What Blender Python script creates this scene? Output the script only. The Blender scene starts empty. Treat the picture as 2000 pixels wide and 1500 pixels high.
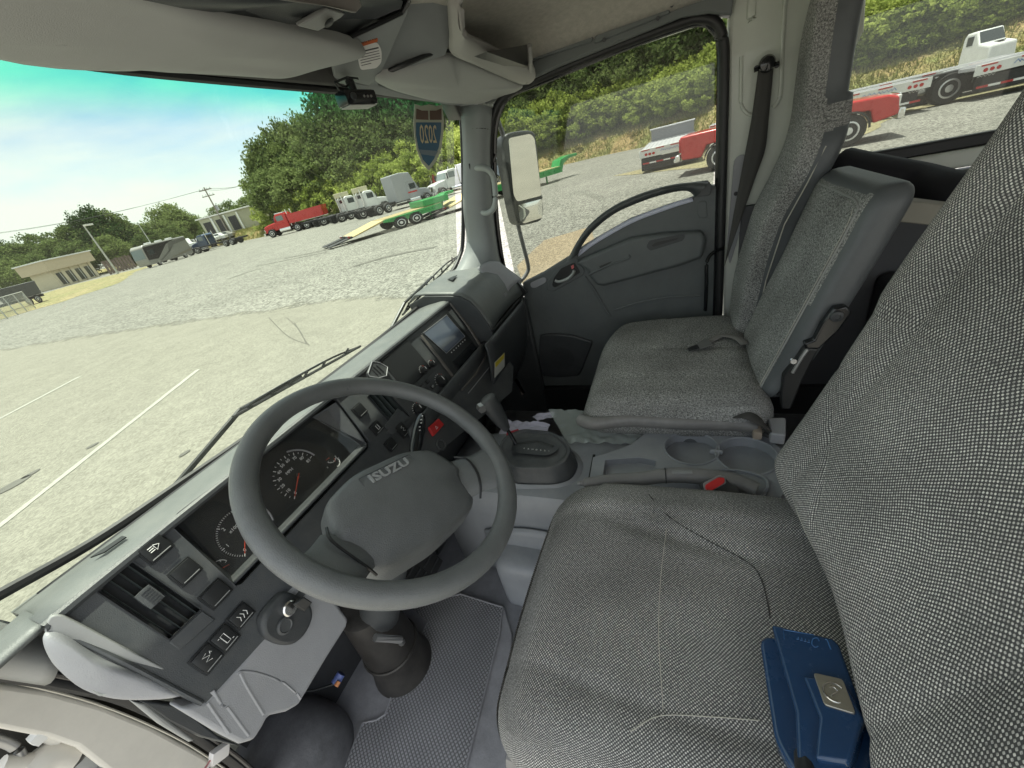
import bpy, bmesh, math, random
from mathutils import Vector, Matrix, noise
R = math.radians
random.seed(7)
SC = bpy.context.scene
COL = SC.collection
EYE = 1.85                                   # eye height above the lot
V = Vector
# ------------------------------------------------------------------ camera
FOC = 760.0
AX = V((0.32272358, -0.53081189, 0.78363782)); AY = V((-0.92149698, 0.01280908, 0.38817424)); AZ = V((-0.21608518, -0.84739286, -0.48500776))
cam = bpy.data.cameras.new("camera"); camo = bpy.data.objects.new("camera", cam); COL.objects.link(camo)
cam.sensor_width = 36.0; cam.lens = FOC / 2000 * 36; cam.clip_start = 0.02; cam.clip_end = 3000
rt = V((AX[0], AY[0], AZ[0])); dn = V((AX[1], AY[1], AZ[1])); fw = V((AX[2], AY[2], AZ[2]))
camo.matrix_world = Matrix(((rt.x, -dn.x, -fw.x, 0), (rt.y, -dn.y, -fw.y, 0), (rt.z, -dn.z, -fw.z, EYE), (0, 0, 0, 1)))
SC.camera = camo
# ------------------------------------------------------------------ light
SUN_EL, SUN_AZ = 78.0, 40.0                  # azimuth measured from +Y (cab front) towards +X (passenger side)
sd = V((math.sin(R(SUN_AZ)) * math.cos(R(SUN_EL)), math.cos(R(SUN_AZ)) * math.cos(R(SUN_EL)), math.sin(R(SUN_EL))))
sl = bpy.data.lights.new("sun", 'SUN'); sl.energy = 3.0; sl.angle = R(0.6); sl.color = (1.0, 0.965, 0.91)
so = bpy.data.objects.new("sun", sl); COL.objects.link(so); so.rotation_euler = sd.to_track_quat('Z', 'Y').to_euler(); so.location = (0, 0, 40)
W = bpy.data.worlds.new("World"); SC.world = W; W.use_nodes = True
wt = W.node_tree; wt.nodes.clear()
def wn(t, **k):
    n = wt.nodes.new(t)
    for a, b in k.items(): setattr(n, a, b)
    return n
out = wn('ShaderNodeOutputWorld'); bg = wn('ShaderNodeBackground'); sky = wn('ShaderNodeTexSky', sky_type='NISHITA', sun_disc=False)
sky.sun_elevation = R(SUN_EL); sky.sun_rotation = R(SUN_AZ); sky.altitude = 200; sky.air_density = 1.0; sky.dust_density = .9; sky.ozone_density = 1.0
tc = wn('ShaderNodeTexCoord'); mp = wn('ShaderNodeMapping'); mp.inputs['Scale'].default_value = (1.0, 1.0, 3.6)
nz = wn('ShaderNodeTexNoise'); nz.inputs['Scale'].default_value = 2.1; nz.inputs['Detail'].default_value = 9; nz.inputs['Roughness'].default_value = 0.52; nz.inputs['Distortion'].default_value = 0.3
cr = wn('ShaderNodeValToRGB'); cr.color_ramp.elements[0].position = 0.30; cr.color_ramp.elements[1].position = 0.56
mx = wn('ShaderNodeMix', data_type='RGBA'); mx.inputs['B'].default_value = (2.55, 2.62, 2.52, 1)
L = wt.links.new
L(tc.outputs['Generated'], mp.inputs[0]); L(mp.outputs[0], nz.inputs[0]); L(nz.outputs['Fac'], cr.inputs[0]); L(cr.outputs[0], mx.inputs['Factor'])
sc_ = wn('ShaderNodeVectorMath', operation='SCALE'); sc_.inputs['Scale'].default_value = .42; L(sky.outputs[0], sc_.inputs[0]); L(sc_.outputs[0], mx.inputs['A']); L(mx.outputs['Result'], bg.inputs[0]); bg.inputs[1].default_value = 0.15; L(bg.outputs[0], out.inputs[0])
SC.view_settings.view_transform = 'Standard'; SC.view_settings.look = 'None'; SC.view_settings.gamma = 1.0
SC.view_settings.exposure = 2.2
SC.view_settings.use_curve_mapping = False
SC.render.engine = 'CYCLES'
cy = SC.cycles; cy.max_bounces = 12; cy.diffuse_bounces = 6; cy.transparent_max_bounces = 24; cy.use_denoising = True; cy.caustics_reflective = False; cy.caustics_refractive = False
cy.sample_clamp_indirect = 6.0
# ------------------------------------------------------------------ surveying helpers (points measured on real planes)
def ray(px, py):
    v = V((px - 1000, py - 750, FOC)); return V((AX.dot(v), AY.dot(v), AZ.dot(v)))
def Q(px, py, x=None, y=None, z=None):
    r = ray(px, py)
    if x is not None: return r * (x / r.x)
    if y is not None: return r * (y / r.y)
    return r * (z / r.z)
def U(px, py, pl):
    r = ray(px, py); return r * (pl[0].dot(pl[1]) / r.dot(pl[1]))
def TR(pts, pl): return [U(a, b, pl) for a, b in pts]
def plane(p, n): return (V(p), V(n).normalized())
def P3(a, b, c):
    a, b, c = V(a), V(b), V(c); n = (b - a).cross(c - a).normalized()
    if n.dot(-a) < 0: n = -n
    return (a, n)
def off(pl, d): return (pl[0] + pl[1] * d, pl[1])
def cat(pts, n=4, closed=False):
    pts = [V(p) for p in pts]; m = len(pts); o = []
    rng = range(m) if closed else range(m - 1)
    for i in rng:
        p0 = pts[(i - 1) % m] if closed or i > 0 else pts[i] * 2 - pts[i + 1]
        p1 = pts[i]; p2 = pts[(i + 1) % m]
        p3 = pts[(i + 2) % m] if closed or i + 2 < m else p2 * 2 - p1
        for k in range(n):
            t = k / n; o.append(0.5 * ((2 * p1) + (p2 - p0) * t + (2 * p0 - 5 * p1 + 4 * p2 - p3) * t * t + (3 * p1 - p0 - 3 * p2 + p3) * t ** 3))
    if not closed: o.append(pts[-1])
    return o
def rnd(pts, r=0.3, n=3):
    """round the corners of a closed outline"""
    o = []; m = len(pts)
    for i in range(m):
        p, a, b = V(pts[i]), V(pts[i - 1]), V(pts[(i + 1) % m])
        da, db = (a - p), (b - p); q = min(r, da.length * .45) ; s = min(r, db.length * .45)
        A = p + da.normalized() * q; B = p + db.normalized() * s
        for k in range(n + 1):
            t = k / n; o.append(A * (1 - t) ** 2 + p * 2 * t * (1 - t) + B * t * t)
    return o
# ------------------------------------------------------------------ materials
MATS = {}
def mat(name, col=(.5, .5, .5), rough=.5, metal=0., spec=.5, noise_s=0, noise_a=0., bump=0., bump_s=400, coat=0., emit=None, es=1., sheen=0., dust=0.):
    if name in MATS: return MATS[name]
    m = bpy.data.materials.new(name); m.use_nodes = True; nt = m.node_tree; b = nt.nodes['Principled BSDF']
    b.inputs['Base Color'].default_value = (*col, 1); b.inputs['Roughness'].default_value = rough; b.inputs['Metallic'].default_value = metal
    b.inputs['Specular IOR Level'].default_value = spec; b.inputs['Coat Weight'].default_value = coat
    if sheen: b.inputs['Sheen Weight'].default_value = sheen
    if emit: b.inputs['Emission Color'].default_value = (*emit, 1); b.inputs['Emission Strength'].default_value = es
    t = None
    if noise_a or bump:
        t = nt.nodes.new('ShaderNodeTexCoord')
    if noise_a:
        n = nt.nodes.new('ShaderNodeTexNoise'); n.inputs['Scale'].default_value = noise_s; n.inputs['Detail'].default_value = 12; n.inputs['Roughness'].default_value = .74
        nt.links.new(t.outputs['Object'], n.inputs['Vector'])
        r = nt.nodes.new('ShaderNodeMapRange'); r.inputs['From Min'].default_value = .3; r.inputs['From Max'].default_value = .7
        r.inputs['To Min'].default_value = 1 - noise_a; r.inputs['To Max'].default_value = 1 + noise_a; nt.links.new(n.outputs['Fac'], r.inputs['Value'])
        h = nt.nodes.new('ShaderNodeHueSaturation'); h.inputs['Color'].default_value = (*col, 1); nt.links.new(r.outputs[0], h.inputs['Value']); nt.links.new(h.outputs[0], b.inputs['Base Color'])
        r2 = nt.nodes.new('ShaderNodeMapRange'); r2.inputs['To Min'].default_value = max(0.05, rough - .1); r2.inputs['To Max'].default_value = min(1, rough + .12)
        nt.links.new(n.outputs['Fac'], r2.inputs['Value']); nt.links.new(r2.outputs[0], b.inputs['Roughness'])
    if bump:
        n = nt.nodes.new('ShaderNodeTexNoise'); n.inputs['Scale'].default_value = bump_s; n.inputs['Detail'].default_value = 2
        nt.links.new(t.outputs['Object'], n.inputs['Vector'])
        bb = nt.nodes.new('ShaderNodeBump'); bb.inputs['Strength'].default_value = bump; bb.inputs['Distance'].default_value = .001
        nt.links.new(n.outputs['Fac'], bb.inputs['Height']); nt.links.new(bb.outputs[0], b.inputs['Normal'])
    if dust:
        t = t or nt.nodes.new('ShaderNodeTexCoord'); g = nt.nodes.new('ShaderNodeNewGeometry'); s = nt.nodes.new('ShaderNodeSeparateXYZ'); nt.links.new(g.outputs['Normal'], s.inputs[0])
        a = nt.nodes.new('ShaderNodeTexNoise'); a.inputs['Scale'].default_value = 16; a.inputs['Detail'].default_value = 9; a.inputs['Roughness'].default_value = .7; nt.links.new(t.outputs['Object'], a.inputs['Vector'])
        c = nt.nodes.new('ShaderNodeTexVoronoi'); c.inputs['Scale'].default_value = 260; nt.links.new(t.outputs['Object'], c.inputs['Vector']); cm = nt.nodes.new('ShaderNodeMapRange'); cm.inputs['From Min'].default_value = .14; cm.inputs['From Max'].default_value = .08; cm.inputs['To Max'].default_value = .5; nt.links.new(c.outputs['Distance'], cm.inputs['Value'])
        r = nt.nodes.new('ShaderNodeMapRange'); r.inputs['From Min'].default_value = .38; r.inputs['From Max'].default_value = .72; nt.links.new(a.outputs['Fac'], r.inputs['Value'])
        r5 = nt.nodes.new('ShaderNodeMath'); r5.operation = 'ADD'; nt.links.new(r.outputs[0], r5.inputs[0]); nt.links.new(cm.outputs[0], r5.inputs[1])
        u = nt.nodes.new('ShaderNodeMapRange'); u.inputs['From Min'].default_value = -.4; u.inputs['To Max'].default_value = dust; nt.links.new(s.outputs[2], u.inputs['Value'])
        q = nt.nodes.new('ShaderNodeMath'); q.operation = 'MULTIPLY'; nt.links.new(r5.outputs[0], q.inputs[0]); nt.links.new(u.outputs[0], q.inputs[1])
        x = nt.nodes.new('ShaderNodeMix'); x.data_type = 'RGBA'; x.inputs['A'].default_value = (*col, 1); x.inputs['B'].default_value = (.50, .47, .42, 1); nt.links.new(q.outputs[0], x.inputs['Factor'])
        lk = [l for l in nt.links if l.to_socket == b.inputs['Base Color']]
        if lk: nt.links.new(lk[0].from_socket, x.inputs['A'])
        nt.links.new(x.outputs['Result'], b.inputs['Base Color'])
    MATS[name] = m; return m
def nodes(m): return m.node_tree.nodes, m.node_tree.links.new, m.node_tree.nodes['Principled BSDF']
def nnew(N, t, **k):
    n = N.new(t)
    for a, b in k.items():
        if a.startswith('i_'): n.inputs[int(a[2:]) if a[2:].isdigit() else a[2:].replace('_', ' ')].default_value = b
        else: setattr(n, a, b)
    return n
# woven seat cloth: pale threads over charcoal, pitch in metres from the UVs
def cloth(name, pitch, dark, light, mott=.25, contrast=1.0):
    m = mat(name, dark, .9, spec=.15); N, L, B = nodes(m)
    uv = nnew(N, 'ShaderNodeUVMap'); sp = nnew(N, 'ShaderNodeSeparateXYZ'); 
    nw = nnew(N, 'ShaderNodeTexNoise'); nw.inputs['Scale'].default_value = 14; nw.inputs['Detail'].default_value = 2; L(uv.outputs[0], nw.inputs[0])
    ad = nnew(N, 'ShaderNodeVectorMath', operation='MULTIPLY_ADD'); ad.inputs[1].default_value = (pitch * 2.2,) * 3; L(nw.outputs['Color'], ad.inputs[0]); L(uv.outputs[0], ad.inputs[2])
    L(ad.outputs[0], sp.inputs[0])
    k = 2 * math.pi / pitch
    k *= 2.0
    def s(o, f):
        a = nnew(N, 'ShaderNodeMath', operation='MULTIPLY'); a.inputs[1].default_value = f; L(o, a.inputs[0])
        b = nnew(N, 'ShaderNodeMath', operation='SINE'); L(a.outputs[0], b.inputs[0]); return b.outputs[0]
    pr = nnew(N, 'ShaderNodeMath', operation='MULTIPLY'); L(s(sp.outputs[0], k / 2), pr.inputs[0]); L(s(sp.outputs[1], k / 2), pr.inputs[1])
    mr = nnew(N, 'ShaderNodeMapRange', interpolation_type='SMOOTHSTEP'); mr.inputs['From Min'].default_value = .0; mr.inputs['From Max'].default_value = .45; L(pr.outputs[0], mr.inputs[0])
    n2 = nnew(N, 'ShaderNodeTexNoise'); n2.inputs['Scale'].default_value = 1.1 / pitch; n2.inputs['Detail'].default_value = 3; L(uv.outputs[0], n2.inputs[0])
    m2 = nnew(N, 'ShaderNodeMapRange'); m2.inputs['From Min'].default_value = .34; m2.inputs['From Max'].default_value = .62; m2.inputs['To Min'].default_value = .35; L(n2.outputs['Fac'], m2.inputs[0])
    ml = nnew(N, 'ShaderNodeMath', operation='MULTIPLY'); L(mr.outputs[0], ml.inputs[0]); L(m2.outputs[0], ml.inputs[1])
    mx = nnew(N, 'ShaderNodeMix', data_type='RGBA'); mx.inputs['A'].default_value = (*dark, 1); mx.inputs['B'].default_value = (*light, 1); L(ml.outputs[0], mx.inputs['Factor'])
    n3 = nnew(N, 'ShaderNodeTexNoise'); n3.inputs['Scale'].default_value = 5; n3.inputs['Detail'].default_value = 4; L(uv.outputs[0], n3.inputs[0])
    m3 = nnew(N, 'ShaderNodeMapRange'); m3.inputs['From Min'].default_value = .3; m3.inputs['From Max'].default_value = .7; m3.inputs['To Min'].default_value = 1 - mott; m3.inputs['To Max'].default_value = 1 + mott * .6; L(n3.outputs['Fac'], m3.inputs[0])
    hs = nnew(N, 'ShaderNodeHueSaturation'); L(mx.outputs['Result'], hs.inputs['Color']); L(m3.outputs[0], hs.inputs['Value']); L(hs.outputs[0], B.inputs['Base Color'])
    bb = nnew(N, 'ShaderNodeBump'); bb.inputs['Strength'].default_value = .55; bb.inputs['Distance'].default_value = .0015; L(ml.outputs[0], bb.inputs['Height']); L(bb.outputs[0], B.inputs['Normal'])
    return m
# thin pane: mostly clear, a little mirror and dust
def pane_mat(name, tint, dust=.03, band=None):
    m = bpy.data.materials.new(name); m.use_nodes = True; nt = m.node_tree; N = nt.nodes; L = nt.links.new; N.clear()
    o = N.new('ShaderNodeOutputMaterial'); t = N.new('ShaderNodeBsdfTransparent'); t.inputs[0].default_value = (*tint, 1)
    g = N.new('ShaderNodeBsdfGlossy'); g.inputs['Roughness'].default_value = .02; d = N.new('ShaderNodeBsdfDiffuse'); d.inputs[0].default_value = (.75, .74, .68, 1)
    lw = N.new('ShaderNodeLayerWeight'); lw.inputs[0].default_value = .5; pw = N.new('ShaderNodeMath'); pw.operation = 'POWER'; pw.inputs[1].default_value = 4.5; L(lw.outputs['Facing'], pw.inputs[0]); f = N.new('ShaderNodeMath'); f.operation = 'MULTIPLY_ADD'; f.inputs[1].default_value = .55; f.inputs[2].default_value = .035; L(pw.outputs[0], f.inputs[0]); a = N.new('ShaderNodeMixShader'); b = N.new('ShaderNodeMixShader')
    L(f.outputs[0], a.inputs[0]); L(t.outputs[0], a.inputs[1]); L(g.outputs[0], a.inputs[2]); 
    L(a.outputs[0], b.inputs[1]); L(d.outputs[0], b.inputs[2]); L(b.outputs[0], o.inputs[0])
    tc = N.new('ShaderNodeTexCoord'); n = N.new('ShaderNodeTexNoise'); n.inputs['Scale'].default_value = 3.5; n.inputs['Detail'].default_value = 5; L(tc.outputs['Object'], n.inputs[0])
    r = N.new('ShaderNodeMapRange'); r.inputs['From Min'].default_value = .3; r.inputs['From Max'].default_value = .75; r.inputs['To Min'].default_value = dust * .4; r.inputs['To Max'].default_value = dust * 1.8; L(n.outputs['Fac'], r.inputs[0]); L(r.outputs[0], b.inputs[0])
    if band:
        z0, z1, bc = band; s = N.new('ShaderNodeSeparateXYZ'); ge = N.new('ShaderNodeNewGeometry'); L(ge.outputs['Position'], s.inputs[0])
        q = N.new('ShaderNodeMapRange'); q.interpolation_type = 'SMOOTHSTEP'; q.inputs['From Min'].default_value = z0; q.inputs['From Max'].default_value = z1; L(s.outputs[2], q.inputs[0])
        c = N.new('ShaderNodeMix'); c.data_type = 'RGBA'; c.inputs['A'].default_value = (*tint, 1); c.inputs['B'].default_value = (*bc, 1); L(q.outputs[0], c.inputs['Factor']); L(c.outputs['Result'], t.inputs[0])
    MATS[name] = m; return m
PL_DARK = mat('charcoal_plastic', (.042, .046, .05), .42, noise_s=9, noise_a=.12, bump=.45, bump_s=900, dust=.10)
PL_DASH = mat('dash_plastic', (.058, .063, .068), .40, noise_s=9, noise_a=.12, bump=.45, bump_s=900, dust=.12)
PL_DOOR = mat('door_plastic', (.098, .109, .111), .46, noise_s=6, noise_a=.12, bump=.45, bump_s=700, dust=.12)
PL_GREY = mat('grey_plastic', (.31, .315, .335), .42, noise_s=7, noise_a=.1, bump=.4, bump_s=800, dust=.15)
PL_LIGHT = mat('light_grey_plastic', (.31, .315, .31), .5, noise_s=6, noise_a=.08, bump=.25, bump_s=700)
PL_TOP = mat('dash_top_plastic', (.125, .135, .133), .42, noise_s=6, noise_a=.08, bump=.4, bump_s=700, dust=.12)
PL_BLACK = mat('black_plastic', (.018, .019, .02), .38, bump=.15, bump_s=700)
GLOSSBLK = mat('gloss_black', (.012, .013, .015), .15)
RUBBER = mat('black_rubber', (.02, .02, .022), .65, bump=.2, bump_s=500)
SEAL = mat('door_seal_rubber', (.016, .016, .017), .5)
WHEEL_G = mat('steering_grey', (.13, .138, .14), .30, noise_s=14, noise_a=.14, bump=.8, bump_s=700, dust=.06)
PAINTW = mat('cab_paint', (.60, .63, .57), .4, noise_s=5, noise_a=.05, coat=.2)
BEIGE = mat('door_jamb_paint', (.66, .63, .57), .45, noise_s=9, noise_a=.1)
HEAD = mat('roof_lining', (.46, .43, .39), .95, noise_s=60, noise_a=.18, bump=.6, bump_s=500)
VISOR = mat('visor_vinyl', (.40, .405, .40), .75, noise_s=4, noise_a=.06, bump=.3, bump_s=800)
SHELF = mat('overhead_plastic', (.27, .285, .29), .6, noise_s=6, noise_a=.08, bump=.25, bump_s=700)
VINYL = mat('seat_vinyl', (.10, .108, .114), .42, noise_s=9, noise_a=.15, bump=.4, bump_s=700)
VINYL_W = mat('worn_seat_vinyl', (.2, .195, .19), .45, noise_s=12, noise_a=.25, bump=.3, bump_s=300)
WHITE = mat('white_print', (.8, .8, .78), .5)
REDM = mat('red_plastic', (.55, .03, .03), .35)
CHROME = mat('bright_metal', (.75, .75, .75), .22, metal=1.)
STEEL = mat('grey_metal', (.4, .4, .4), .4, metal=.8)
BELT = mat('seat_belt_webbing', (.06, .058, .055), .8, bump=.5, bump_s=300)
CLOTH = cloth('driver_seat_cloth', .0044, (.10, .10, .10), (.90, .88, .83), .30)
def cloth2():
    m = mat('bench_cloth', (.2, .2, .19), .92, spec=.12); N, L, B = nodes(m); uv = nnew(N, 'ShaderNodeUVMap')
    a = nnew(N, 'ShaderNodeTexNoise'); a.inputs['Scale'].default_value = 300; a.inputs['Detail'].default_value = 2.0; a.inputs['Distortion'].default_value = .8; L(uv.outputs[0], a.inputs[0])
    r = nnew(N, 'ShaderNodeMapRange', interpolation_type='SMOOTHSTEP'); r.inputs['From Min'].default_value = .30; r.inputs['From Max'].default_value = .72; L(a.outputs['Fac'], r.inputs[0])
    x = nnew(N, 'ShaderNodeMix', data_type='RGBA'); x.inputs['A'].default_value = (.12, .122, .122, 1); x.inputs['B'].default_value = (.50, .50, .48, 1); L(r.outputs[0], x.inputs['Factor'])
    b = nnew(N, 'ShaderNodeTexNoise'); b.inputs['Scale'].default_value = 6; b.inputs['Detail'].default_value = 5; L(uv.outputs[0], b.inputs[0]); r2 = nnew(N, 'ShaderNodeMapRange'); r2.inputs['From Min'].default_value = .3; r2.inputs['From Max'].default_value = .7; r2.inputs['To Min'].default_value = .72; r2.inputs['To Max'].default_value = 1.15; L(b.outputs['Fac'], r2.inputs[0])
    h = nnew(N, 'ShaderNodeHueSaturation'); L(x.outputs['Result'], h.inputs['Color']); L(r2.outputs[0], h.inputs['Value']); L(h.outputs[0], B.inputs['Base Color'])
    q = nnew(N, 'ShaderNodeBump'); q.inputs['Strength'].default_value = .5; q.inputs['Distance'].default_value = .002; L(r.outputs[0], q.inputs['Height']); L(q.outputs[0], B.inputs['Normal']); return m
CLOTH2 = cloth2()
# ------------------------------------------------------------------ mesh helpers (geometry given in metres from the eye; H lifts it to the lot)
H = V((0, 0, EYE))
def tag(o, label=None, cat=None, group=None, kind=None):
    if label: o['label'] = label
    if cat: o['category'] = cat
    if group: o['group'] = group
    if kind: o['kind'] = kind
    return o
def thing(name, label, category, loc=(0, 0, 0), rz=0, group=None):
    o = bpy.data.objects.new(name, None); COL.objects.link(o); o.empty_display_size = .2
    o.location = V(loc) + H; o.rotation_euler = (0, 0, rz); o['_o'] = 1
    return tag(o, label, category, group)
def mesh_obj(name, me, parent=None, local=False):
    o = bpy.data.objects.new(name, me); COL.objects.link(o)
    if parent: o.parent = parent
    return o
def finish(name, bm, m, parent=None, bevel=0, seg=2, smooth=True, sub=0, local=False, ang=38, solid=0):
    """link a bmesh as one object; vertices are eye-relative unless local"""
    if not local:
        if parent is None:
            bmesh.ops.translate(bm, verts=bm.verts, vec=H)
        else:
            p = parent; t = p.location.copy()
            while p.parent: p = p.parent; t += p.location
            bmesh.ops.translate(bm, verts=bm.verts, vec=H - t)
    me = bpy.data.meshes.new(name); bmesh.ops.recalc_face_normals(bm, faces=bm.faces); bm.to_mesh(me); bm.free()
    if isinstance(m, (list, tuple)):
        for k in m: me.materials.append(k)
    else: me.materials.append(m)
    if smooth:
        me.polygons.foreach_set('use_smooth', [True] * len(me.polygons)); me.set_sharp_from_angle(angle=R(ang))
    o = mesh_obj(name, me, parent)
    if solid: s = o.modifiers.new('s', 'SOLIDIFY'); s.thickness = solid; s.offset = 0
    if bevel: b = o.modifiers.new('b', 'BEVEL'); b.width = bevel; b.segments = seg; b.limit_method = 'ANGLE'; b.angle_limit = R(40); b.use_clamp_overlap = True
    if sub: s = o.modifiers.new('u', 'SUBSURF'); s.levels = s.render_levels = sub
    return o
def nb(): return bmesh.new()
def slab(bm, pts, vec):
    """extrude an outline by vec (solid)"""
    pts = [V(p) for p in pts]; vec = V(vec)
    a = [bm.verts.new(p) for p in pts]; b = [bm.verts.new(p + vec) for p in pts]; n = len(pts)
    bm.faces.new(a); bm.faces.new(b[::-1])
    for i in range(n): bm.faces.new((a[i], b[i], b[(i + 1) % n], a[(i + 1) % n]))
    return bm
def box(bm, c, s, ax=None):
    c = V(c); ax = ax or (V((1, 0, 0)), V((0, 1, 0)), V((0, 0, 1)))
    v = [bm.verts.new(c + ax[0] * (i * s[0] / 2) + ax[1] * (j * s[1] / 2) + ax[2] * (k * s[2] / 2)) for i in (-1, 1) for j in (-1, 1) for k in (-1, 1)]
    for f in ((0, 1, 3, 2), (4, 6, 7, 5), (0, 4, 5, 1), (2, 3, 7, 6), (0, 2, 6, 4), (1, 5, 7, 3)): bm.faces.new([v[i] for i in f])
    return bm
def frame(t, up=V((0, 0, 1))):
    t = t.normalized()
    if abs(t.dot(up)) > .97: up = V((1, 0, 0))
    a = t.cross(up).normalized(); return a, a.cross(t).normalized()
def tube(bm, pts, r, seg=10, closed=False, flat=1., up=V((0, 0, 1)), caps=True):
    pts = [V(p) for p in pts]; n = len(pts); rings = []
    rr = r if isinstance(r, (list, tuple)) else [r] * n
    for i, p in enumerate(pts):
        t = (pts[(i + 1) % n] - pts[i - 1]) if closed else (pts[min(i + 1, n - 1)] - pts[max(i - 1, 0)])
        a, b = frame(t, up)
        rings.append([bm.verts.new(p + a * math.cos(2 * math.pi * k / seg) * rr[i] + b * math.sin(2 * math.pi * k / seg) * rr[i] * flat) for k in range(seg)])
    for i in range(n if closed else n - 1):
        A, B = rings[i], rings[(i + 1) % n]
        for k in range(seg): bm.faces.new((A[k], A[(k + 1) % seg], B[(k + 1) % seg], B[k]))
    if caps and not closed: bm.faces.new(rings[0][::-1]); bm.faces.new(rings[-1])
    return bm
def cyl(bm, p, q, r, r2=None, seg=20): return tube(bm, [p, q], [r, r if r2 is None else r2], seg)
def disc(bm, c, n, r, th, seg=28):
    c, n = V(c), V(n).normalized(); return tube(bm, [c, c + n * th], r, seg)
def lathe(bm, c, n, prof, seg=32):
    """prof: (radius, height) along n"""
    c, n = V(c), V(n).normalized(); a, b = frame(n); rings = []
    for r_, h_ in prof: rings.append([bm.verts.new(c + n * h_ + (a * math.cos(2 * math.pi * k / seg) + b * math.sin(2 * math.pi * k / seg)) * max(r_, 1e-4)) for k in range(seg)])
    for A, B in zip(rings, rings[1:]):
        for k in range(seg): bm.faces.new((A[k], A[(k + 1) % seg], B[(k + 1) % seg], B[k]))
    bm.faces.new(rings[0][::-1]); bm.faces.new(rings[-1]); return bm
def grid(bm, fn, nu, nv, uvf=None):
    """fn(u,v) -> point, u,v in 0..1"""
    uvl = bm.loops.layers.uv.verify()
    P = [[bm.verts.new(fn(i / nu, j / nv)) for j in range(nv + 1)] for i in range(nu + 1)]
    for i in range(nu):
        for j in range(nv):
            f = bm.faces.new((P[i][j], P[i + 1][j], P[i + 1][j + 1], P[i][j + 1]))
            if uvf:
                for l, (a, b) in zip(f.loops, ((i, j), (i + 1, j), (i + 1, j + 1), (i, j + 1))): l[uvl].uv = uvf(a / nu, b / nv)
    return bm
def rbox(bm, h, r, div, fn=None):
    """rounded box, half sizes h, edge radius r (scalar or 3), fn maps local (x,y,z) to a point; UVs in metres"""
    uvl = bm.loops.layers.uv.verify(); rr = V(r) if isinstance(r, (tuple, list)) else V((r, r, r)); cache = {}
    def vert(p):
        k = tuple(round(c, 5) for c in p)
        if k in cache: return cache[k]
        q = V([max(-(h[i] - rr[i]), min(h[i] - rr[i], p[i])) for i in range(3)])
        d = V([(p[i] - q[i]) / rr[i] for i in range(3)])
        if d.length > 1e-9: d.normalize()
        w = V([q[i] + d[i] * rr[i] for i in range(3)])
        cache[k] = bm.verts.new(fn(w) if fn else w); return cache[k]
    for a in range(3):
        b, c = (a + 1) % 3, (a + 2) % 3
        for s in (-1, 1):
            for i in range(div[b]):
                for j in range(div[c]):
                    cs = []
                    for (x, y) in ((i, j), (i + 1, j), (i + 1, j + 1), (i, j + 1)):
                        p = [0, 0, 0]; p[a] = s * h[a]; p[b] = (2 * x / div[b] - 1) * h[b]; p[c] = (2 * y / div[c] - 1) * h[c]; cs.append(p)
                    if s < 0: cs = cs[::-1]
                    vs = [vert(p) for p in cs]
                    if len(set(vs)) < 4: continue
                    f = bm.faces.new(vs)
                    for l, p in zip(f.loops, cs): l[uvl].uv = (p[b] + .37 * a, p[c] + .21 * a) if a != 0 else (p[b], p[c])
    return bm
def extr(bm, prof, x0, x1, nx=1):
    """profile of (y,z) points swept along X from x0 to x1 (open sheet)"""
    grid(bm, lambda u, v: V((x0 + (x1 - x0) * u, *prof[min(len(prof) - 1, int(round(v * (len(prof) - 1))))])), nx, len(prof) - 1); return bm
def text(name, s, o, xd, up, size, m, parent, th=.0008, align='CENTER', sx=1., bold=False):
    c = bpy.data.curves.new(name, 'FONT'); c.body = s; c.size = size; c.extrude = th; c.align_x = align; c.align_y = 'CENTER'; c.resolution_u = 2
    if bold: c.offset = size * .02
    t = bpy.data.objects.new('tmp', c); COL.objects.link(t); dg = bpy.context.evaluated_depsgraph_get(); me = bpy.data.meshes.new_from_object(t.evaluated_get(dg)); bpy.data.objects.remove(t)
    xd = V(xd).normalized(); n = xd.cross(V(up)).normalized(); y = n.cross(xd); o = V(o)
    t0 = V((0, 0, 0)); p = parent
    local = False
    while p: t0 += p.location; p = p.parent
    for v in me.vertices: v.co = o + xd * v.co.x * sx + y * v.co.y + n * v.co.z + (H - t0)
    me.name = name; me.materials.clear(); me.materials.append(m)
    return mesh_obj(name, me, parent)
# =================================================================== CAB SHELL
cab = thing('truck_cab', 'inside of the white crew cab truck seen from the open driver door', 'truck cab', (.75, 0, -1.1))
PILL = mat('pillar_plastic', (.25, .265, .27), .5, noise_s=6, noise_a=.08, bump=.25, bump_s=700)
FLOORM = mat('cab_floor_vinyl', (.20, .205, .225), .5, noise_s=7, noise_a=.3, bump=.4, bump_s=220)
FZ = -1.06
bm = nb(); box(bm, (.73, -.35, FZ - .03), (1.62, 2.5, .06)); finish('floor', bm, FLOORM, cab, bevel=.01)
# firewall, kick sides, rear wall
bm = nb(); grid(bm, lambda u, v: V((.055 + 1.47 * u, .80 + .12 * math.sin(min(1, v * 1.2) * math.pi) * .8, FZ + .70 * v)), 12, 10); finish('firewall', bm, mat('firewall_mat', (.04, .04, .044), .8, noise_s=12, noise_a=.3), cab, solid=.02)
bm = nb(); box(bm, (.75, -1.56, -.35), (1.6, .05, 1.4)); finish('rear_wall', bm, SHELF, cab)
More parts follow.
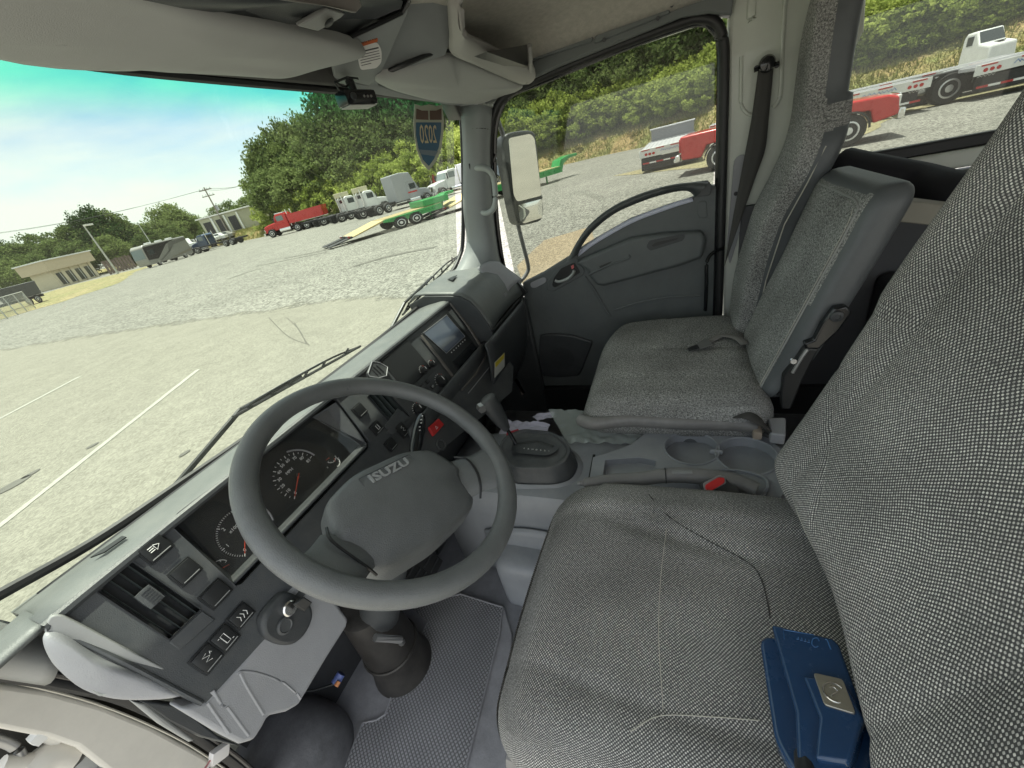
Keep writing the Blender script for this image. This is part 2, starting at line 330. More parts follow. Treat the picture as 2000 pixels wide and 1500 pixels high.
# roof: headliner sheet that rolls down at the sides
def roof_fn(u, v):
    x = -.02 + 1.52 * u; y = .66 - 2.2 * v; e = min(u, 1 - u) * 1.52
    z = .305 - .072 * max(0, 1 - e / .22) ** 2
    return V((x, y, z))
bm = nb(); grid(bm, roof_fn, 24, 6); finish('roof_lining', bm, HEAD, cab, solid=.008)
bm = nb(); box(bm, (.75, -.47, .34), (1.66, 2.34, .05)); finish('roof_panel', bm, PAINTW, cab, bevel=.02)
# windscreen: plane raked back
WS = plane((0, .82, -.35), (0, -.56, -.165))
def ws(x, z): return V((x, .82 - .295 * (z + .35), z))
GLASS = pane_mat('windscreen_glass', (.60, .655, .575), .09, band=(EYE + .150, EYE + .215, (.12, .60, .43)))
PANE = pane_mat('side_glass', (.66, .68, .64), .02)
bm = nb(); grid(bm, lambda u, v: ws(-.03 + 1.52 * u, -.42 + .64 * v) + V((0, .035, .01)), 20, 8); finish('windscreen', bm, GLASS, cab)
# windscreen rubber, traced along the lower edge and far corner
low = cat([U(a, b, WS) for a, b in ((-60, 1196), (0, 1161), (180, 1060), (330, 960), (500, 843), (640, 740), (750, 655), (840, 580), (880, 535), (898, 500), (904, 470), (905, 380), (903, 270), (900, 218))], 5)
bm = nb(); tube(bm, low, .008, 8); finish('windscreen_seal', bm, SEAL, cab)
bm = nb(); tube(bm, cat([U(a, b, WS) for a, b in ((-700, 35), (-300, 75), (0, 102), (300, 142), (600, 172), (800, 189), (880, 200), (900, 218))], 5), .007, 8); finish('windscreen_seal', bm, SEAL, cab)
# header rail above the windscreen
hp = [U(a, b, off(WS, .012)) for a, b in ((-900, 20), (0, 106), (400, 146), (700, 172), (885, 200), (902, 235), (960, 235), (975, 130), (900, 60), (600, 40), (0, -60), (-900, -160))]
bm = nb(); slab(bm, hp, (0, .05, .012)); finish('windscreen_header', bm, mat('header_trim', (.12, .12, .115), .7, noise_s=20, noise_a=.2), cab, bevel=.004)
bm = nb(); box(bm, (.72, .70, .305), (1.6, .14, .05)); finish('roof_front_rail', bm, PAINTW, cab)
# far front pillar
a = [Q(900, 208, y=.645), Q(905, 300, y=.682), Q(905, 400, y=.72), Q(912, 470, y=.757), Q(903, 505, y=.775), Q(880, 545, y=.80)]
b = [Q(962, 212, x=1.50), Q(957, 300, x=1.50), Q(962, 400, x=1.50), Q(970, 470, x=1.50), Q(978, 512, x=1.50), Q(992, 545, x=1.50)]
ca, cb = cat(a, 4), cat(b, 4); nP = len(ca)
def pil(u, v):
    i = int(round(v * (nP - 1))); p = ca[i].lerp(cb[i], u); return p + V((-.03, -.03, 0)) * (math.sin(math.pi * u) ** .8)
bm = nb(); grid(bm, pil, 10, nP - 1); apil = finish('front_pillar', bm, PILL, cab, solid=.006)
# seam across the pillar top
bm = nb(); tube(bm, [pil(u / 8, .12) + V((-.0015, -.0015, 0)) for u in range(9)], .0016, 6); finish('trim_seam', bm, SEAL, cab)
# grab handle with its two recessed feet
PA = plane((1.475, .655, 0), (-.85, -.53, 0))
for (px, py) in ((926, 331), (938, 413)):
    c = U(px, py, off(PA, .026)); bm = nb(); rbox(bm, (.016, .004, .022), .0035, (4, 2, 4), lambda w: c + V((.53, -.85, 0)) * w.x + V((.85, .53, 0)) * w.y + V((0, 0, 1)) * w.z); finish('handle_socket', bm, PL_BLACK, cab)
gh = [U(926, 331, off(PA, .022)), U(936, 328, off(PA, .045)), U(952, 331, off(PA, .058)), U(963, 345, off(PA, .062)), U(967, 372, off(PA, .062)), U(967, 396, off(PA, .062)), U(962, 410, off(PA, .058)), U(950, 416, off(PA, .045)), U(938, 413, off(PA, .022))]
bm = nb(); tube(bm, cat(gh, 5), .010, 12); finish('grab_handle', bm, mat('handle_grey', (.36, .39, .38), .4), cab)
# passenger side wall: door aperture seal, header trim, centre pillar
DX = 1.5
sealp = [(985, 560), (972, 505), (962, 430), (958, 350), (958, 270), (966, 222), (990, 185), (1060, 150), (1200, 92), (1330, 44), (1372, 36), (1400, 46), (1413, 80), (1415, 140), (1412, 300), (1408, 450), (1404, 600), (1400, 680)]
sp = cat([Q(a, b, x=DX) for a, b in sealp], 5)
bm = nb(); tube(bm, sp, .013, 10); finish('door_seal', bm, SEAL, cab)
bm = nb(); tube(bm, [p + V((.006, 0, 0)) + (V((0, 0, 0)) - V((0, 0, 0))) for p in cat([Q(a + (8 if a < 1000 else (-9 if a > 1390 else 0)), b + (9 if 1000 <= a <= 1400 else 0), x=DX) for a, b in sealp], 5)], .008, 8); finish('door_seal_lip', bm, GLOSSBLK, cab)
# roof side trim (dark green-grey) above the door
tp = [Q(a, b, x=1.47) for a, b in ((948, 205), (985, 178), (1100, 126), (1330, 33), (1385, 24), (1430, 30), (1440, -60), (1380, -30), (1200, 55), (1040, 118), (975, 160), (940, 190))]
bm = nb(); slab(bm, tp, (.05, 0, 0)); finish('roof_side_trim', bm, mat('side_trim', (.15, .165, .165), .55, noise_s=6, noise_a=.08), cab, bevel=.006, seg=3)
for pts in (((1040, 118), (1045, 96), (1150, 55), (1160, 70), (1155, 82)), ((1165, 52), (1300, 0), (1310, 25), (1160, 85))):
    bm = nb(); slab(bm, [Q(a, b, x=1.462) for a, b in pts], (.012, 0, 0)); finish('trim_cover', bm, MATS['side_trim'], cab, bevel=.004)
for (px, py) in ((1180, 78), (1285, 36), (1312, 10)):
    c = Q(px, py, x=1.458); bm = nb(); disc(bm, c, (-1, 0, 0), .005, .003, 14); finish('trim_clip', bm, PL_DARK, cab)
bm = nb(); box(bm, (1.57, .2, .25), (.08, 1.0, .07)); finish('roof_side_rail', bm, PAINTW, cab)
# centre pillar, painted, with pressed channels
PB = [(1425, 20), (1440, -60), (1700, -90), (1690, 60), (1560, 300), (1500, 420), (1440, 640), (1412, 660), (1413, 450), (1420, 250), (1420, 100)]
bm = nb(); slab(bm, [Q(a, b, x=1.515) for a, b in PB], (.06, 0, 0)); bp = finish('centre_pillar', bm, PAINTW, cab, bevel=.012, seg=3)
bm = nb(); tube(bm, cat([Q(a, b, x=1.512) for a, b in ((1448, 110), (1447, 170), (1448, 205), (1460, 222), (1478, 226))], 5), .0045, 8); tube(bm, cat([Q(a, b, x=1.512) for a, b in ((1533, 0), (1528, 80), (1525, 170), (1521, 195), (1510, 210))], 5), .0055, 8); finish('pressed_channel', bm, PAINTW, cab)
bm = nb(); tube(bm, cat([Q(a, b, x=1.513) for a, b in ((1469, 0), (1467, 25), (1469, 40))], 4), .011, 8, flat=.5); finish('pressed_channel', bm, PAINTW, cab)
# belt retractor panel
bm = nb(); slab(bm, rnd([Q(a, b, x=1.508) for a, b in ((1434, 308), (1458, 298), (1455, 420), (1425, 520), (1420, 480))], .02), (.006, 0, 0)); finish('belt_panel', bm, PL_GREY, cab, bevel=.003)
bm = nb(); disc(bm, Q(1437, 378, x=1.506), (-1, 0, 0), .006, .006, 12); finish('panel_screw', bm, PL_BLACK, cab)
# rear door with its open window, far side
BR = mat('rear_door_trim', (.07, .072, .078), .6)
bm = nb(); slab(bm, [Q(a, b, x=1.5) for a, b in ((1600, 318), (1660, 306), (1800, 281), (2050, 236), (2050, 215), (2200, 200), (2200, 280), (2050, 262), (1800, 306), (1640, 334))], (.03, 0, 0)); finish('rear_window_seal', bm, SEAL, cab, bevel=.006, seg=3)
bm = nb(); slab(bm, [Q(a, b, x=1.49) for a, b in ((1560, 350), (1640, 336), (1740, 316), (2050, 264), (2200, 250), (2200, 330), (2050, 300), (1770, 346), (1560, 380))], (.05, 0, 0)); finish('rear_door_frame', bm, PAINTW, cab, bevel=.008, seg=3)
bm = nb(); box(bm, (1.515, -.85, -.68), (.05, 1.3, .80)); finish('rear_door_panel', bm, BR, cab)
bm = nb(); slab(bm, [V((1.53, -.24, .235)), V((1.53, -.30, -.2)), V((1.53, -1.25, -.2)), V((1.53, -1.25, .235))], (.003, 0, 0)); finish('rear_window_pane', bm, PANE, cab, smooth=False)
bm = nb(); box(bm, (1.53, -1.4, -.2), (.08, .35, .95)); finish('rear_pillar', bm, PAINTW, cab)
bm = nb(); box(bm, (1.51, -.85, .235), (.06, 1.2, .05)); finish('rear_roof_rail', bm, PAINTW, cab)
# dark bundle and rail behind the middle seat
bm = nb(); tube(bm, cat([Q(1640, 330, x=1.40), Q(1700, 345, x=1.34), Q(1790, 365, x=1.28), Q(1860, 385, x=1.2), Q(1950, 400, x=1.15)], 5), [.05] * 21, 14); rb = finish('folded_cover', bm, mat('black_cover_fabric', (.012, .012, .016), .75, bump=.6, bump_s=60), None)
tag(rb, 'black rolled cover lying behind the middle seat below the rear window', 'rolled cover')
bm = nb(); slab(bm, [Q(a, b, x=1.1) for a, b in ((1740, 388), (1900, 408), (1900, 450), (1730, 432))], (.02, -.02, 0)); finish('rear_bench_rail', bm, mat('beige_rail', (.25, .24, .20), .6), cab, bevel=.003)
bm = nb(); box(bm, (.8, -.95, -.78), (1.4, .75, .5)); finish('rear_bench_base', bm, PL_BLACK, cab, bevel=.03)
bm = nb(); box(bm, (1.475, .74, -.80), (.03, .34, .62)); finish('kick_panel', bm, PL_DARK, cab, bevel=.01)
bm = nb(); box(bm, (1.50, .62, -1.0), (.05, .3, .12)); finish('sill_cover', bm, PL_DARK, cab, bevel=.01)
bm = nb(); tube(bm, cat([V((-.045, .86, -.42)), V((-.05, .83, -.30)), V((-.05, .74, -.02)), V((-.05, .66, .22)), V((-.05, .56, .29)), V((-.05, .2, .32)), V((-.05, -.6, .32)), V((-.05, -1.5, .30))], 4), .034, 12); finish('near_front_pillar', bm, PAINTW, cab)
bm = nb(); slab(bm, [V((-.06, .88, -.42)), V((1.56, .88, -.42)), V((1.56, .93, -.62)), V((1.56, .93, -1.25)), V((-.06, .93, -1.25)), V((-.06, .93, -.62))], (0, .02, 0)); finish('front_panel', bm, PAINTW, cab)
# near side: open driver door aperture; hinge pillar seen edge-on
JP = plane((0, .80, -.6), (0, -1, .12))
jam = [(-140, 1300), (0, 1335), (100, 1350), (200, 1378), (300, 1420), (400, 1475), (470, 1530), (560, 1620), (460, 1700), (330, 1620), (230, 1525), (150, 1462), (90, 1442), (0, 1425), (-140, 1410)]
bm = nb(); slab(bm, [U(a, b, JP) for a, b in jam], (0, .03, 0)); finish('hinge_pillar', bm, BEIGE, cab, bevel=.006, seg=3)
bm = nb(); tube(bm, cat([U(a, b, off(JP, .002)) for a, b in ((-60, 1318), (60, 1340), (180, 1372), (290, 1415), (390, 1468), (520, 1560))], 6), .0016, 6); finish('jamb_crease', bm, mat('jamb_crease_paint', (.5, .47, .4), .5), cab)
bm = nb(); tube(bm, cat([U(a, b, off(JP, .012)) for a, b in ((-140, 1285), (0, 1312), (120, 1332), (230, 1358), (320, 1398), (400, 1445), (480, 1505), (560, 1590))], 6), .011, 10, flat=.9); finish('driver_door_seal', bm, SEAL, cab)
bm = nb(); tube(bm, cat([U(a, b, off(JP, .022)) for a, b in ((-140, 1275), (0, 1301), (120, 1321), (230, 1347), (325, 1389), (405, 1437), (485, 1497), (560, 1580))], 6), .0028, 6); finish('seal_piping', bm, mat('seal_piping_m', (.12, .11, .10), .8, bump=1, bump_s=500), cab)
# dark well behind the jamb with hinge parts
JW = off(JP, -.06)
bm = nb(); slab(bm, [U(a, b, JW) for a, b in ((-60, 1285), (0, 1300), (300, 1380), (600, 1600), (560, 1680), (300, 1600), (-60, 1560))], (0, .02, 0)); finish('wheel_arch_liner', bm, mat('arch_liner', (.035, .033, .028), .8, noise_s=10, noise_a=.4), cab)
for pts, r_, m_ in ((((0, 1497), (60, 1490), (110, 1465), (122, 1445), (95, 1425)), .012, BEIGE), (((60, 1510), (100, 1480), (140, 1480)), .022, BEIGE), (((150, 1478), (185, 1500), (200, 1530)), .020, PL_LIGHT), (((-20, 1440), (30, 1460), (50, 1500)), .006, STEEL)):
    bm = nb(); tube(bm, cat([U(a, b, off(JP, -.03)) for a, b in pts], 5), r_, 12); finish('hinge_bracket', bm, m_, cab)
for (px, py, s) in ((82, 1432, .012), (200, 1500, .010), (215, 1492, .006)):
    bm = nb(); c = U(px, py, off(JP, -.01)); rbox(bm, (s, s * .7, s * .7), s * .25, (3, 3, 3), lambda w: c + w); finish('hinge_bolt', bm, WHITE if s > .011 else STEEL, cab)
# near pillar lower trim (pale, beside the dash end)
NP = plane((0, .80, -.4), (.25, -1, .1))
bm = nb(); grid(bm, lambda u, v: U(-200 + 290 * u, (1165 + 72 * u) * (1 - v) + (1290 + 45 * u) * v, NP) + V((0, -.035, 0)) * math.sin(math.pi * v) ** .7, 10, 8); finish('near_pillar_trim', bm, PL_LIGHT, cab, solid=.005)
# white connector with cut wires by the jamb
wc = thing('wire_connector', 'white wire connector with cut wires below the dash beside the door jamb', 'connector', Q(425, 1470, y=.74))
cc = Q(428, 1472, y=.74)
bm = nb(); rbox(bm, (.014, .007, .011), .003, (4, 3, 4), lambda w: cc + V((.8, 0, -.6)) * w.x + V((0, 1, 0)) * w.y + V((.6, 0, .8)) * w.z); finish('plug', bm, mat('nylon_white', (.75, .72, .7), .4), wc)
for k in range(5):
    bm = nb(); a0 = cc + V((-.012 - .003 * k, .0, .008 - .004 * k)); tube(bm, cat([a0, a0 + V((-.012, -.006, .006 - .006 * k)), a0 + V((-.022 - .004 * k, .004, .004 - .01 * k))], 4), .0016, 6); finish('wire', bm, [mat('wire_pink', (.6, .25, .25), .4), WHITE, PL_BLACK, mat('wire_green', (.1, .45, .35), .4), CHROME][k], wc)
# =================================================================== OVERHEAD
ov = thing('overhead_shelf', 'grey moulded overhead shelf above the windscreen with warning sticker', 'overhead shelf', (.75, .55, .24))
# shelf front wall: broad grey moulding between driver visor and passenger side
sh = [Q(655, 155, y=.63), Q(668, 170, y=.645), Q(760, 178, y=.65), Q(900, 203, y=.66), Q(960, 195, y=.60), Q(935, 185, y=.61), Q(740, 150, y=.60), Q(870, 103, y=.47), Q(878, 60, y=.44), Q(880, 0, y=.40), Q(885, -60, y=.40), Q(600, -70, y=.46), Q(640, 10, y=.47), Q(655, 70, y=.52), Q(690, 80, y=.55)]
bm = nb()
def F(*ps): bm.faces.new([bm.verts.new(p) for p in ps])
F(Q(640, 92, y=.565), Q(790, 22, y=.46), Q(798, 0, y=.44), Q(810, -60, y=.43), Q(882, -60, y=.40), Q(882, 70, y=.445), Q(868, 106, y=.475), Q(738, 150, y=.60), Q(718, 165, y=.635), Q(652, 150, y=.635))
F(Q(718, 165, y=.635), Q(738, 150, y=.60), Q(738, 164, y=.615), Q(810, 186, y=.64), Q(925, 203, y=.635), Q(960, 196, y=.60), Q(965, 215, y=.62), Q(900, 206, y=.65), Q(760, 186, y=.655), Q(690, 178, y=.655), Q(652, 150, y=.635))
finish('shelf_moulding', bm, SHELF, ov, solid=.008, bevel=.004, seg=3)
# rear lip beam of the shelf (pale, runs to the far side)
LIP = mat('shelf_lip', (.33, .32, .31), .5, noise_s=5, noise_a=.05)
bm = nb(); A_ = cat([Q(872, -60, y=.39), Q(876, 0, y=.39), Q(880, 60, y=.42), Q(882, 98, y=.455), Q(930, 122, y=.44), Q(1010, 158, y=.415), Q(1032, 160, y=.405)], 5); B_ = cat([Q(892, -60, y=.37), Q(896, 0, y=.37), Q(900, 55, y=.385), Q(925, 72, y=.39), Q(960, 88, y=.38), Q(1022, 118, y=.37), Q(1038, 126, y=.365)], 5)
grid(bm, lambda u, v: A_[int(round(u * (len(A_) - 1)))].lerp(B_[int(round(u * (len(B_) - 1)))], v) + V((0, -.012, -.008)) * math.sin(math.pi * v), len(A_) - 1, 6)
finish('shelf_lip', bm, LIP, ov, solid=.012)
bm = nb(); tube(bm, cat([Q(1034, 88, y=.335), Q(1036, 120, y=.35), Q(1034, 150, y=.385), Q(1026, 160, y=.40)], 4), .006, 8); finish('shelf_lip_end', bm, LIP, ov)
bm = nb(); slab(bm, [Q(a, b, y=.36) for a, b in ((950, 101), (1030, 87), (1031, 130))], (0, .03, 0)); finish('shelf_recess', bm, PL_BLACK, ov)
# open bin floor behind the lip, and bin with latch on the driver side
bm = nb(); F(Q(260, -10, y=.50), Q(600, -10, y=.44), Q(800, -10, y=.44), Q(790, 22, y=.46), Q(660, 80, y=.55), Q(560, 66, y=.54), Q(400, 20, y=.52)); finish('bin_floor', bm, PL_DARK, ov, solid=.006)
bm = nb(); F(Q(345, -20, y=.40), Q(690, -20, y=.40), Q(702, 12, y=.42), Q(690, 25, y=.42), Q(640, 12, y=.40), Q(400, -20, y=.40)); finish('bin_rail', bm, mat('bin_rail_m', (.22, .20, .19), .6), ov, solid=.01, bevel=.004)
lp = [Q(582, 52, y=.50), Q(640, 18, y=.47), Q(675, 28, y=.47), Q(665, 35, y=.48), Q(622, 62, y=.505)]
bm = nb(); slab(bm, lp, (0, .004, .006)); lt = finish('bin_latch', bm, PL_LIGHT, ov, bevel=.002)
bm = nb(); c = Q(641, 42, y=.484); n_ = P3(lp[0], lp[1], lp[3])[1]; lathe(bm, c, n_, [(.0, .0), (.007, .001), (.009, .002), (.007, .003)], 20); finish('latch_hole', bm, PL_BLACK, lt)
bm = nb(); tube(bm, [Q(560, 58, y=.53), Q(600, 75, y=.54), Q(640, 90, y=.555), Q(672, 92, y=.56)], .004, 6); tube(bm, [Q(640, 92, y=.56), Q(720, 56, y=.505), Q(785, 25, y=.462), Q(800, 0, y=.44)], .004, 6); finish('bin_gap', bm, PL_BLACK, ov)
# warning sticker
SP = P3(Q(694, 92, y=.585), Q(737, 66, y=.555), Q(704, 136, y=.60))
s_ = off(SP, .056)
stk = thing('warning_sticker', 'white warning sticker with orange top band stuck on the overhead shelf', 'sticker', U(718, 100, s_))
bm = nb(); slab(bm, rnd([U(a, b, s_) for a, b in ((694, 93), (737, 82), (745, 98), (745, 122), (735, 133), (704, 137))], .006), SP[1] * .0006); finish('label_paper', bm, WHITE, stk)
bm = nb(); slab(bm, rnd([U(a, b, off(SP, .0572)) for a, b in ((693, 79), (735, 64), (738, 81), (696, 94))], .003), SP[1] * .0006); finish('label_band', bm, mat('orange_print', (.55, .14, .05), .5), stk)
xd = U(736, 70, SP) - U(694, 84, SP); upv = U(694, 80, SP) - U(703, 136, SP)
text('label_text', 'WARNING', U(715, 79, off(SP, .0582)), xd, upv, .010, PL_BLACK, stk, .0002)
for k, yy in enumerate((102, 108, 113, 118, 123, 128)):
    bm = nb(); w_ = .5 if k == 5 else 1; p0, p1 = U(701 + k, yy, off(SP, .0569)), U(701 + k + 38 * w_, yy - 9 * w_, off(SP, .0569)); tube(bm, [p0, p1], .0005 if k else .0012, 4); finish('label_line', bm, mat('print_grey', (.08, .08, .08), .6), stk)
# driver sun visor: padded, wrinkled
VP = plane((0, .62, .212), (0, -.06, -.2))
vo = [(-900, -40), (-500, -20), (0, 103), (180, 118), (240, 117), (330, 126), (500, 138), (560, 139), (610, 128), (690, 108), (712, 96), (690, 84), (600, 58), (420, 8), (330, -25), (100, -110), (-900, -260)]
OUT = cat([U(a, b, VP) for a, b in vo], 4, True); ctr = sum(OUT, V()) / len(OUT)
bm = nb(); n_ = VP[1]; rings = []; NR = 14
for s in range(NR + 1):
    t = s / NR; rr = 1 - t ** 2.0 * .0 - (1 - math.cos(t * math.pi / 2)); 
    row = []
    for p in OUT:
        q = ctr.lerp(p, max(0.0, math.cos(t * math.pi / 2) ** .55)); w = noise.noise(q * 9) * .004 + noise.noise(V((q.x * 5, q.y * 40, 3))) * .0025
        row.append(bm.verts.new(q + n_ * (.020 * math.sin(t * math.pi / 2) ** .6 + w * math.sin(t * math.pi / 2))))
    rings.append(row)
for A, B in zip(rings, rings[1:]):
    for i in range(len(A)): bm.faces.new((A[i], A[(i + 1) % len(A)], B[(i + 1) % len(A)], B[i]))
bm.faces.new(rings[-1]); r0 = [bm.verts.new(v.co - n_ * .012) for v in rings[0]]
for i in range(len(r0)): bm.faces.new((rings[0][i], r0[i], r0[(i + 1) % len(r0)], rings[0][(i + 1) % len(r0)]))
bm.faces.new(r0)
bmesh.ops.remove_doubles(bm, verts=bm.verts, dist=1e-5)
vis = finish('sun_visor', bm, VISOR, None, ang=80); tag(vis, 'long wrinkled grey sun visor folded up over the driver side of the windscreen', 'sun visor')
# passenger visor: leaf shaped pad under the lip
pv = [Q(732, 152, y=.60), Q(760, 141, y=.57), Q(868, 108, y=.485), Q(900, 114, y=.478), Q(1005, 158, y=.43), Q(1020, 168, y=.425), Q(995, 182, y=.50), Q(960, 195, y=.56), Q(925, 200, y=.60), Q(860, 196, y=.62), Q(780, 177, y=.62), Q(742, 162, y=.615)]
OUT = cat(pv, 4, True); ctr = sum(OUT, V()) / len(OUT); n_ = V((-.1, -.25, -.96)).normalized(); bm = nb(); rings = []
for s in range(9):
    t = s / 8; rings.append([bm.verts.new(ctr.lerp(p, max(0, math.cos(t * math.pi / 2) ** .5)) + n_ * (.012 * math.sin(t * math.pi / 2) ** .6)) for p in OUT])
for A, B in zip(rings, rings[1:]):
    for i in range(len(A)): bm.faces.new((A[i], A[(i + 1) % len(A)], B[(i + 1) % len(A)], B[i]))
r0 = [bm.verts.new(v.co - n_ * .010) for v in rings[0]]
for i in range(len(r0)): bm.faces.new((rings[0][i], r0[i], r0[(i + 1) % len(r0)], rings[0][(i + 1) % len(r0)]))
bm.faces.new(r0); bmesh.ops.remove_doubles(bm, verts=bm.verts, dist=1e-5)
vis = finish('sun_visor', bm, VISOR, None, ang=80); tag(vis, 'short smooth beige-grey sun visor folded up on the passenger side', 'sun visor')
# black edge gap above the passenger visor
bm = nb(); tube(bm, cat([Q(735, 150, y=.602), Q(790, 126, y=.54), Q(868, 100, y=.477), Q(930, 122, y=.455), Q(1022, 163, y=.42)], 5), .005, 8); finish('visor_gap', bm, PL_BLACK, ov)
# dash camera hanging from the header
dc = thing('dash_camera', 'small black dash camera hanging at the top of the windscreen', 'dash camera', Q(700, 190, y=.62))
cp = Q(697, 193, y=.60); ax = V((1, -.25, -.02)).normalized(); ay = V((0, 0, 1)).cross(ax).normalized(); az = ax.cross(ay)
bm = nb(); rbox(bm, (.040, .018, .0135), .005, (8, 4, 4), lambda w: cp + ax * w.x + ay * w.y + az * w.z); finish('camera_body', bm, GLOSSBLK, dc)
bm = nb(); rbox(bm, (.034, .0165, .001), .0008, (4, 4, 2), lambda w: cp + az * -.0138 + ax * w.x + ay * w.y + az * w.z); finish('camera_underside', bm, PL_LIGHT, dc)
bm = nb(); cyl(bm, cp + az * .012, cp + az * .032 + ay * .005, .007, .009, 12); box(bm, cp + az * .034 + ay * .01, (.035, .03, .004)); finish('camera_mount', bm, PL_BLACK, dc)
bm = nb(); cyl(bm, cp - ax * .022 - ay * .017, cp - ax * .022 - ay * .022, .007, .006, 16); finish('camera_button', bm, PL_DARK, dc)
for k in range(3):
    bm = nb(); cyl(bm, cp + ax * (.005 + .009 * k) - ay * .0175, cp + ax * (.005 + .009 * k) - ay * .0195, .0025, .0025, 10); finish('camera_button', bm, STEEL, dc)
bm = nb(); tube(bm, cat([cp + az * .03, cp + az * .02 - ax * .02, cp + az * .028 - ax * .04, cp + az * .012 - ax * .035], 4), .0018, 6); finish('camera_cable', bm, PL_BLACK, dc)
# dealer sticker on the windscreen: mirrored 2020 shield
SW = off(WS, .0); shp = thing('year_sticker', 'blue and beige shield sticker reading 2020 backwards on the windscreen', 'sticker', U(838, 270, off(WS, -.03)))
def SWp(px, py, d=0): return U(px, py, off(WS, -.028 + d))
sh_o = [(810, 203), (823, 207), (838, 204), (852, 207), (864, 204), (867, 235), (866, 260), (862, 290), (852, 315), (838, 333), (824, 318), (814, 292), (809, 260), (808, 235)]
def shrink(pts, k, c): return [(c[0] + (a - c[0]) * k, c[1] + (b - c[1]) * k) for a, b in pts]
ST_B = mat('sticker_border', (.55, .56, .45), .6); ST_N = mat('sticker_blue', (.03, .12, .22), .5); ST_R = mat('sticker_brown', (.13, .07, .05), .6)
bm = nb(); slab(bm, [SWp(a, b) for a, b in sh_o], (0, .001, 0)); finish('shield_border', bm, ST_B, shp)
bm = nb(); slab(bm, [SWp(a, b, .002) for a, b in ((813, 239), (862, 239), (861, 262), (857, 288), (848, 310), (838, 324), (827, 312), (818, 290), (813, 264))], (0, .001, 0)); finish('shield_field', bm, ST_N, shp)
for q_ in (((814, 212), (824, 216), (836, 216), (837, 234), (813, 233)), ((840, 216), (852, 216), (862, 212), (863, 234), (840, 234))):
    bm = nb(); slab(bm, [SWp(a, b, .002) for a, b in q_], (0, .001, 0)); finish('shield_top', bm, ST_R, shp)
xd = SWp(858, 262) - SWp(816, 262); me_ = text('year_text', '2020', SWp(837, 264, .004), xd, (0, -.28, 1), .070, mat('sticker_digits', (.7, .6, .4), .6), shp, .0003, sx=-.78)
bm = nb(); slab(bm, [SWp(a, b, .003) for a, b in ((819, 292), (856, 295), (850, 305), (823, 301))], (0, .0005, 0)); finish('shield_print', bm, mat('print_pale_blue', (.2, .25, .3), .6), shp)
# =================================================================== DASHBOARD
dash = thing('dashboard', 'wide charcoal and grey plastic dashboard running under the windscreen', 'dashboard', (.75, .68, -.45))
DN = V((0, -.894, .447)); DV = V((0, -.447, -.894)); DU = V((1, 0, 0)); D0 = (V((0, .70, -.345)), DN)
def D(px, py, d=0): return U(px, py, off(D0, d))
# upper surface: rises from the glass, rolls over the face edge
def top_fn(u, v):
    x = .03 + 1.08 * u; pr = [(.86, -.40), (.835, -.374), (.80, -.362), (.77, -.355), (.74, -.351), (.72, -.348), (.708, -.3478), (.701, -.350), (.697, -.357)]
    y, z = pr[int(round(v * 8))]; return V((x, y, z))
bm = nb(); grid(bm, top_fn, 30, 8); finish('dash_top', bm, PL_TOP, dash, solid=.006)
bm = nb(); grid(bm, lambda u, v: V((-.10 + .135 * u, .86 - .16 * v, -.405 + .055 * min(1, v * 1.6) - .012 * (1 - u))), 8, 8); finish('dash_corner', bm, PL_TOP, dash, solid=.006)
bm = nb(); slab(bm, [V((1.09, y, z)) for y, z in ((.85, -.345), (.78, -.322), (.68, -.332), (.645, -.339), (.615, -.358), (.592, -.393), (.575, -.433), (.565, -.466), (.555, -.56), (.70, -.56), (.85, -.5))], (.012, 0, 0)); finish('lid_end', bm, PL_DARK, dash, bevel=.002)
def gl_fn(u, v):
    pr = [(.85, -.34), (.82, -.318), (.78, -.318), (.73, -.323), (.68, -.328), (.645, -.335), (.615, -.355), (.592, -.39), (.575, -.43), (.565, -.462)]
    x = 1.095 + .345 * u; y, z = pr[int(round(v * 9))]; return V((x, y + .01 * math.sin(math.pi * u), z))
bm = nb(); grid(bm, gl_fn, 16, 9); finish('dash_top', bm, PL_TOP, dash, solid=.006)
# far end crown piece and its dark slot
bm = nb(); grid(bm, lambda u, v: Q(932 + 42 * u + 55 * v * (1 - .15 * u), 524 - 12 * u + (55 - 20 * u) * v, x=1.33 + .09 * u) + V((0, 0, .012)) * math.sin(math.pi * u), 8, 8); finish('side_defroster', bm, PL_GREY, dash, solid=.006)
bm = nb(); slab(bm, [Q(a, b, x=1.435) for a, b in ((972, 516), (985, 522), (1030, 572), (1022, 577), (1000, 556))], (.012, 0, 0)); finish('defroster_slot', bm, PL_BLACK, dash)
bm = nb(); slab(bm, [Q(874, 546, z=-.315), Q(884, 541, z=-.315), Q(893, 538, z=-.315), Q(884, 548, z=-.315)], (0, 0, .002)); finish('defroster_slot', bm, PL_BLACK, dash)
bm = nb(); slab(bm, [Q(178, 1090, z=-.345), Q(240, 1048, z=-.345), Q(248, 1050, z=-.345), Q(205, 1080, z=-.345)], (0, 0, .002)); finish('defroster_slot', bm, PL_BLACK, dash)
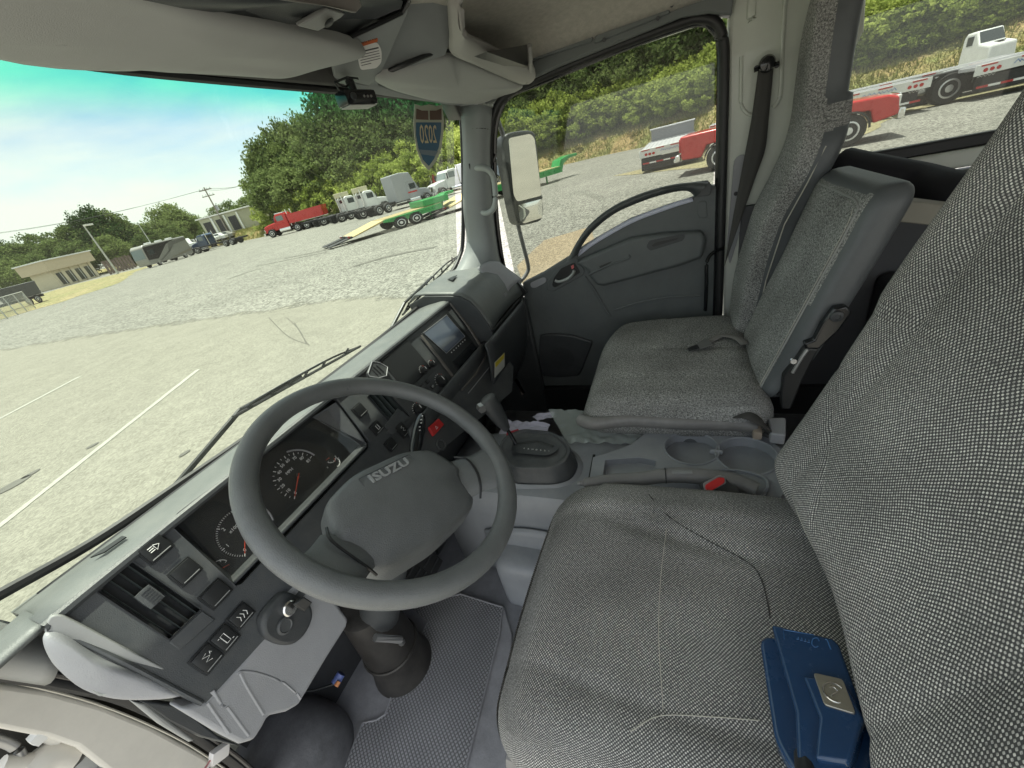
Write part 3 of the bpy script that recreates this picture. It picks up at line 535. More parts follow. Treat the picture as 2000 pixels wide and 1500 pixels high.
# lid seam + glovebox front
bm = nb(); box(bm, (1.262, .561, -.466), (.35, .006, .006)); finish('lid_seam', bm, PL_BLACK, dash)
bm = nb(); grid(bm, lambda u, v: V((1.0 + .43 * u, [.552, .55, .555, .57, .60, .66][int(round(v * 5))] + .02 * max(0, u - .9) / .1, [-.472, -.50, -.56, -.64, -.72, -.82][int(round(v * 5))])), 8, 5); finish('glovebox', bm, PL_DARK, dash, solid=.008)
bm = nb(); slab(bm, [V((1.43, .80, -.34)), V((1.43, .62, -.36)), V((1.43, .565, -.47)), V((1.43, .57, -.64)), V((1.43, .66, -.82)), V((1.43, .85, -.82))], (.02, 0, 0)); finish('dash_end', bm, PL_DASH, dash, bevel=.01, seg=3)
text('airbag_mark', 'SRS', V((1.31, .583, -.418)), (1, 0, 0), (0, .2, .9), .018, PL_GREY, dash, .0004)
# yellow/white label on the glovebox
bm = nb(); gp = plane((1, .545, -.53), (0, -1, 0)); slab(bm, [U(a, b, gp) for a, b in ((966, 708), (985, 689), (985, 716), (966, 738))], (0, -.001, 0)); gl = finish('label', bm, mat('label_paper_m', (.5, .5, .47), .6), dash)
bm = nb(); slab(bm, [U(a, b, off(gp, .0015)) for a, b in ((967, 709), (985, 690), (984, 700), (968, 718))], (0, -.0005, 0)); finish('label_band', bm, mat('yellow_print', (.62, .5, .04), .6), gl)
# main face, with an opening for the instrument cluster
FO = [(96, 1218), (885, 585), (905, 592), (1000, 712), (1000, 760), (830, 905), (402, 1373), (392, 1372)]
ft = [D(a, b) for a, b in FO]
CL = [(352, 1000), (330, 1030), (455, 1143), (474, 1140), (722, 876), (722, 862), (655, 780), (640, 778)]
VENTS = [((190, 1158), (330, 1250), (392, 1190), (252, 1092)), ((716, 776), (770, 838), (800, 812), (745, 752))]
CLH = [(347, 1003), (335, 1030), (460, 1146), (472, 1142), (722, 874), (722, 862), (658, 779), (645, 775)]
bm = nb(); es = []
for loop_ in [[(96, 1218), (110, 1205), (885, 583), (900, 590), (1003, 716), (1000, 765), (830, 905), (477, 1292), (402, 1373), (392, 1372)], CLH] + VENTS:
    v_ = [bm.verts.new(D(*p)) for p in loop_]; es += [bm.edges.new((v_[i], v_[(i + 1) % len(v_)])) for i in range(len(v_))]
bmesh.ops.triangle_fill(bm, edges=es, use_beauty=True)
r_ = bmesh.ops.extrude_face_region(bm, geom=bm.faces[:]); bmesh.ops.translate(bm, verts=[v for v in r_['geom'] if isinstance(v, bmesh.types.BMVert)], vec=-DN * .008)
finish('dash_face', bm, PL_DASH, dash, smooth=False)
bm = nb(); tube(bm, cat([D(a, b, .000) for a, b in ((96, 1222), (110, 1207), (300, 1052), (640, 780), (880, 588))], 6), .007, 8); tube(bm, [D(96, 1222, 0), D(250, 1298, 0), D(395, 1374, 0)], .0035, 8); finish('face_edge', bm, PL_DASH, dash)
# cluster: recessed black pod, hood sides, clear lens and pale lower lip
CD = -.030
cl_o = [D(a, b, 0) for a, b in ((347, 1003), (335, 1030), (460, 1146), (472, 1142), (722, 874), (722, 862), (658, 779), (645, 775))]
cl_i = [D(a, b, CD) for a, b in ((347, 1003), (335, 1030), (460, 1146), (472, 1142), (722, 874), (722, 862), (658, 779), (645, 775))]
c0 = sum([D(a, b, CD) for a, b in ((347, 1003), (460, 1146), (722, 870), (655, 779))], V()) / 4
cl_i = [c0.lerp(p, .97) for p in cl_i]
bm = nb()
for i in range(8): F_ = bm.faces.new([bm.verts.new(p) for p in (cl_o[i], cl_o[(i + 1) % 8], cl_i[(i + 1) % 8], cl_i[i])])
finish('cluster_hood', bm, PL_DARK, dash, smooth=False, solid=.002)
clu = finish('instrument_cluster', slab(nb(), cl_i, -DN * .004), mat('cluster_face', (.022, .024, .026), .35), dash, smooth=False)
bm = nb(); slab(bm, [D(458, 1143, -.004), D(718, 872, -.004), D(712, 862, -.026), D(450, 1131, -.026)], DV * -.003); finish('cluster_lip', bm, PL_DASH, dash, bevel=.001)
# right hood facet
bm = nb(); slab(bm, [D(655, 786, -.002), D(716, 868, -.002), D(700, 868, -.027), D(610, 815, -.027)], DU * .002); finish('hood_facet', bm, PL_DASH, dash)
def gpl(d): return off(D0, CD + d)
def gauge(cx, cy, rx, ry, nums, a0, a1, nt, nd, needle, label=None, ring=None, sz=.0085):
    C = U(cx, cy, gpl(.001)); r = (U(rx, ry, gpl(.001)) - C).length
    def pt(a, q, d=.001): return U(cx, cy, gpl(d)) + (DU * math.cos(R(a)) - DV * math.sin(R(a))) * (r * q)
    bm = nb(); disc(bm, C, DN, r * 1.08, .0008, 40); di = finish('gauge_dial', bm, mat('dial_black', (.014, .015, .016), .5), dash)
    bm = nb()
    for i in range(nt + 1):
        a = a0 + (a1 - a0) * i / nt; big = i % nd == 0
        box(bm, pt(a, .95 if big else .97, .0025), (r * (.12 if big else .07), r * (.03 if big else .018), .0004), ((DU * math.cos(R(a)) - DV * math.sin(R(a))), (-DU * math.sin(R(a)) - DV * math.cos(R(a))), DN))
    finish('tick_marks', bm, WHITE, di, smooth=False)
    for i, s in enumerate(nums):
        if s == '': continue
        a = a0 + (a1 - a0) * i / (len(nums) - 1); text('numeral', s, pt(a, .76, .0025), DU, -DV, sz, WHITE, di, .0002)
    if needle is not None:
        bm = nb(); tip = pt(needle, .90, .006); base = pt(needle, -.08, .006); tube(bm, [base, tip], [.0014, .0005], 6); finish('needle', bm, mat('needle_red', (.55, .07, .03), .5), di)
        bm = nb(); disc(bm, C, DN, r * .10, .006, 16); finish('needle_hub', bm, PL_BLACK, di)
    if label: text('unit', label, pt(110, .40, .0025), DU, -DV, sz * .95, WHITE, di, .0002)
    if ring:
        bm = nb(); tube(bm, [pt(ring[0] + (ring[1] - ring[0]) * k / 16, 1.12, .002) for k in range(17)], .0018, 6); finish('dial_rim', bm, PL_GREY, di)
    return di
gauge(583, 928, 533, 925, ['0', '10', '20', '30', '40', '50', '60', '70', '80', '85'], 216, 12, 18, 2, 216, 'MPH', (70, 8))
gauge(478, 1037, 423, 1035, ['0', '1', '2', '3', '4'], 228, 20, 40, 10, 228, 'x1000', (60, -28))
def small(cx, cy, r, a0, a1, red):
    C = U(cx, cy, gpl(.002)); bm = nb(); tube(bm, [C + (DU * math.cos(R(a0 + (a1 - a0) * k / 14)) - DV * math.sin(R(a0 + (a1 - a0) * k / 14))) * r for k in range(15)], .0007, 5)
    for k in range(5):
        a = a0 + (a1 - a0) * k / 4; e = DU * math.cos(R(a)) - DV * math.sin(R(a)); tube(bm, [C + e * r * .78, C + e * r], .0005, 4)
    o = finish('small_gauge_scale', bm, WHITE, dash)
    bm = nb(); e = DU * math.cos(R(red)) - DV * math.sin(R(red)); tube(bm, [C + e * r * .2, C + e * r * .95], [.0009, .0004], 5); finish('needle', bm, MATS['needle_red'], o)
small(430, 1112, .014, 150, 10, -20); small(645, 893, .012, 200, 330, 170); small(655, 903, .010, 250, 400, 60)
text('print', 'F', U(430, 1095, gpl(.002)), DU, -DV, .005, WHITE, dash, .0002); text('print', 'C', U(436, 1127, gpl(.002)), DU, -DV, .005, MATS['needle_red'], dash, .0002)
text('print', 'N', U(517, 1030, gpl(.002)), DU, -DV, .006, WHITE, dash, .0002); text('print', '1', U(525, 1020, gpl(.002)), DU, -DV, .006, WHITE, dash, .0002)
text('print', 'H', U(661, 895, gpl(.002)), DU, -DV, .005, WHITE, dash, .0002); text('print', 'E', U(640, 913, gpl(.002)), DU, -DV, .005, WHITE, dash, .0002)
LENS = pane_mat('lens', (.97, .97, .97), .004)
bm = nb(); slab(bm, [D(a, b, -.012) for a, b in ((350, 1010), (458, 1135), (715, 868), (655, 790))], -DN * .001); finish('cluster_lens', bm, LENS, dash, smooth=False)
# switches
def btn(c, w, h, m=None, depth=.006, icon=None, edge=True):
    m = m or PL_BLACK; b_ = nb(); rbox(b_, (w / 2 + .0022, h / 2 + .0022, .0018), .0016, (4, 4, 2), lambda q: c + DU * q.x - DV * q.y + DN * q.z); so_ = finish('switch', b_, PL_BLACK, dash)
    b_ = nb(); rbox(b_, (w / 2, h / 2, depth), .0022, (5, 5, 3), lambda q: c + DU * q.x - DV * q.y + DN * (q.z * (1 + .25 * q.y / (h / 2)))); finish('switch_cap', b_, m, so_)
    if edge: b_ = nb(); box(b_, c + DV * (h * .40) + DN * depth * .92, (w * .82, .0012, .0008), (DU, DV, DN)); finish('switch_ridge', b_, PL_LIGHT, so_)
    if icon == 'ps':
        text('icon', 'P', c + DN * (depth * 1.12) + DV * -.002, DU, -DV, h * .45, WHITE, so_, .0002)
    elif icon: 
        pts = icon; b_ = nb()
        for s in pts: tube(b_, [c + DU * (x * w) - DV * (y * h) + DN * (depth * 1.16) for x, y in s], .0006, 4)
        finish('icon', b_, WHITE, so_)
    return so_
lampi = [[(-.25, .1), (-.05, .1)], [(-.25, -.02), (-.05, -.02)], [(-.25, .22), (-.05, .22)], [(0, .25), (.2, .1), (0, -.1), (0, .25)]]
heat = [[(-.2, -.2), (-.1, 0), (-.2, .2)], [(0, -.2), (.1, 0), (0, .2)], [(.2, -.2), (.3, 0), (.2, .2)]]
cab_i = [[(-.12, -.22), (.12, -.22), (.12, .25), (-.12, .25), (-.12, -.22)], [(-.28, .22), (-.2, .22)], [(.2, -.25), (.3, -.25)]]
nox = [[(.1, .25), (-.15, .2), (.15, .05), (-.15, -.05), (.1, -.15)], [(.2, .1), (.25, .2), (.3, .1)]]
btn(D(303, 1072, .002), .030, .026, icon=lampi); btn(D(362, 1117, .002), .028, .026); btn(D(421, 1160, .002), .030, .027); btn(D(470, 1203, .002), .027, .024, icon=heat)
btn(D(438, 1247, .002), .024, .030, icon=cab_i); btn(D(404, 1286, .002), .026, .030, icon=nox)
btn(D(702, 802, .002), .026, .026); btn(D(735, 836, .002), .026, .024, icon=cab_i[:1]); btn(D(763, 868, .002), .024, .024); btn(D(785, 840, .002), .024, .034, icon=nox[:1])
# air vents: recess, slats, thumb slider, and the dark flap beside it
def vent(cs, ns, name='air_vent'):
    C = [D(*p) for p in cs]; bm = nb(); ci = [D(a, b, -.02) for a, b in cs]; cc_ = sum(ci, V()) / 4
    for i in range(4): bm.faces.new([bm.verts.new(p) for p in (C[i] + DN * .002, C[(i + 1) % 4] + DN * .002, ci[(i + 1) % 4], ci[i])])
    bm.faces.new([bm.verts.new(p) for p in ci]); vt = finish(name, bm, PL_BLACK, dash, smooth=False, solid=.0015)
    for k in range(ns):
        t = (k + .5) / ns; p, q = C[0].lerp(C[3], t), C[1].lerp(C[2], t)
        b_ = nb(); slab(b_, [p + DN * .001, q + DN * .001, q - DN * .014 + DV * .002, p - DN * .014 + DV * .002], DV * .0015); finish('vent_slat', b_, mat('vent_green', (.07, .085, .085), .4), vt, smooth=False)
    return vt, C
# left vent laid out: slats run along the short axis of the recess
vt, C = vent(((190, 1158), (330, 1250), (392, 1190), (252, 1092)), 4)
sc = D(292, 1166, .004); b_ = nb(); rbox(b_, (.010, .014, .004), .002, (3, 3, 2), lambda q: sc + DU * q.x - DV * q.y + DN * q.z); finish('vent_slider', b_, PL_DASH, vt)
for k in range(6): b_ = nb(); box(b_, sc + DN * .0045 + DU * (.002 + .0 * k) - DV * (-.010 + .004 * k), (.012, .0012, .0012), (DU, DV, DN)); finish('slider_rib', b_, PL_DARK, vt)
b_ = nb(); slab(b_, [D(a, b, .0025) for a, b in ((330, 1255), (395, 1193), (420, 1210), (352, 1270))], -DN * .003); finish('vent_flap', b_, PL_DASH, dash, bevel=.001)
vt, C = vent(((716, 776), (770, 838), (800, 812), (745, 752)), 4)
b_ = nb(); slab(b_, [D(a, b, .0035) for a, b in ((751, 832), (777, 797), (784, 803), (760, 840))], -DN * .003); finish('vent_flap', b_, PL_DASH, dash, bevel=.001)
b_ = nb(); slab(b_, [D(a, b, .0035) for a, b in ((755, 845), (785, 802), (800, 815), (768, 850))], -DN * .003); finish('vent_flap', b_, PL_DASH, dash, bevel=.001)
# centre stack: upper storage pocket, hexagon badge, climate knobs
b_ = nb(); face = [(745, 706), (795, 662), (843, 718), (795, 765)]; slab(b_, [D(a, b, .003) for a, b in face], -DN * .004); finish('stack_pocket', b_, PL_BLACK, dash, bevel=.002)
b_ = nb(); slab(b_, [D(a, b, .0045) for a, b in ((800, 760), (845, 716), (852, 722), (805, 768))], -DN * .004); finish('pocket_shelf', b_, PL_DARK, dash)
hx = [(718, 727), (727, 705), (741, 707), (757, 716), (755, 734), (740, 739), (722, 735)]
b_ = nb(); slab(b_, [D(a, b, .012) for a, b in hx], -DN * .012); hb = finish('hexagon_vent_knob', b_, PL_DASH, dash, bevel=.0015)
b_ = nb(); tube(b_, [D(a, b, .0125) for a, b in ((719, 729), (727, 706), (741, 708), (757, 717), (755, 734), (740, 738), (722, 735))], .0013, 6, closed=True); finish('badge_rim', b_, PL_GREY, hb)
for p0, p1 in (((729, 716), (744, 730)), ((735, 713), (750, 727)), ((727, 722), (738, 733))): b_ = nb(); tube(b_, [D(*p0, .013), D(*p1, .013)], .0018, 6); finish('badge_groove', b_, PL_BLACK, hb)
for (px, py, r_) in ((827, 724, .010), (843, 712, .009), (862, 745, .016), (817, 800, .013)):
    c = D(px, py, .002); b_ = nb(); lathe(b_, c, DN, [(r_ * 1.25, 0), (r_ * 1.25, .002), (r_, .003), (r_ * .92, .013), (r_ * .8, .014)], 24); kb = finish('climate_knob', b_, PL_BLACK, dash)
    for k in range(9):
        a = R(150 - 150 * k / 8 + 20); b_ = nb(); box(b_, c + (DU * math.cos(a) - DV * math.sin(a)) * r_ * 1.45 + DN * .001, (.0028, .0014, .0006), (DU * math.cos(a) - DV * math.sin(a), DU * -math.sin(a) - DV * math.cos(a), DN)); finish('dial_mark', b_, [WHITE, MATS['needle_red'], STEEL][0 if k < 6 else 1], kb)
    b_ = nb(); box(b_, c + DN * .0145 - DV * r_ * .4, (.0016, r_ * .8, .0008), (DU, DV, DN)); finish('knob_pointer', b_, WHITE, kb)
for px, py in ((835, 745), (845, 755), (832, 760), (822, 750)): btn(D(px, py, .002), .010, .008, STEEL if px > 840 else PL_DARK, .003, edge=False)
# radio: raised bezel frame, screen, lower pocket
bz = [(818, 652), (884, 589), (897, 600), (962, 690), (902, 768), (890, 757)]
b_ = nb(); tube(b_, [D(a, b, .006) for a, b in ((822, 655), (858, 700), (897, 752))], .005, 8, flat=.7); tube(b_, [D(a, b, .006) for a, b in ((880, 592), (915, 638), (948, 690))], .005, 8, flat=.7); tube(b_, [D(a, b, .003) for a, b in ((902, 762), (930, 730), (950, 694))], .003, 8); finish('radio_bezel', b_, mat('bezel_bronze', (.12, .11, .10), .35), dash)
b_ = nb(); slab(b_, [D(a, b, .003) for a, b in ((823, 652), (872, 604), (944, 692), (898, 750))], -DN * .003); finish('radio_body', b_, PL_BLACK, dash, bevel=.001)
b_ = nb(); slab(b_, [D(a, b, .0045) for a, b in ((827, 650), (872, 615), (908, 657), (872, 690))], -DN * .002); scr = finish('radio_screen', b_, mat('screen_glass', (.09, .11, .15), .12, coat=.5), dash)
b_ = nb(); tube(b_, [D(a, b, .005) for a, b in ((827, 650), (872, 615), (908, 657), (872, 690))], .0008, 4, closed=True); finish('screen_edge', b_, PL_GREY, scr)
text('radio_mark', 'KENWOOD', D(894, 676, .005), D(912, 660) - D(878, 690), -DV, .0085, WHITE, dash, .0002) if False else None
for k in range(7):
    p = D(882, 688, .005).lerp(D(908, 664, .005), k / 6.0); b_ = nb(); box(b_, p, (.0042, .003, .0006), (DU, DV, DN)); finish('radio_key', b_, WHITE, scr)
b_ = nb(); slab(b_, [D(a, b, .0050) for a, b in ((884, 706), (922, 668), (940, 690), (902, 738))], -DN * .003); finish('stack_pocket', b_, GLOSSBLK, dash, bevel=.001)
b_ = nb(); slab(b_, [D(a, b, .004) for a, b in ((886, 592), (893, 588), (940, 652), (932, 656))], -DN * .004); finish('card_slot', b_, GLOSSBLK, dash, bevel=.001)
b_ = nb(); slab(b_, [D(a, b, .006) for a, b in ((926, 646), (933, 640), (940, 650), (933, 656))], -DN * .004); finish('card_slot_tab', b_, STEEL, dash)
# lower stack, ash tray line, hazard button, lighter
b_ = nb(); grid(b_, lambda u, v: V((.60 + .50 * u, [.60, .605, .62, .65, .70][int(round(v * 4))], [-.50, -.57, -.66, -.78, -1.0][int(round(v * 4))])), 6, 4); finish('lower_stack', b_, PL_DARK, dash, solid=.01)
b_ = nb(); tube(b_, [D(955, 718, .001), D(915, 768, .001)], .0015, 5); finish('tray_seam', b_, PL_GREY, dash)
HZ = D(852, 841, .006); b_ = nb(); slab(b_, [D(a, b, .008) for a, b in ((838, 834), (857, 817), (868, 829), (848, 851))], -DN * .010); hz = finish('hazard_button', b_, REDM, dash, bevel=.0015)
tc_ = D(853, 835, .0092); b_ = nb(); tube(b_, [tc_ + (DU * math.cos(R(90 + 120 * k)) - DV * math.sin(R(90 + 120 * k))) * .005 for k in range(3)], .0007, 4, closed=True); finish('hazard_triangle', b_, WHITE, hz)
b_ = nb(); tube(b_, [D(862, 868, .003) + (DU * math.cos(R(k * 30)) - DV * math.sin(R(k * 30))) * .014 for k in range(12)], .0028, 6, closed=True); finish('lighter_socket', b_, PL_DASH, dash)
# knee panel on the driver side
KN = V((0, -.97, .24)); K0 = (V((0, .600, -.545)), V((0, -.972, .233)))
kp = [(402, 1370), (477, 1290), (560, 1160), (600, 1120), (660, 1180), (682, 1210), (678, 1225), (640, 1285), (585, 1378), (560, 1392), (525, 1400), (515, 1420), (498, 1447), (470, 1455), (440, 1440), (350, 1385)]
def K(px, py, d=0): return U(px, py, (K0[0] - K0[1] * 0 + K0[1] * d, K0[1]))
b_ = nb(); slab(b_, [K(a, b) for a, b in kp], V((0, .035, 0))); finish('knee_panel', b_, PL_GREY, dash, bevel=.006, seg=3)
for pts in (((462, 1316), (470, 1310), (500, 1312), (545, 1328), (575, 1352), (586, 1366)), ((467, 1315), (480, 1342), (503, 1380), (513, 1396)), ((414, 1350), (430, 1375), (442, 1382), (468, 1417), (484, 1438)), ((404, 1374), (430, 1412), (446, 1434))):
    b_ = nb(); tube(b_, cat([K(a, b, -.0012) for a, b in pts], 5), .0032, 8, flat=.5); finish('panel_ridge', b_, PL_GREY, dash)
# ignition pod and key
ig = [(512, 1210), (545, 1170), (565, 1155), (610, 1180), (615, 1205), (600, 1240), (575, 1262), (545, 1262), (515, 1245)]
b_ = nb(); slab(b_, rnd([K(a, b, .012) for a, b in ig], .012, 3), V((0, .02, 0))); finish('ignition_pod', b_, PL_DARK, dash, bevel=.006, seg=3)
c = K(556, 1222, .013); b_ = nb(); lathe(b_, c, K0[1], [(.013, 0), (.013, .003), (.010, .0045), (.0085, .003)], 24); finish('round_plug', b_, PL_DASH, dash)
key = thing('ignition_key', 'ignition key with black head and round metal lock under the steering wheel rim', 'key', K(572, 1190, .02))
c = K(566, 1188, .018); b_ = nb(); lathe(b_, c - K0[1] * .01, K0[1], [(.012, 0), (.012, .012), (.010, .014), (.0, .0145)], 24); finish('lock_ring', b_, CHROME, key)
b_ = nb(); slab(b_, [K(570, 1180, .035), K(590, 1165, .04), K(607, 1176, .04), K(592, 1195, .035)], K0[1] * .006); finish('key_head', b_, PL_BLACK, key, bevel=.002)
# pull-out cup holder at the left end
ce = plane((.03, .70, -.45), (-.9, -.45, .1))
co_ = [(80, 1235), (95, 1205), (115, 1203), (180, 1240), (300, 1300), (385, 1345), (400, 1362), (378, 1378), (345, 1375), (295, 1368), (225, 1366), (160, 1345), (105, 1300)]
cpn = plane((.045, .650, -.447), (-.45, -.85, .3))
b_ = nb(); slab(b_, rnd([U(a, b, off(cpn, .0)) for a, b in ((84, 1238), (96, 1203), (120, 1200), (345, 1318), (352, 1345), (345, 1362), (200, 1300), (130, 1245))], .006), V((.005, .03, -.01))); finish('cup_holder_band', b_, PL_LIGHT, dash, bevel=.004, seg=3)
OUT = cat([U(a, b, off(cpn, .004)) for a, b in ((81, 1246), (95, 1236), (130, 1246), (200, 1288), (300, 1325), (345, 1350), (352, 1362), (300, 1368), (225, 1366), (160, 1346), (110, 1306), (88, 1275))], 4, True); ctr = sum(OUT, V()) / len(OUT); b_ = nb(); rings = []
for s in range(9):
    t = s / 8; rings.append([b_.verts.new(ctr.lerp(p, max(0, math.cos(t * math.pi / 2) ** .55)) + cpn[1] * (.014 * math.sin(t * math.pi / 2) ** .7) - cpn[1] * .006) for p in OUT])
for A, B in zip(rings, rings[1:]):
    for i in range(len(A)): b_.faces.new((A[i], A[(i + 1) % len(A)], B[(i + 1) % len(A)], B[i]))
bmesh.ops.remove_doubles(b_, verts=b_.verts, dist=1e-5); finish('cup_holder', b_, PL_GREY, dash, ang=70)
b_ = nb(); rr = rnd([U(a, b, off(cpn, .0085)) for a, b in ((163, 1326), (190, 1301), (238, 1318), (243, 1330), (205, 1356), (195, 1356))], .008); tube(b_, rr, .0022, 6, closed=True); finish('finger_recess_rim', b_, PL_LIGHT, dash)
b_ = nb(); slab(b_, rr, cpn[1] * -.002); finish('finger_recess', b_, PL_DASH, dash)
for k in range(7): b_ = nb(); tube(b_, [U(178 + 6 * k, 1318 + 1.5 * k, off(cpn, .0095)), U(200 + 5 * k, 1348 - 2 * k, off(cpn, .0095))], .0008, 4); finish('recess_rib', b_, PL_DARK, dash)
# lower left side trims under the dash end
for pts, m_ in ((((270, 1368), (350, 1378), (430, 1440), (470, 1458), (430, 1450), (390, 1440), (330, 1410)), PL_DASH), (((262, 1372), (285, 1374), (340, 1415), (382, 1446), (370, 1450), (320, 1420)), PL_LIGHT)):
    b_ = nb(); slab(b_, [Q(a, b, y=.66) for a, b in pts], (0, .02, 0)); finish('kick_trim', b_, m_, dash, bevel=.003)
# =================================================================== STEERING
WC = V((.368, .431, -.387)); wn_ = V((.12759, -.58433, .80142)); wu = V((.99183, .07517, -.1031)); wv = wn_.cross(wu); rho = R(-21)
ux = wu * math.cos(rho) + wv * math.sin(rho); uy = -wu * math.sin(rho) + wv * math.cos(rho)
def WP(x, y, z=0): return WC + ux * x + uy * y + wn_ * z
sw = thing('steering_wheel', 'grey two-spoke steering wheel with padded hub in front of the gauges', 'steering wheel', WC)
b_ = nb(); RR = .2045; n_ = 96; rings = []
for i in range(n_):
    a = 2 * math.pi * i / n_; e = V((math.cos(a), math.sin(a))); ring = []
    for k in range(16):
        t = 2 * math.pi * k / 16; rr_ = .0172 * (1 + .035 * max(0, math.sin(a * 18)) * (1 if k in (9, 10, 11, 12, 13) else 0)); ring.append(b_.verts.new(WP(e.x * (RR + rr_ * math.cos(t)), e.y * (RR + rr_ * math.cos(t)), rr_ * .95 * math.sin(t))))
    rings.append(ring)
for i in range(n_):
    for k in range(16): b_.faces.new((rings[i][k], rings[(i + 1) % n_][k], rings[(i + 1) % n_][(k + 1) % 16], rings[i][(k + 1) % 16]))
finish('rim', b_, WHEEL_G, sw)
# spokes: broad webs that flare into the rim
for sgn in (-1, 1):
    def spf(u, v, t):
        cx, cy_ = .112 + (.1806 - .112) * u, -.062 + (-.096 + .062) * u; hw = .046 * (1 - u) + .036 * u + .034 * u ** 5
        k = (v - .5) * 2; x = cx + .444 * k * hw; y = cy_ + .896 * k * hw
        z = -.040 * (1 - u) ** 1.3 - .004 + (.011 + .004 * (1 - u)) * max(0, 1 - abs(k) ** 2.6) ** .6 * t
        return WP(sgn * x, y, z)
    b_ = nb(); grid(b_, lambda u, v: spf(u, v, 1), 12, 12); grid(b_, lambda u, v: spf(u, v, -1), 12, 12); bmesh.ops.remove_doubles(b_, verts=b_.verts, dist=.0004); finish('spoke', b_, WHEEL_G, sw, ang=70)
# hub pad: trapezoid with crowned top, sides drop away
hubo = [(-.050, .038), (.050, .038), (.108, .016), (.118, -.010), (.128, -.045), (.120, -.100), (.100, -.122), (0, -.132), (-.100, -.122), (-.120, -.100), (-.128, -.045), (-.118, -.010), (-.108, .016)]
OUT = [V((a[0], a[1], 0)) for a in hubo]; OUT = rnd(OUT, .018, 3); b_ = nb(); rings = []
prof = [(1.0, -.075), (1.0, -.042), (.985, -.032), (.94, -.024), (.86, -.019), (.6, -.014), (.3, -.012), (.0, -.0115)]
for s, z in prof: rings.append([b_.verts.new(WP(p.x * s, (p.y + .04) * s - .04, z - (.010 if p.y < -.06 and s > .8 else 0))) for p in OUT])
for A, B in zip(rings, rings[1:]):
    for i in range(len(A)): b_.faces.new((A[i], A[(i + 1) % len(A)], B[(i + 1) % len(A)], B[i]))
bmesh.ops.remove_doubles(b_, verts=b_.verts, dist=1e-5); finish('hub_pad', b_, WHEEL_G, sw, ang=60)
for s in (-1, 1): b_ = nb(); tube(b_, cat([WP(s * .130, -.026, -.022), WP(s * .139, -.045, -.012), WP(s * .137, -.065, -.0095), WP(s * .131, -.085, -.0105), WP(s * .122, -.104, -.017), WP(s * .112, -.120, -.030)], 4), .0022, 6); finish('pad_seam', b_, PL_BLACK, sw)
text('maker_name', 'ISUZU', WP(0, .006, -.0135), ux, uy, .022, mat('badge_relief', (.36, .37, .37), .3), sw, .0020, sx=1.3, bold=True)
b_ = nb(); tube(b_, rnd([WP(-.052, -.006, -.0150), WP(.052, -.006, -.0150), WP(.052, .018, -.0150), WP(-.052, .018, -.0150)], .003), .0007, 5, closed=True); finish('badge_recess', b_, PL_DASH, sw)
# back shroud + column + boot
b_ = nb(); lathe(b_, WP(0, -.03, -.15), wn_, [(.045, 0), (.055, .04), (.075, .075), (.09, .085)], 28); finish('hub_back', b_, PL_DASH, sw)
colm = thing('steering_column', 'dark steering column with ribbed boot standing on the cab floor', 'steering column', (.33, .62, -1.0))
pA = WP(0, -.02, -.06); pB = V((.325, .66, -.86)); b_ = nb(); tube(b_, cat([pA, pA.lerp(pB, .4), pB], 5), [.052, .05, .048, .045, .045, .045, .045, .045, .045, .045, .045], 22); finish('column_shroud', b_, PL_DASH, colm)
b_ = nb(); axb = V((0, .0, 1)); lathe(b_, V((.318, .665, FZ)), axb, [(.078, 0), (.076, .015), (.068, .05), (.064, .12), (.060, .20), (.056, .27), (.045, .275)], 32); finish('column_boot', b_, mat('boot_rubber', (.022, .020, .019), .45, noise_s=20, noise_a=.3, dust=.15), colm)
b_ = nb(); tube(b_, [V((.318, .665, FZ + .105)) + V((math.cos(R(k * 15)), math.sin(R(k * 15)), 0)) * .066 for k in range(24)], .004, 6, closed=True); finish('boot_ring', b_, MATS['boot_rubber'], colm)
b_ = nb(); tube(b_, [V((.27, .60, -.80)), V((.30, .58, -.86)), V((.31, .60, -.90))], .008, 8); finish('tilt_lever', b_, STEEL, colm)
# stalk on the right of the column
st = thing('wiper_stalk', 'black control stalk with white symbols between the wheel hub and the red hazard button', 'control stalk', (.55, .55, -.45))
s0, s1 = U(808, 895, off((WC, wn_), -.05)), U(823, 812, off((WC, wn_), -.05))
b_ = nb(); tube(b_, cat([s0, s0.lerp(s1, .35), s0.lerp(s1, .7), s1], 4), [.008, .009, .011, .0125, .013, .013, .0135, .0135, .013, .0125, .0115, .010, .007], 16); finish('stalk_arm', b_, GLOSSBLK, st)
for k in range(5):
    b_ = nb(); p = s0.lerp(s1, .52 + .09 * k) + wn_ * .0133; box(b_, p - ux * .002 * (k % 2), (.0035, .002, .0006), (ux, uy, wn_)); finish('stalk_mark', b_, WHITE, st)
s2, s3 = U(560, 1120, off((WC, wn_), -.06)), U(505, 1145, off((WC, wn_), -.06))
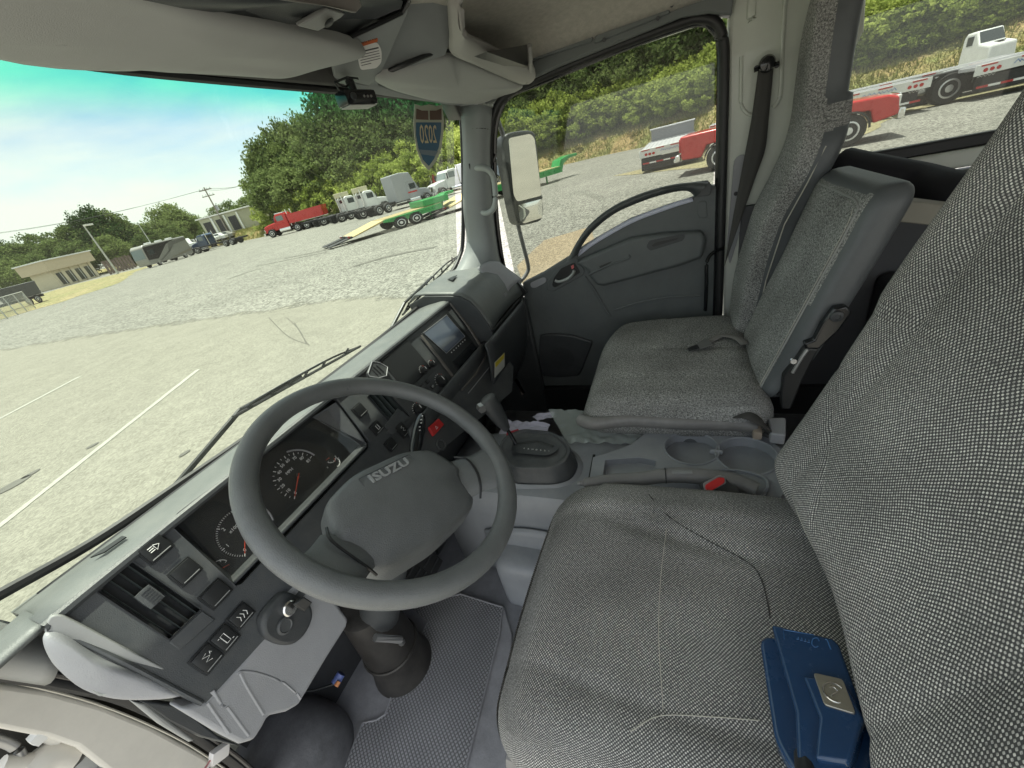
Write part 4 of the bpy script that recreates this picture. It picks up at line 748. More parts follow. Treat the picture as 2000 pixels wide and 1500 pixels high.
# pedals
for (px, py, w, h) in ((822, 1085, .03, .07), (795, 1125, .05, .06)):
    pd_ = thing('foot_pedal', 'dark slim accelerator pedal right of the steering column' if px > 800 else 'dark wide brake pedal beside the steering column', 'pedal', Q(px, py, z=-.93)); c = Q(px, py, z=-.93); e2 = V((0, .55, .83)).normalized()
    b_ = nb(); rbox(b_, (w, h, .008), .005, (4, 5, 2), lambda q: c + V((1, 0, 0)) * q.x + e2 * q.y + V((0, -.83, .55)) * q.z); finish('pedal_pad', b_, RUBBER, pd_)
    for k in range(5): b_ = nb(); box(b_, c + V((0, -.83, .55)) * .009 + e2 * (h * (-.7 + .35 * k)), (w * 1.6, .004, .003), (V((1, 0, 0)), e2, V((0, -.83, .55)))); finish('pad_rib', b_, PL_DARK, pd_)
    b_ = nb(); tube(b_, [c + V((0, .012, 0)), c + V((0, .08, .08)), c + V((0, .1, .2))], .007, 8); finish('pedal_arm', b_, STEEL, pd_)
# =================================================================== FLOOR COVERINGS
MATD = mat('floor_mat_rubber', (.15, .155, .175), .5); N, L, B = nodes(MATD)
tcn = nnew(N, 'ShaderNodeTexCoord'); mpn = nnew(N, 'ShaderNodeMapping'); mpn.inputs['Rotation'].default_value = (0, 0, R(38)); mpn.inputs['Scale'].default_value = (140, 140, 140)
sp_ = nnew(N, 'ShaderNodeSeparateXYZ'); L(tcn.outputs['Object'], mpn.inputs[0]); L(mpn.outputs[0], sp_.inputs[0]); ms = []
for k in (0, 1):
    q = nnew(N, 'ShaderNodeMath', operation='PINGPONG'); q.inputs[1].default_value = .5; L(sp_.outputs[k], q.inputs[0]); r_ = nnew(N, 'ShaderNodeMapRange', interpolation_type='SMOOTHSTEP'); r_.inputs['From Min'].default_value = .06; r_.inputs['From Max'].default_value = .22; L(q.outputs[0], r_.inputs[0]); ms.append(r_)
mm = nnew(N, 'ShaderNodeMath', operation='MULTIPLY'); L(ms[0].outputs[0], mm.inputs[0]); L(ms[1].outputs[0], mm.inputs[1])
mxn = nnew(N, 'ShaderNodeMix', data_type='RGBA'); mxn.inputs['A'].default_value = (.13, .13, .137, 1); mxn.inputs['B'].default_value = (.34, .34, .36, 1); L(mm.outputs[0], mxn.inputs['Factor'])
nd = nnew(N, 'ShaderNodeTexNoise'); nd.inputs['Scale'].default_value = 7; nd.inputs['Detail'].default_value = 8; L(tcn.outputs['Object'], nd.inputs[0]); hsn = nnew(N, 'ShaderNodeHueSaturation'); mrn = nnew(N, 'ShaderNodeMapRange'); mrn.inputs['To Min'].default_value = .6; mrn.inputs['To Max'].default_value = 1.35; L(nd.outputs['Fac'], mrn.inputs[0]); L(mrn.outputs[0], hsn.inputs['Value']); L(mxn.outputs['Result'], hsn.inputs['Color']); L(hsn.outputs[0], B.inputs['Base Color'])
bmp = nnew(N, 'ShaderNodeBump'); bmp.inputs['Distance'].default_value = .002; L(mm.outputs[0], bmp.inputs['Height']); L(bmp.outputs[0], B.inputs['Normal'])
GM = mat('mat_plain', (.25, .25, .268), .42, noise_s=11, noise_a=.3, bump=.5, bump_s=300)
fm = thing('floor_mat', 'grey rubber floor mat with diamond tread in the driver footwell', 'floor mat', (.35, .45, FZ))
mo = [(820, 1150), (985, 1185), (1000, 1240), (985, 1560), (600, 1600), (430, 1520), (480, 1430), (560, 1330), (640, 1240), (720, 1180)]
b_ = nb(); slab(b_, [Q(a, b, z=FZ + .008) for a, b in mo], (0, 0, -.006)); finish('mat_border', b_, GM, fm, bevel=.003)
mi = [(800, 1185), (900, 1160), (982, 1186), (975, 1240), (905, 1520), (660, 1530), (708, 1412), (735, 1406), (752, 1395), (775, 1330), (835, 1215)]
b_ = nb(); slab(b_, [Q(a, b, z=FZ + .012) for a, b in mi], (0, 0, -.003)); finish('mat_tread', b_, MATD, fm, bevel=.001)
b_ = nb(); tube(b_, [Q(a, b, z=FZ + .012) for a, b in mi], .0025, 6, closed=True); finish('mat_rib', b_, GM, fm)
# small tag and wheel arch bulge on the left of the footwell
b_ = nb(); rbox(b_, (.12, .12, .11), .09, (8, 8, 8), lambda q: V((.07, .80, FZ + .02)) + q); finish('footwell_hump', b_, mat('footwell_vinyl', (.12, .12, .13), .45, noise_s=14, noise_a=.4, bump=.5, bump_s=250), cab)
lb = thing('connector_tag', 'small blue and orange tagged connector on the floor by the column boot', 'connector', Q(655, 1335, z=-.98)); c = Q(655, 1335, z=-.98)
b_ = nb(); cyl(b_, c, c + V((.02, -.006, .008)), .011, .010, 16); finish('connector_body', b_, mat('tag_blue', (.12, .16, .4), .4), lb)
b_ = nb(); cyl(b_, c + V((-.006, -.012, .008)), c + V((.004, -.014, .010)), .006, .005, 10); finish('connector_pin', b_, mat('tag_orange', (.75, .3, .12), .4), lb)
b_ = nb(); tube(b_, [c, c + V((-.03, .03, .02)), c + V((-.06, .08, .05))], .003, 6); finish('connector_wire', b_, PL_BLACK, lb)
# =================================================================== ENGINE HUMP, CONSOLE, SHIFTER
CON = mat('console_plastic', (.28, .295, .32), .32, noise_s=8, noise_a=.1, bump=.4, bump_s=800, dust=.12)
hump = thing('engine_cover', 'grey raised engine cover between the seats carrying console and shifter', 'engine cover', (.76, .2, -1.0))
b_ = nb(); prof = [(.0, -1.05), (.0, -.80), (.004, -.755), (.016, -.735), (.04, -.728), (.16, -.728), (.24, -.728), (.262, -.74), (.27, -.80), (.27, -1.05)]
grid(b_, lambda u, v: V((.625 + prof[int(round(v * 9))][0], .62 - 1.1 * u, prof[int(round(v * 9))][1])), 10, 9); finish('cover_shell', b_, CON, hump, solid=.006)
b_ = nb(); slab(b_, [Q(1158, 888, z=-.724), Q(1163, 888, z=-.724), Q(1144, 985, z=-.724), Q(1139, 985, z=-.724)], (0, 0, .001)); finish('cover_gap', b_, PL_BLACK, hump)
b_ = nb(); rbox(b_, (.07, .10, .10), .035, (6, 8, 8), lambda q: V((.60, .36, -.99)) + q); finish('cover_bulge', b_, CON, hump)
b_ = nb(); grid(b_, lambda u, v: V((.615 - .05 * math.sin(math.pi * v) * .3, .50 - .30 * u, -.86 - .2 * v + .03 * math.sin(math.pi * u))), 8, 8); finish('cover_side_panel', b_, CON, hump, solid=.005)
# console tray with two cup wells, rebated pocket and brake slot
con = thing('centre_console', 'pale grey console with two round cup holders and a shallow tray between the seats', 'console', (.78, 0, -.74))
CZ = -.700
def C_(px, py, z=CZ): return Q(px, py, z=z)
outl = [(1158, 893), (1200, 880), (1232, 868), (1262, 845), (1300, 832), (1400, 834), (1470, 845), (1505, 857), (1528, 880), (1530, 930), (1535, 960), (1500, 1000), (1455, 990), (1145, 978)]
OT = [C_(a, b) for a, b in outl]
bm = nb(); n = len(OT)
import itertools
def poly_with_holes(bm, outer, holes, z, depth, hole_bottoms=True):
    """top sheet with holes by triangulation fill"""
    vs = [bm.verts.new(p) for p in outer]; es = [bm.edges.new((vs[i], vs[(i + 1) % len(vs)])) for i in range(len(vs))]
    rings_ = []
    for h in holes:
        hv = [bm.verts.new(p) for p in h]; rings_.append(hv); es += [bm.edges.new((hv[i], hv[(i + 1) % len(hv)])) for i in range(len(hv))]
    bmesh.ops.triangle_fill(bm, edges=es, use_beauty=True)
    lo = [bm.verts.new(V((p.x, p.y, p.z - depth))) for p in outer]
    for i in range(len(vs)): bm.faces.new((vs[i], vs[(i + 1) % len(vs)], lo[(i + 1) % len(vs)], lo[i]))
    return rings_
c1, c2 = C_(1350, 874), C_(1458, 889)
r1, r2 = .044, .047
def circ(c, r, n=36): return [c + V((math.cos(2 * math.pi * k / n) * r, math.sin(2 * math.pi * k / n) * r, 0)) for k in range(n)]
e1 = (C_(1300, 868) - C_(1400, 868)).length / 2; r1 = min(.046, e1); 
h1, h2 = circ(c1, .062), circ(c2, .064)
pk = rnd([C_(a, b) for a, b in ((1182, 898), (1250, 893), (1282, 900), (1276, 922), (1255, 930), (1178, 928))], .006, 3)
bs = rnd([C_(a, b) for a, b in ((1300, 925), (1400, 920), (1470, 925), (1500, 940), (1498, 965), (1470, 975), (1300, 955))], .012, 3)
holes = [h1, h2, pk]
rg = poly_with_holes(bm, OT, holes, CZ, .03)
for hv, dep, sh_ in zip(rg, (.115, .115, .018), (.86, .86, .96)):
    cc_ = sum([v.co for v in hv], V()) / len(hv); lo = [bm.verts.new(cc_ + (v.co - cc_) * sh_ + V((0, 0, -dep))) for v in hv]
    for i in range(len(hv)): bm.faces.new((hv[i], hv[(i + 1) % len(hv)], lo[(i + 1) % len(hv)], lo[i]))
    bm.faces.new(lo)
finish('console_tray', bm, CON, con, bevel=.0022, seg=2)
b_ = nb(); tube(b_, [p + V((0, 0, .0005)) for p in h1], .0028, 6, closed=True); tube(b_, [p + V((0, 0, .0005)) for p in h2], .0028, 6, closed=True); finish('cup_rim', b_, CON, con)
b_ = nb(); tube(b_, [c1.lerp(c2, .42) + V((0, .008, -.002)), c1.lerp(c2, .58) + V((0, .0, -.002))], .006, 8); finish('cup_bridge', b_, CON, con)
b_ = nb(); tube(b_, cat([C_(a, b, CZ + .004) for a, b in ((1285, 925), (1330, 925), (1400, 918), (1450, 920), (1490, 932), (1500, 950), (1490, 968), (1478, 985))], 5), .0035, 8); finish('brake_slot_rim', b_, CON, con)
# shifter base
shf = thing('gear_selector', 'automatic gear selector lever with grey handle on an oval black gate', 'gear selector', Q(1050, 885, z=-.72))
ob = [(985, 850), (1020, 836), (1080, 842), (1108, 862), (1118, 880), (1105, 905), (1075, 915), (1005, 915), (975, 900), (972, 870)]
def SZ(px, py, z): return Q(px, py, z=z)
base = rnd([SZ(a, b, -.675) for a, b in ob], .02, 3); cb_ = sum(base, V()) / len(base)
b_ = nb(); ringz = []
for s, dz in ((1.12, -.06), (1.08, -.035), (1.02, -.028), (1.0, -.006), (.97, 0), (.90, .001), (.86, -.004)):
    ringz.append([b_.verts.new(cb_ + (p - cb_) * s + V((0, 0, dz))) for p in base])
for A, B in zip(ringz, ringz[1:]):
    for i in range(len(A)): b_.faces.new((A[i], A[(i + 1) % len(A)], B[(i + 1) % len(A)], B[i]))
b_.faces.new(ringz[-1]); finish('gate_surround', b_, PL_DASH, shf, ang=50)
b_ = nb(); ringz = []
for s, dz in ((1.35, -.066), (1.25, -.050), (1.15, -.045)): ringz.append([b_.verts.new(cb_ + (p - cb_) * s + V((0, 0, dz))) for p in base])
for A, B in zip(ringz, ringz[1:]):
    for i in range(len(A)): b_.faces.new((A[i], A[(i + 1) % len(A)], B[(i + 1) % len(A)], B[i]))
finish('gate_plinth', b_, CON, shf)
gp_ = [SZ(a, b, -.673) for a, b in ((1002, 858), (1060, 853), (1088, 866), (1090, 880), (1070, 890), (998, 884))]
b_ = nb(); slab(b_, rnd(gp_, .01), (0, 0, .001)); finish('gate_plate', b_, PL_DARK, shf)
b_ = nb(); tube(b_, [SZ(1010, 866, -.671), SZ(1050, 862, -.671), SZ(1080, 872, -.671)], .0045, 8, flat=.3); finish('gate_slot', b_, PL_BLACK, shf)
for k, ch in enumerate('PRND321'):
    p = SZ(1024 + 8 * k, 876 + .8 * k, -.6715); text('gate_letter', ch, p, (.35, -.93, 0), (.93, .35, 0), .0072, WHITE, shf, .0002)
l0, l1 = SZ(1008, 868, -.672), SZ(992, 842, -.655)
k0, k1 = Q(990, 838, z=-.638), Q(953, 782, z=-.54)
b_ = nb(); tube(b_, [l0, l0.lerp(k0, .5) + V((0, 0, .005)), k0], .0055, 10); finish('lever_rod', b_, GLOSSBLK, shf)
ka = [k0, k0.lerp(k1, .35), k0.lerp(k1, .7), k1, k1 + (k1 - k0).normalized() * .012]
b_ = nb(); tube(b_, cat(ka, 4), [.012, .015, .018, .021, .023, .0245, .026, .0275, .0285, .029, .0295, .030, .0295, .028, .0255, .021, .010], 18, flat=.8); finish('lever_handle', b_, PL_DASH, shf)
hx_ = Q(941, 798, z=-.545); b_ = nb(); cyl(b_, hx_ + V((-.004, -.004, 0)), hx_ + V((.01, .01, 0)), .012, .012, 6); finish('release_button', b_, STEEL, shf)
# parking brake: long grip over the console
pb = thing('parking_brake', 'grey parking brake lever lying along the console beside the driver seat', 'parking brake', C_(1350, 940))
PZ = -.672
gpts = [(1133, 944), (1155, 943), (1195, 938), (1250, 935), (1290, 930), (1330, 928), (1380, 932), (1420, 938), (1450, 946), (1478, 958)]
gp2 = cat([Q(a, b, z=PZ - .004 * max(0, i - 5)) for i, (a, b) in enumerate(gpts)], 4); nn = len(gp2)
rad = [.006 if i < 2 else (.0125 + .0065 * min(1, i / nn * 1.3)) * (1 if i < nn - 5 else .9) for i in range(nn)]
b_ = nb(); tube(b_, gp2, rad, 16, flat=.95); finish('brake_lever', b_, mat('brake_grey', (.25, .245, .24), .42, noise_s=12, noise_a=.12, bump=.3, bump_s=700), pb)
p = gp2[0]; b_ = nb(); cyl(b_, p + (p - gp2[2]).normalized() * .006, p, .0045, .005, 12); finish('brake_button', b_, PL_LIGHT, pb)
p = gp2[int(nn * .46)]; b_ = nb(); tube(b_, [p + V((math.cos(R(k * 20)) * .0, math.cos(R(k * 20)) * .0, 0)) + V((0, 0, 1)) * math.sin(R(k * 20)) * .0172 + V((1, .1, 0)) * math.cos(R(k * 20)) * .0172 for k in range(18)], .0009, 5, closed=True); finish('sleeve_seam', b_, PL_BLACK, pb)
b_ = nb(); p = Q(1312, 922, z=PZ + .014); q = Q(1352, 922, z=PZ + .015); tube(b_, [p, p.lerp(q, .5), q], [.005, .0065, .005], 10, flat=.5); finish('lever_window', b_, PL_LIGHT, pb)
# driver belt buckle
bk = thing('belt_buckle', 'grey seat belt buckle with bright red release button beside the parking brake', 'belt buckle', Q(1410, 955, z=-.66))
bt = off(P3(Q(1378, 940, z=-.633), Q(1412, 930, z=-.640), Q(1450, 985, z=-.67)), 0)
b_ = nb(); slab(b_, [U(a, b, bt) for a, b in ((1374, 940), (1412, 926), (1424, 940), (1480, 985), (1462, 1000), (1385, 968))], bt[1] * -.022); finish('buckle_body', b_, PL_DARK, bk, bevel=.003, seg=3)
b_ = nb(); slab(b_, rnd([U(a, b, off(bt, .0012)) for a, b in ((1372, 944), (1404, 928), (1416, 930), (1418, 944), (1386, 962), (1376, 960))], .004), bt[1] * .001); finish('buckle_lip', b_, PL_LIGHT, bk)
b_ = nb(); slab(b_, rnd([U(a, b, off(bt, .003)) for a, b in ((1376, 948), (1402, 933), (1414, 934), (1414, 944), (1388, 960), (1378, 957))], .004), bt[1] * .003); finish('release_button', b_, mat('buckle_red', (.75, .05, .05), .3), bk, bevel=.0012)
# clear plastic floor cover and paper between console and bench
CP = bpy.data.materials.new('clear_plastic_sheet'); CP.use_nodes = True; B = CP.node_tree.nodes['Principled BSDF']; B.inputs['Base Color'].default_value = (.45, .50, .48, 1); B.inputs['Roughness'].default_value = .16; B.inputs['Alpha'].default_value = .5; B.inputs['Specular IOR Level'].default_value = .8
def crump(pts, amp, fr, seed, z=None):
    bm = nb(); c = pts
    def f(u, v):
        p = (c[0].lerp(c[1], u)).lerp(c[3].lerp(c[2], u), v); q = p * fr + V((seed, seed, seed)); return p + V((noise.noise(q) * .3, noise.noise(q + V((9, 0, 0))) * .3, abs(noise.noise(q + V((0, 7, 0)))) + .3 * noise.noise(q * 2.7))) * amp
    return grid(bm, f, 30, 24)
b_ = crump([Q(1070, 800, z=-.68), Q(1285, 815, z=-.70), Q(1240, 868, z=-.72), Q(1110, 868, z=-.72)], .011, 30, 3); ps = finish('plastic_floor_cover', b_, CP, None, ang=60)
tag(ps, 'crumpled clear plastic sheet lying between the shifter and the middle seat', 'plastic sheet')
PAP = mat('paper_lilac', (.62, .60, .74), .7)
pp = thing('paper_sheet', 'crumpled white paper with red print on the floor behind the shifter', 'paper', Q(1040, 835, z=-.78))
b_ = crump([Q(990, 822, z=-.74), Q(1075, 830, z=-.74), Q(1065, 850, z=-.74), Q(960, 880, z=-.74)], .02, 22, 8); finish('sheet', b_, PAP, pp, ang=60)
b_ = nb(); slab(b_, [Q(a, b, z=-.722) for a, b in ((990, 845), (1012, 838), (1020, 850), (985, 880))], (0, 0, .001)); finish('red_print', b_, mat('print_red', (.5, .03, .05), .5), pp)
b_ = crump([Q(1040, 815, z=-.75), Q(1082, 803, z=-.75), Q(1080, 816, z=-.75), Q(1050, 822, z=-.75)], .01, 30, 5); pq = finish('paper_scrap', b_, PAP, None, ang=60); tag(pq, 'pointed pale paper scrap on the passenger floor in front of the middle seat', 'paper')
# =================================================================== SEATS
# driver seat: cushion
ds = thing('driver_seat', 'driver seat in black and cream woven cloth, nearest the camera', 'seat', (.38, -.05, -.9))
def dcush(w):
    x, y, z = w.x + .375, w.y - .012, w.z - .690
    u = w.x / .245; v = w.y / .26
    if w.z > 0:
        z += .018 * (max(0, abs(u) - .62) / .38) ** 1.2 * (1 if v < .6 else .5) - .012 * math.exp(-((u) ** 2 * 3 + (v + .1) ** 2 * 2.5))
        z += noise.noise(V((x * 9, y * 7, 2))) * .004
        for (sx, wd, dp) in ((.62 - .10 * v * v, .035, .003 + (.004 if u < 0 and False else 0)),):
            z -= dp * math.exp(-((abs(u) - sx) / wd) ** 2)
        z += noise.noise(V((x * 22, y * 20, 6))) * .0015
        # worn crease running across the inboard bolster
        d = (u - .50) - .18 * (v - .3); z -= .007 * math.exp(-(d / .06) ** 2) * max(0, min(1, (.75 - abs(v + .05)) * 2)); z += .006 * math.exp(-((u - .66) / .10) ** 2)
        z -= max(0, v - .55) ** 2 * .16
    x += -.02 * u * max(0, -v - .4); y += .012 * (1 - u * u)
    return V((x, y, z))
b_ = nb(); rbox(b_, (.245, .262, .075), (.075, .085, .06), (64, 64, 8), dcush); finish('cushion', b_, CLOTH, ds, ang=180)
b_ = nb(); rbox(b_, (.235, .25, .10), .03, (8, 8, 6), lambda w: V((.375, .0, -.83)) + w); finish('seat_base', b_, VINYL_W, ds)
# backrest
def dback(w):
    # local: x across, y up, z forward
    u = w.x / .258; v = w.y / .44; x = .360 + w.x; h = w.y
    lean = .34; zc = -.24 + h
    y = -.262 - (zc + .39) * .36 + w.z - (1.25 * max(0, -.49 - zc) ** 1.25)
    if w.z > 0:
        y += .020 * (max(0, abs(u) - .55) / .45) ** 1.3 - .014 * math.exp(-(u * 1.6) ** 2)
        y -= .003 * math.exp(-((abs(u) - .60) / .03) ** 2)
        y += noise.noise(V((x * 8, zc * 7, 5))) * .004
        y -= .003 * math.exp(-((zc + .55 - .25 * u) / .008) ** 2)
    return V((x + .012 * u * math.sin(v * 2), y, zc - .02 * u * u * (1 if v < 0 else 0)))
b_ = nb(); rbox(b_, (.258, .44, .075), (.06, .07, .07), (64, 90, 8), dback); finish('backrest', b_, CLOTH, ds, ang=180)
SEAMT = mat('seam_thread', (.5, .48, .42), .8); SEAMD = mat('seam_dark', (.05, .048, .045), .9)
def on_cush(px, py):
    z_ = -.62
    for _ in range(4):
        P = Q(px, py, z=z_); w_ = V((P.x - .375, P.y + .012, .0762)); z_ = dcush(w_).z
    return dcush(w_)
for k, pts in enumerate((((1272, 966), (1315, 1010), (1390, 1055), (1475, 1100), (1503, 1132), (1518, 1180), (1524, 1212)), ((1312, 1034), (1306, 1130), (1303, 1240), (1308, 1390)), ((1240, 1432), (1300, 1402), (1400, 1404), (1500, 1412)))):
    b_ = nb(); tube(b_, cat([on_cush(a_, c_) for a_, c_ in pts], 6), .0009 if k == 0 else .0006, 5); finish('seam_piping', b_, SEAMD if k == 0 else SEAMT, ds)
b_ = nb(); tube(b_, cat([dback(V((t, -.31 + .25 * t, .0755))) for t in (-.15, -.1, 0, .1, .15)], 5), .0006, 5); finish('seam_piping', b_, SEAMT, ds)
b_ = nb(); slab(b_, [Q(1470, 992, z=-.70), Q(1535, 1012, z=-.70), Q(1540, 1025, z=-.70), Q(1480, 1004, z=-.70)], (0, 0, .008)); finish('side_cover', b_, PL_GREY, ds, bevel=.003)
# bench: middle + outer passenger cushion
bs_ = thing('passenger_bench', 'two place passenger bench cushion in mottled grey cloth with vinyl border', 'seat', (1.15, 0, -.9))
def pc(w):
    x, y, z = 1.15 + w.x, .015 + w.y, -.665 + w.z; u = w.x / .29; v = w.y / .235
    if w.z > 0:
        z += noise.noise(V((x * 7, y * 7, 8))) * .005 + .010 * (1 - u * u) * (1 - v * v)
        z -= .006 * math.exp(-((x - 1.155) / .006) ** 2) if y < .08 else 0
        z -= .004 * math.exp(-((y - .02) / .006) ** 2) if x > 1.155 else 0
        z -= .0035 * math.exp(-((x - .99) / .006) ** 2)
        z -= max(0, v - .6) ** 2 * .12
        z -= .03 * max(0, u - .55) ** 2 * max(0, v)
    y += .03 * (u - .2) * max(0, v) * 0
    k = max(0, u - .3) / .7; y -= max(0, v) * .05 * k ** 2
    return V((x, y, z))
b_ = nb(); rbox(b_, (.29, .235, .065), (.06, .07, .06), (56, 48, 8), pc); finish('cushion', b_, CLOTH2, bs_, ang=180)
b_ = nb(); rbox(b_, (.275, .22, .10), .03, (8, 8, 6), lambda w: V((1.15, .0, -.80)) + w); finish('seat_base', b_, VINYL, bs_)
# vinyl border roll on the inboard edge
rl = cat([Q(1128, 812, z=-.655), Q(1160, 822, z=-.655), Q(1230, 815, z=-.650), Q(1330, 820, z=-.655), Q(1430, 822, z=-.658), Q(1480, 828, z=-.66)], 5)
b_ = nb(); tube(b_, [p + V((-.004, 0, -.006)) for p in rl], [.004] + [.017] * (len(rl) - 2) + [.012], 14, flat=1.1); finish('vinyl_border', b_, VINYL_W, bs_)
# black webbing strap over the edge + grey anchor
b_ = nb(); tube(b_, cat([Q(1440, 812, z=-.64), Q(1462, 812, z=-.625), Q(1490, 828, z=-.64), Q(1505, 850, z=-.68)], 5), .016, 8, flat=.25); ws_ = finish('webbing_strap', b_, BELT, None); tag(ws_, 'black webbing strap coming up between middle seat and console', 'strap')
b_ = nb(); rbox(b_, (.014, .010, .012), .004, (3, 3, 3), lambda w: Q(1478, 845, z=-.675) + w); finish('anchor_stub', b_, mat('tan_metal', (.5, .42, .34), .4, metal=.4), bs_)
b_ = nb(); slab(b_, rnd([Q(a, b, z=-.655) for a, b in ((1500, 815), (1535, 815), (1535, 850), (1505, 846))], .006), (0, 0, -.03)); finish('buckle_guide', b_, PL_GREY, bs_, bevel=.004)
# loose lap belt tongue on the middle seat
tb = thing('lap_belt_tongue', 'small grey seat belt tongue and webbing lying on the middle seat', 'seat belt', Q(1400, 665, z=-.60))
b_ = nb(); tube(b_, cat([Q(1382, 668, z=-.592), Q(1410, 655, z=-.585), Q(1440, 660, z=-.585), Q(1455, 672, z=-.59)], 4), .012, 8, flat=.2); finish('webbing', b_, mat('webbing_grey', (.22, .21, .20), .7), tb)
b_ = nb(); slab(b_, [Q(a, b, z=-.580) for a, b in ((1362, 672), (1380, 660), (1392, 672), (1368, 680))], (0, 0, -.004)); finish('tongue', b_, STEEL, tb)
b_ = nb(); slab(b_, [Q(a, b, z=-.582) for a, b in ((1342, 680), (1362, 672), (1366, 678), (1346, 684))], (0, 0, -.003)); finish('tongue_tip', b_, PL_BLACK, tb)
# outer passenger backrest with tall integral headrest
pb_ = thing('passenger_seat_back', 'tall passenger seat back with built-in headrest beside the door', 'seat back', (1.33, -.3, -.6))
# outline built section by section up the back: (z, x_left(inboard), x_right, y_front, edge vinyl)
secs = [(-.66, 1.275, 1.45, -.165), (-.58, 1.275, 1.46, -.168), (-.45, 1.275, 1.465, -.180), (-.30, 1.268, 1.46, -.208), (-.20, 1.258, 1.455, -.245), (-.13, 1.262, 1.453, -.270), (-.08, 1.285, 1.452, -.280), (-.03, 1.315, 1.45, -.284), (.03, 1.322, 1.45, -.285), (.09, 1.325, 1.44, -.285), (.14, 1.33, 1.415, -.287), (.18, 1.335, 1.385, -.29), (.23, 1.34, 1.365, -.30)]
S2 = cat([V((a, b, c)) for a, b, c, d in secs], 9); S3 = cat([V((d, 0, 0)) for a, b, c, d in secs], 9); ns = len(S2)
FW = .82
def pback(u, v):
    i = int(round(v * (ns - 1))); z, xl, xr = S2[i]; yf = S3[i].x; w = (xr - xl) / 2; c = (xl + xr) / 2; a = u * 2 * math.pi; th = .055 if z < -.03 else .05
    ca, sa = math.cos(a), math.sin(a); e = .42
    dx = math.copysign(abs(ca) ** e, ca) * w; dy = math.copysign(abs(sa) ** e, sa) * th
    if sa > 0: dy += .008 * abs(ca) ** 3 - .006
    return V((c + dx, yf - th + dy + noise.noise(V((c + dx, z, 1)) * 8) * .003, z))
b_ = nb(); uvl = b_.loops.layers.uv.verify(); NU = 120
P_ = [[b_.verts.new(pback(i / NU, j / (ns - 1))) for j in range(ns)] for i in range(NU)]
for i in range(NU):
    for j in range(ns - 1):
        f = b_.faces.new((P_[i][j], P_[(i + 1) % NU][j], P_[(i + 1) % NU][j + 1], P_[i][j + 1]))
        for l in f.loops: l[uvl].uv = (l.vert.co.x + l.vert.co.y, l.vert.co.z)
        m_ = f.calc_center_median(); zz, xl, xr = S2[j]; yf = S3[j].x; f.material_index = 0 if m_.y > yf - (.048 if zz > -.05 else (.2 if zz > -.10 else .062)) else 1
b_.faces.new([P_[i][-1] for i in range(NU)])
finish('backrest', b_, [CLOTH2, VINYL], pb_, ang=180)
b_ = nb(); tube(b_, cat([V((1.45, -.10, -.60)), V((1.43, -.10, -.5)), V((1.43, -.10, -.42)), V((1.455, -.12, -.40)), V((1.49, -.15, -.40))], 5), .006, 10); gb = finish('seat_guard_bar', b_, GLOSSBLK, pb_)
b_ = nb(); tube(b_, [V((1.2735, -.228, -.60)), V((1.2735, -.243, -.45)), V((1.2665, -.27, -.30)), V((1.2565, -.308, -.20)), V((1.262, -.335, -.13))], .0016, 5); finish('seam_piping', b_, MATS['seam_thread'], pb_)
# middle seat back, shorter, with broad vinyl side
mb = thing('middle_seat_back', 'shorter middle seat back with ribbed cloth front and grey vinyl side', 'seat back', (1.05, -.3, -.6))
def mback(w):
    u = w.x / .125; h = w.y; zc = -.41 + h; lean = .30
    y = -.222 - (zc + .62) * .333 + w.z; x = 1.112 + w.x * (1 - .05 * (zc + .4)) + .03 * (zc + .4)
    if w.z > 0: y += noise.noise(V((x * 9, zc * 8, 4))) * .003 - .004 * u * u
    else: y -= .01 * math.sin((zc + .6) * 6)
    return V((x, y, zc))
b_ = nb(); rbox(b_, (.178, .228, .038), (.035, .04, .03), (30, 48, 10), mback)
for f in b_.faces:
    m_ = f.calc_center_median(); zc = m_.z; lean_y = -.222 - (zc + .62) * .333 + .038; xc = 1.112 + .03 * (zc + .4)
    f.material_index = 0 if (m_.y > lean_y - .020 and m_.x > xc - .158 and zc < -.196) else 1
finish('backrest', b_, [CLOTH2, VINYL], mb, ang=180)
pipe = [mback(V((a, b, .037))) for a, b in ((-.150, -.20), (-.153, 0), (-.153, .165), (-.138, .198), (-.06, .204), (.12, .204))]
b_ = nb(); tube(b_, cat(pipe, 6), .0022, 6); finish('seam_piping', b_, mat('piping_grey', (.3, .3, .29), .6), mb)
b_ = nb(); tube(b_, cat([mback(V((a, b, .0385))) for a, b in ((-.144, -.20), (-.146, 0), (-.146, .155), (-.134, .19))], 6), .0009, 5); finish('stitch_line', b_, MATS['seam_thread'], mb)
# recliner: glossy black bracket with bolt, below the vinyl side
xr = .915
hinge = [Q(a, b, x=xr) for a, b in ((1655, 598), (1630, 602), (1605, 635), (1590, 665), (1570, 672), (1575, 682), (1600, 682), (1640, 645), (1665, 610))]
b_ = nb(); slab(b_, hinge, (.02, 0, 0)); finish('recliner_arm', b_, GLOSSBLK, mb, bevel=.004, seg=3)
b_ = nb(); lathe(b_, Q(1634, 618, x=xr - .001), (-1, 0, 0), [(.012, 0), (.011, .004), (.006, .005), (.005, .003), (.0, .003)], 20); finish('recliner_bolt', b_, PL_DARK, mb)
b_ = nb(); slab(b_, [Q(a, b, x=xr) for a, b in ((1572, 680), (1555, 705), (1530, 735), (1525, 770), (1526, 800), (1545, 800), (1565, 750), (1590, 700), (1600, 682))], (.02, 0, 0)); finish('recliner_arm', b_, PL_BLACK, mb, bevel=.004, seg=3)
b_ = nb(); tube(b_, cat([Q(a, b, x=xr - .004) for a, b in ((1578, 682), (1565, 700), (1548, 728))], 4), .004, 8); finish('recliner_rail', b_, STEEL, mb)
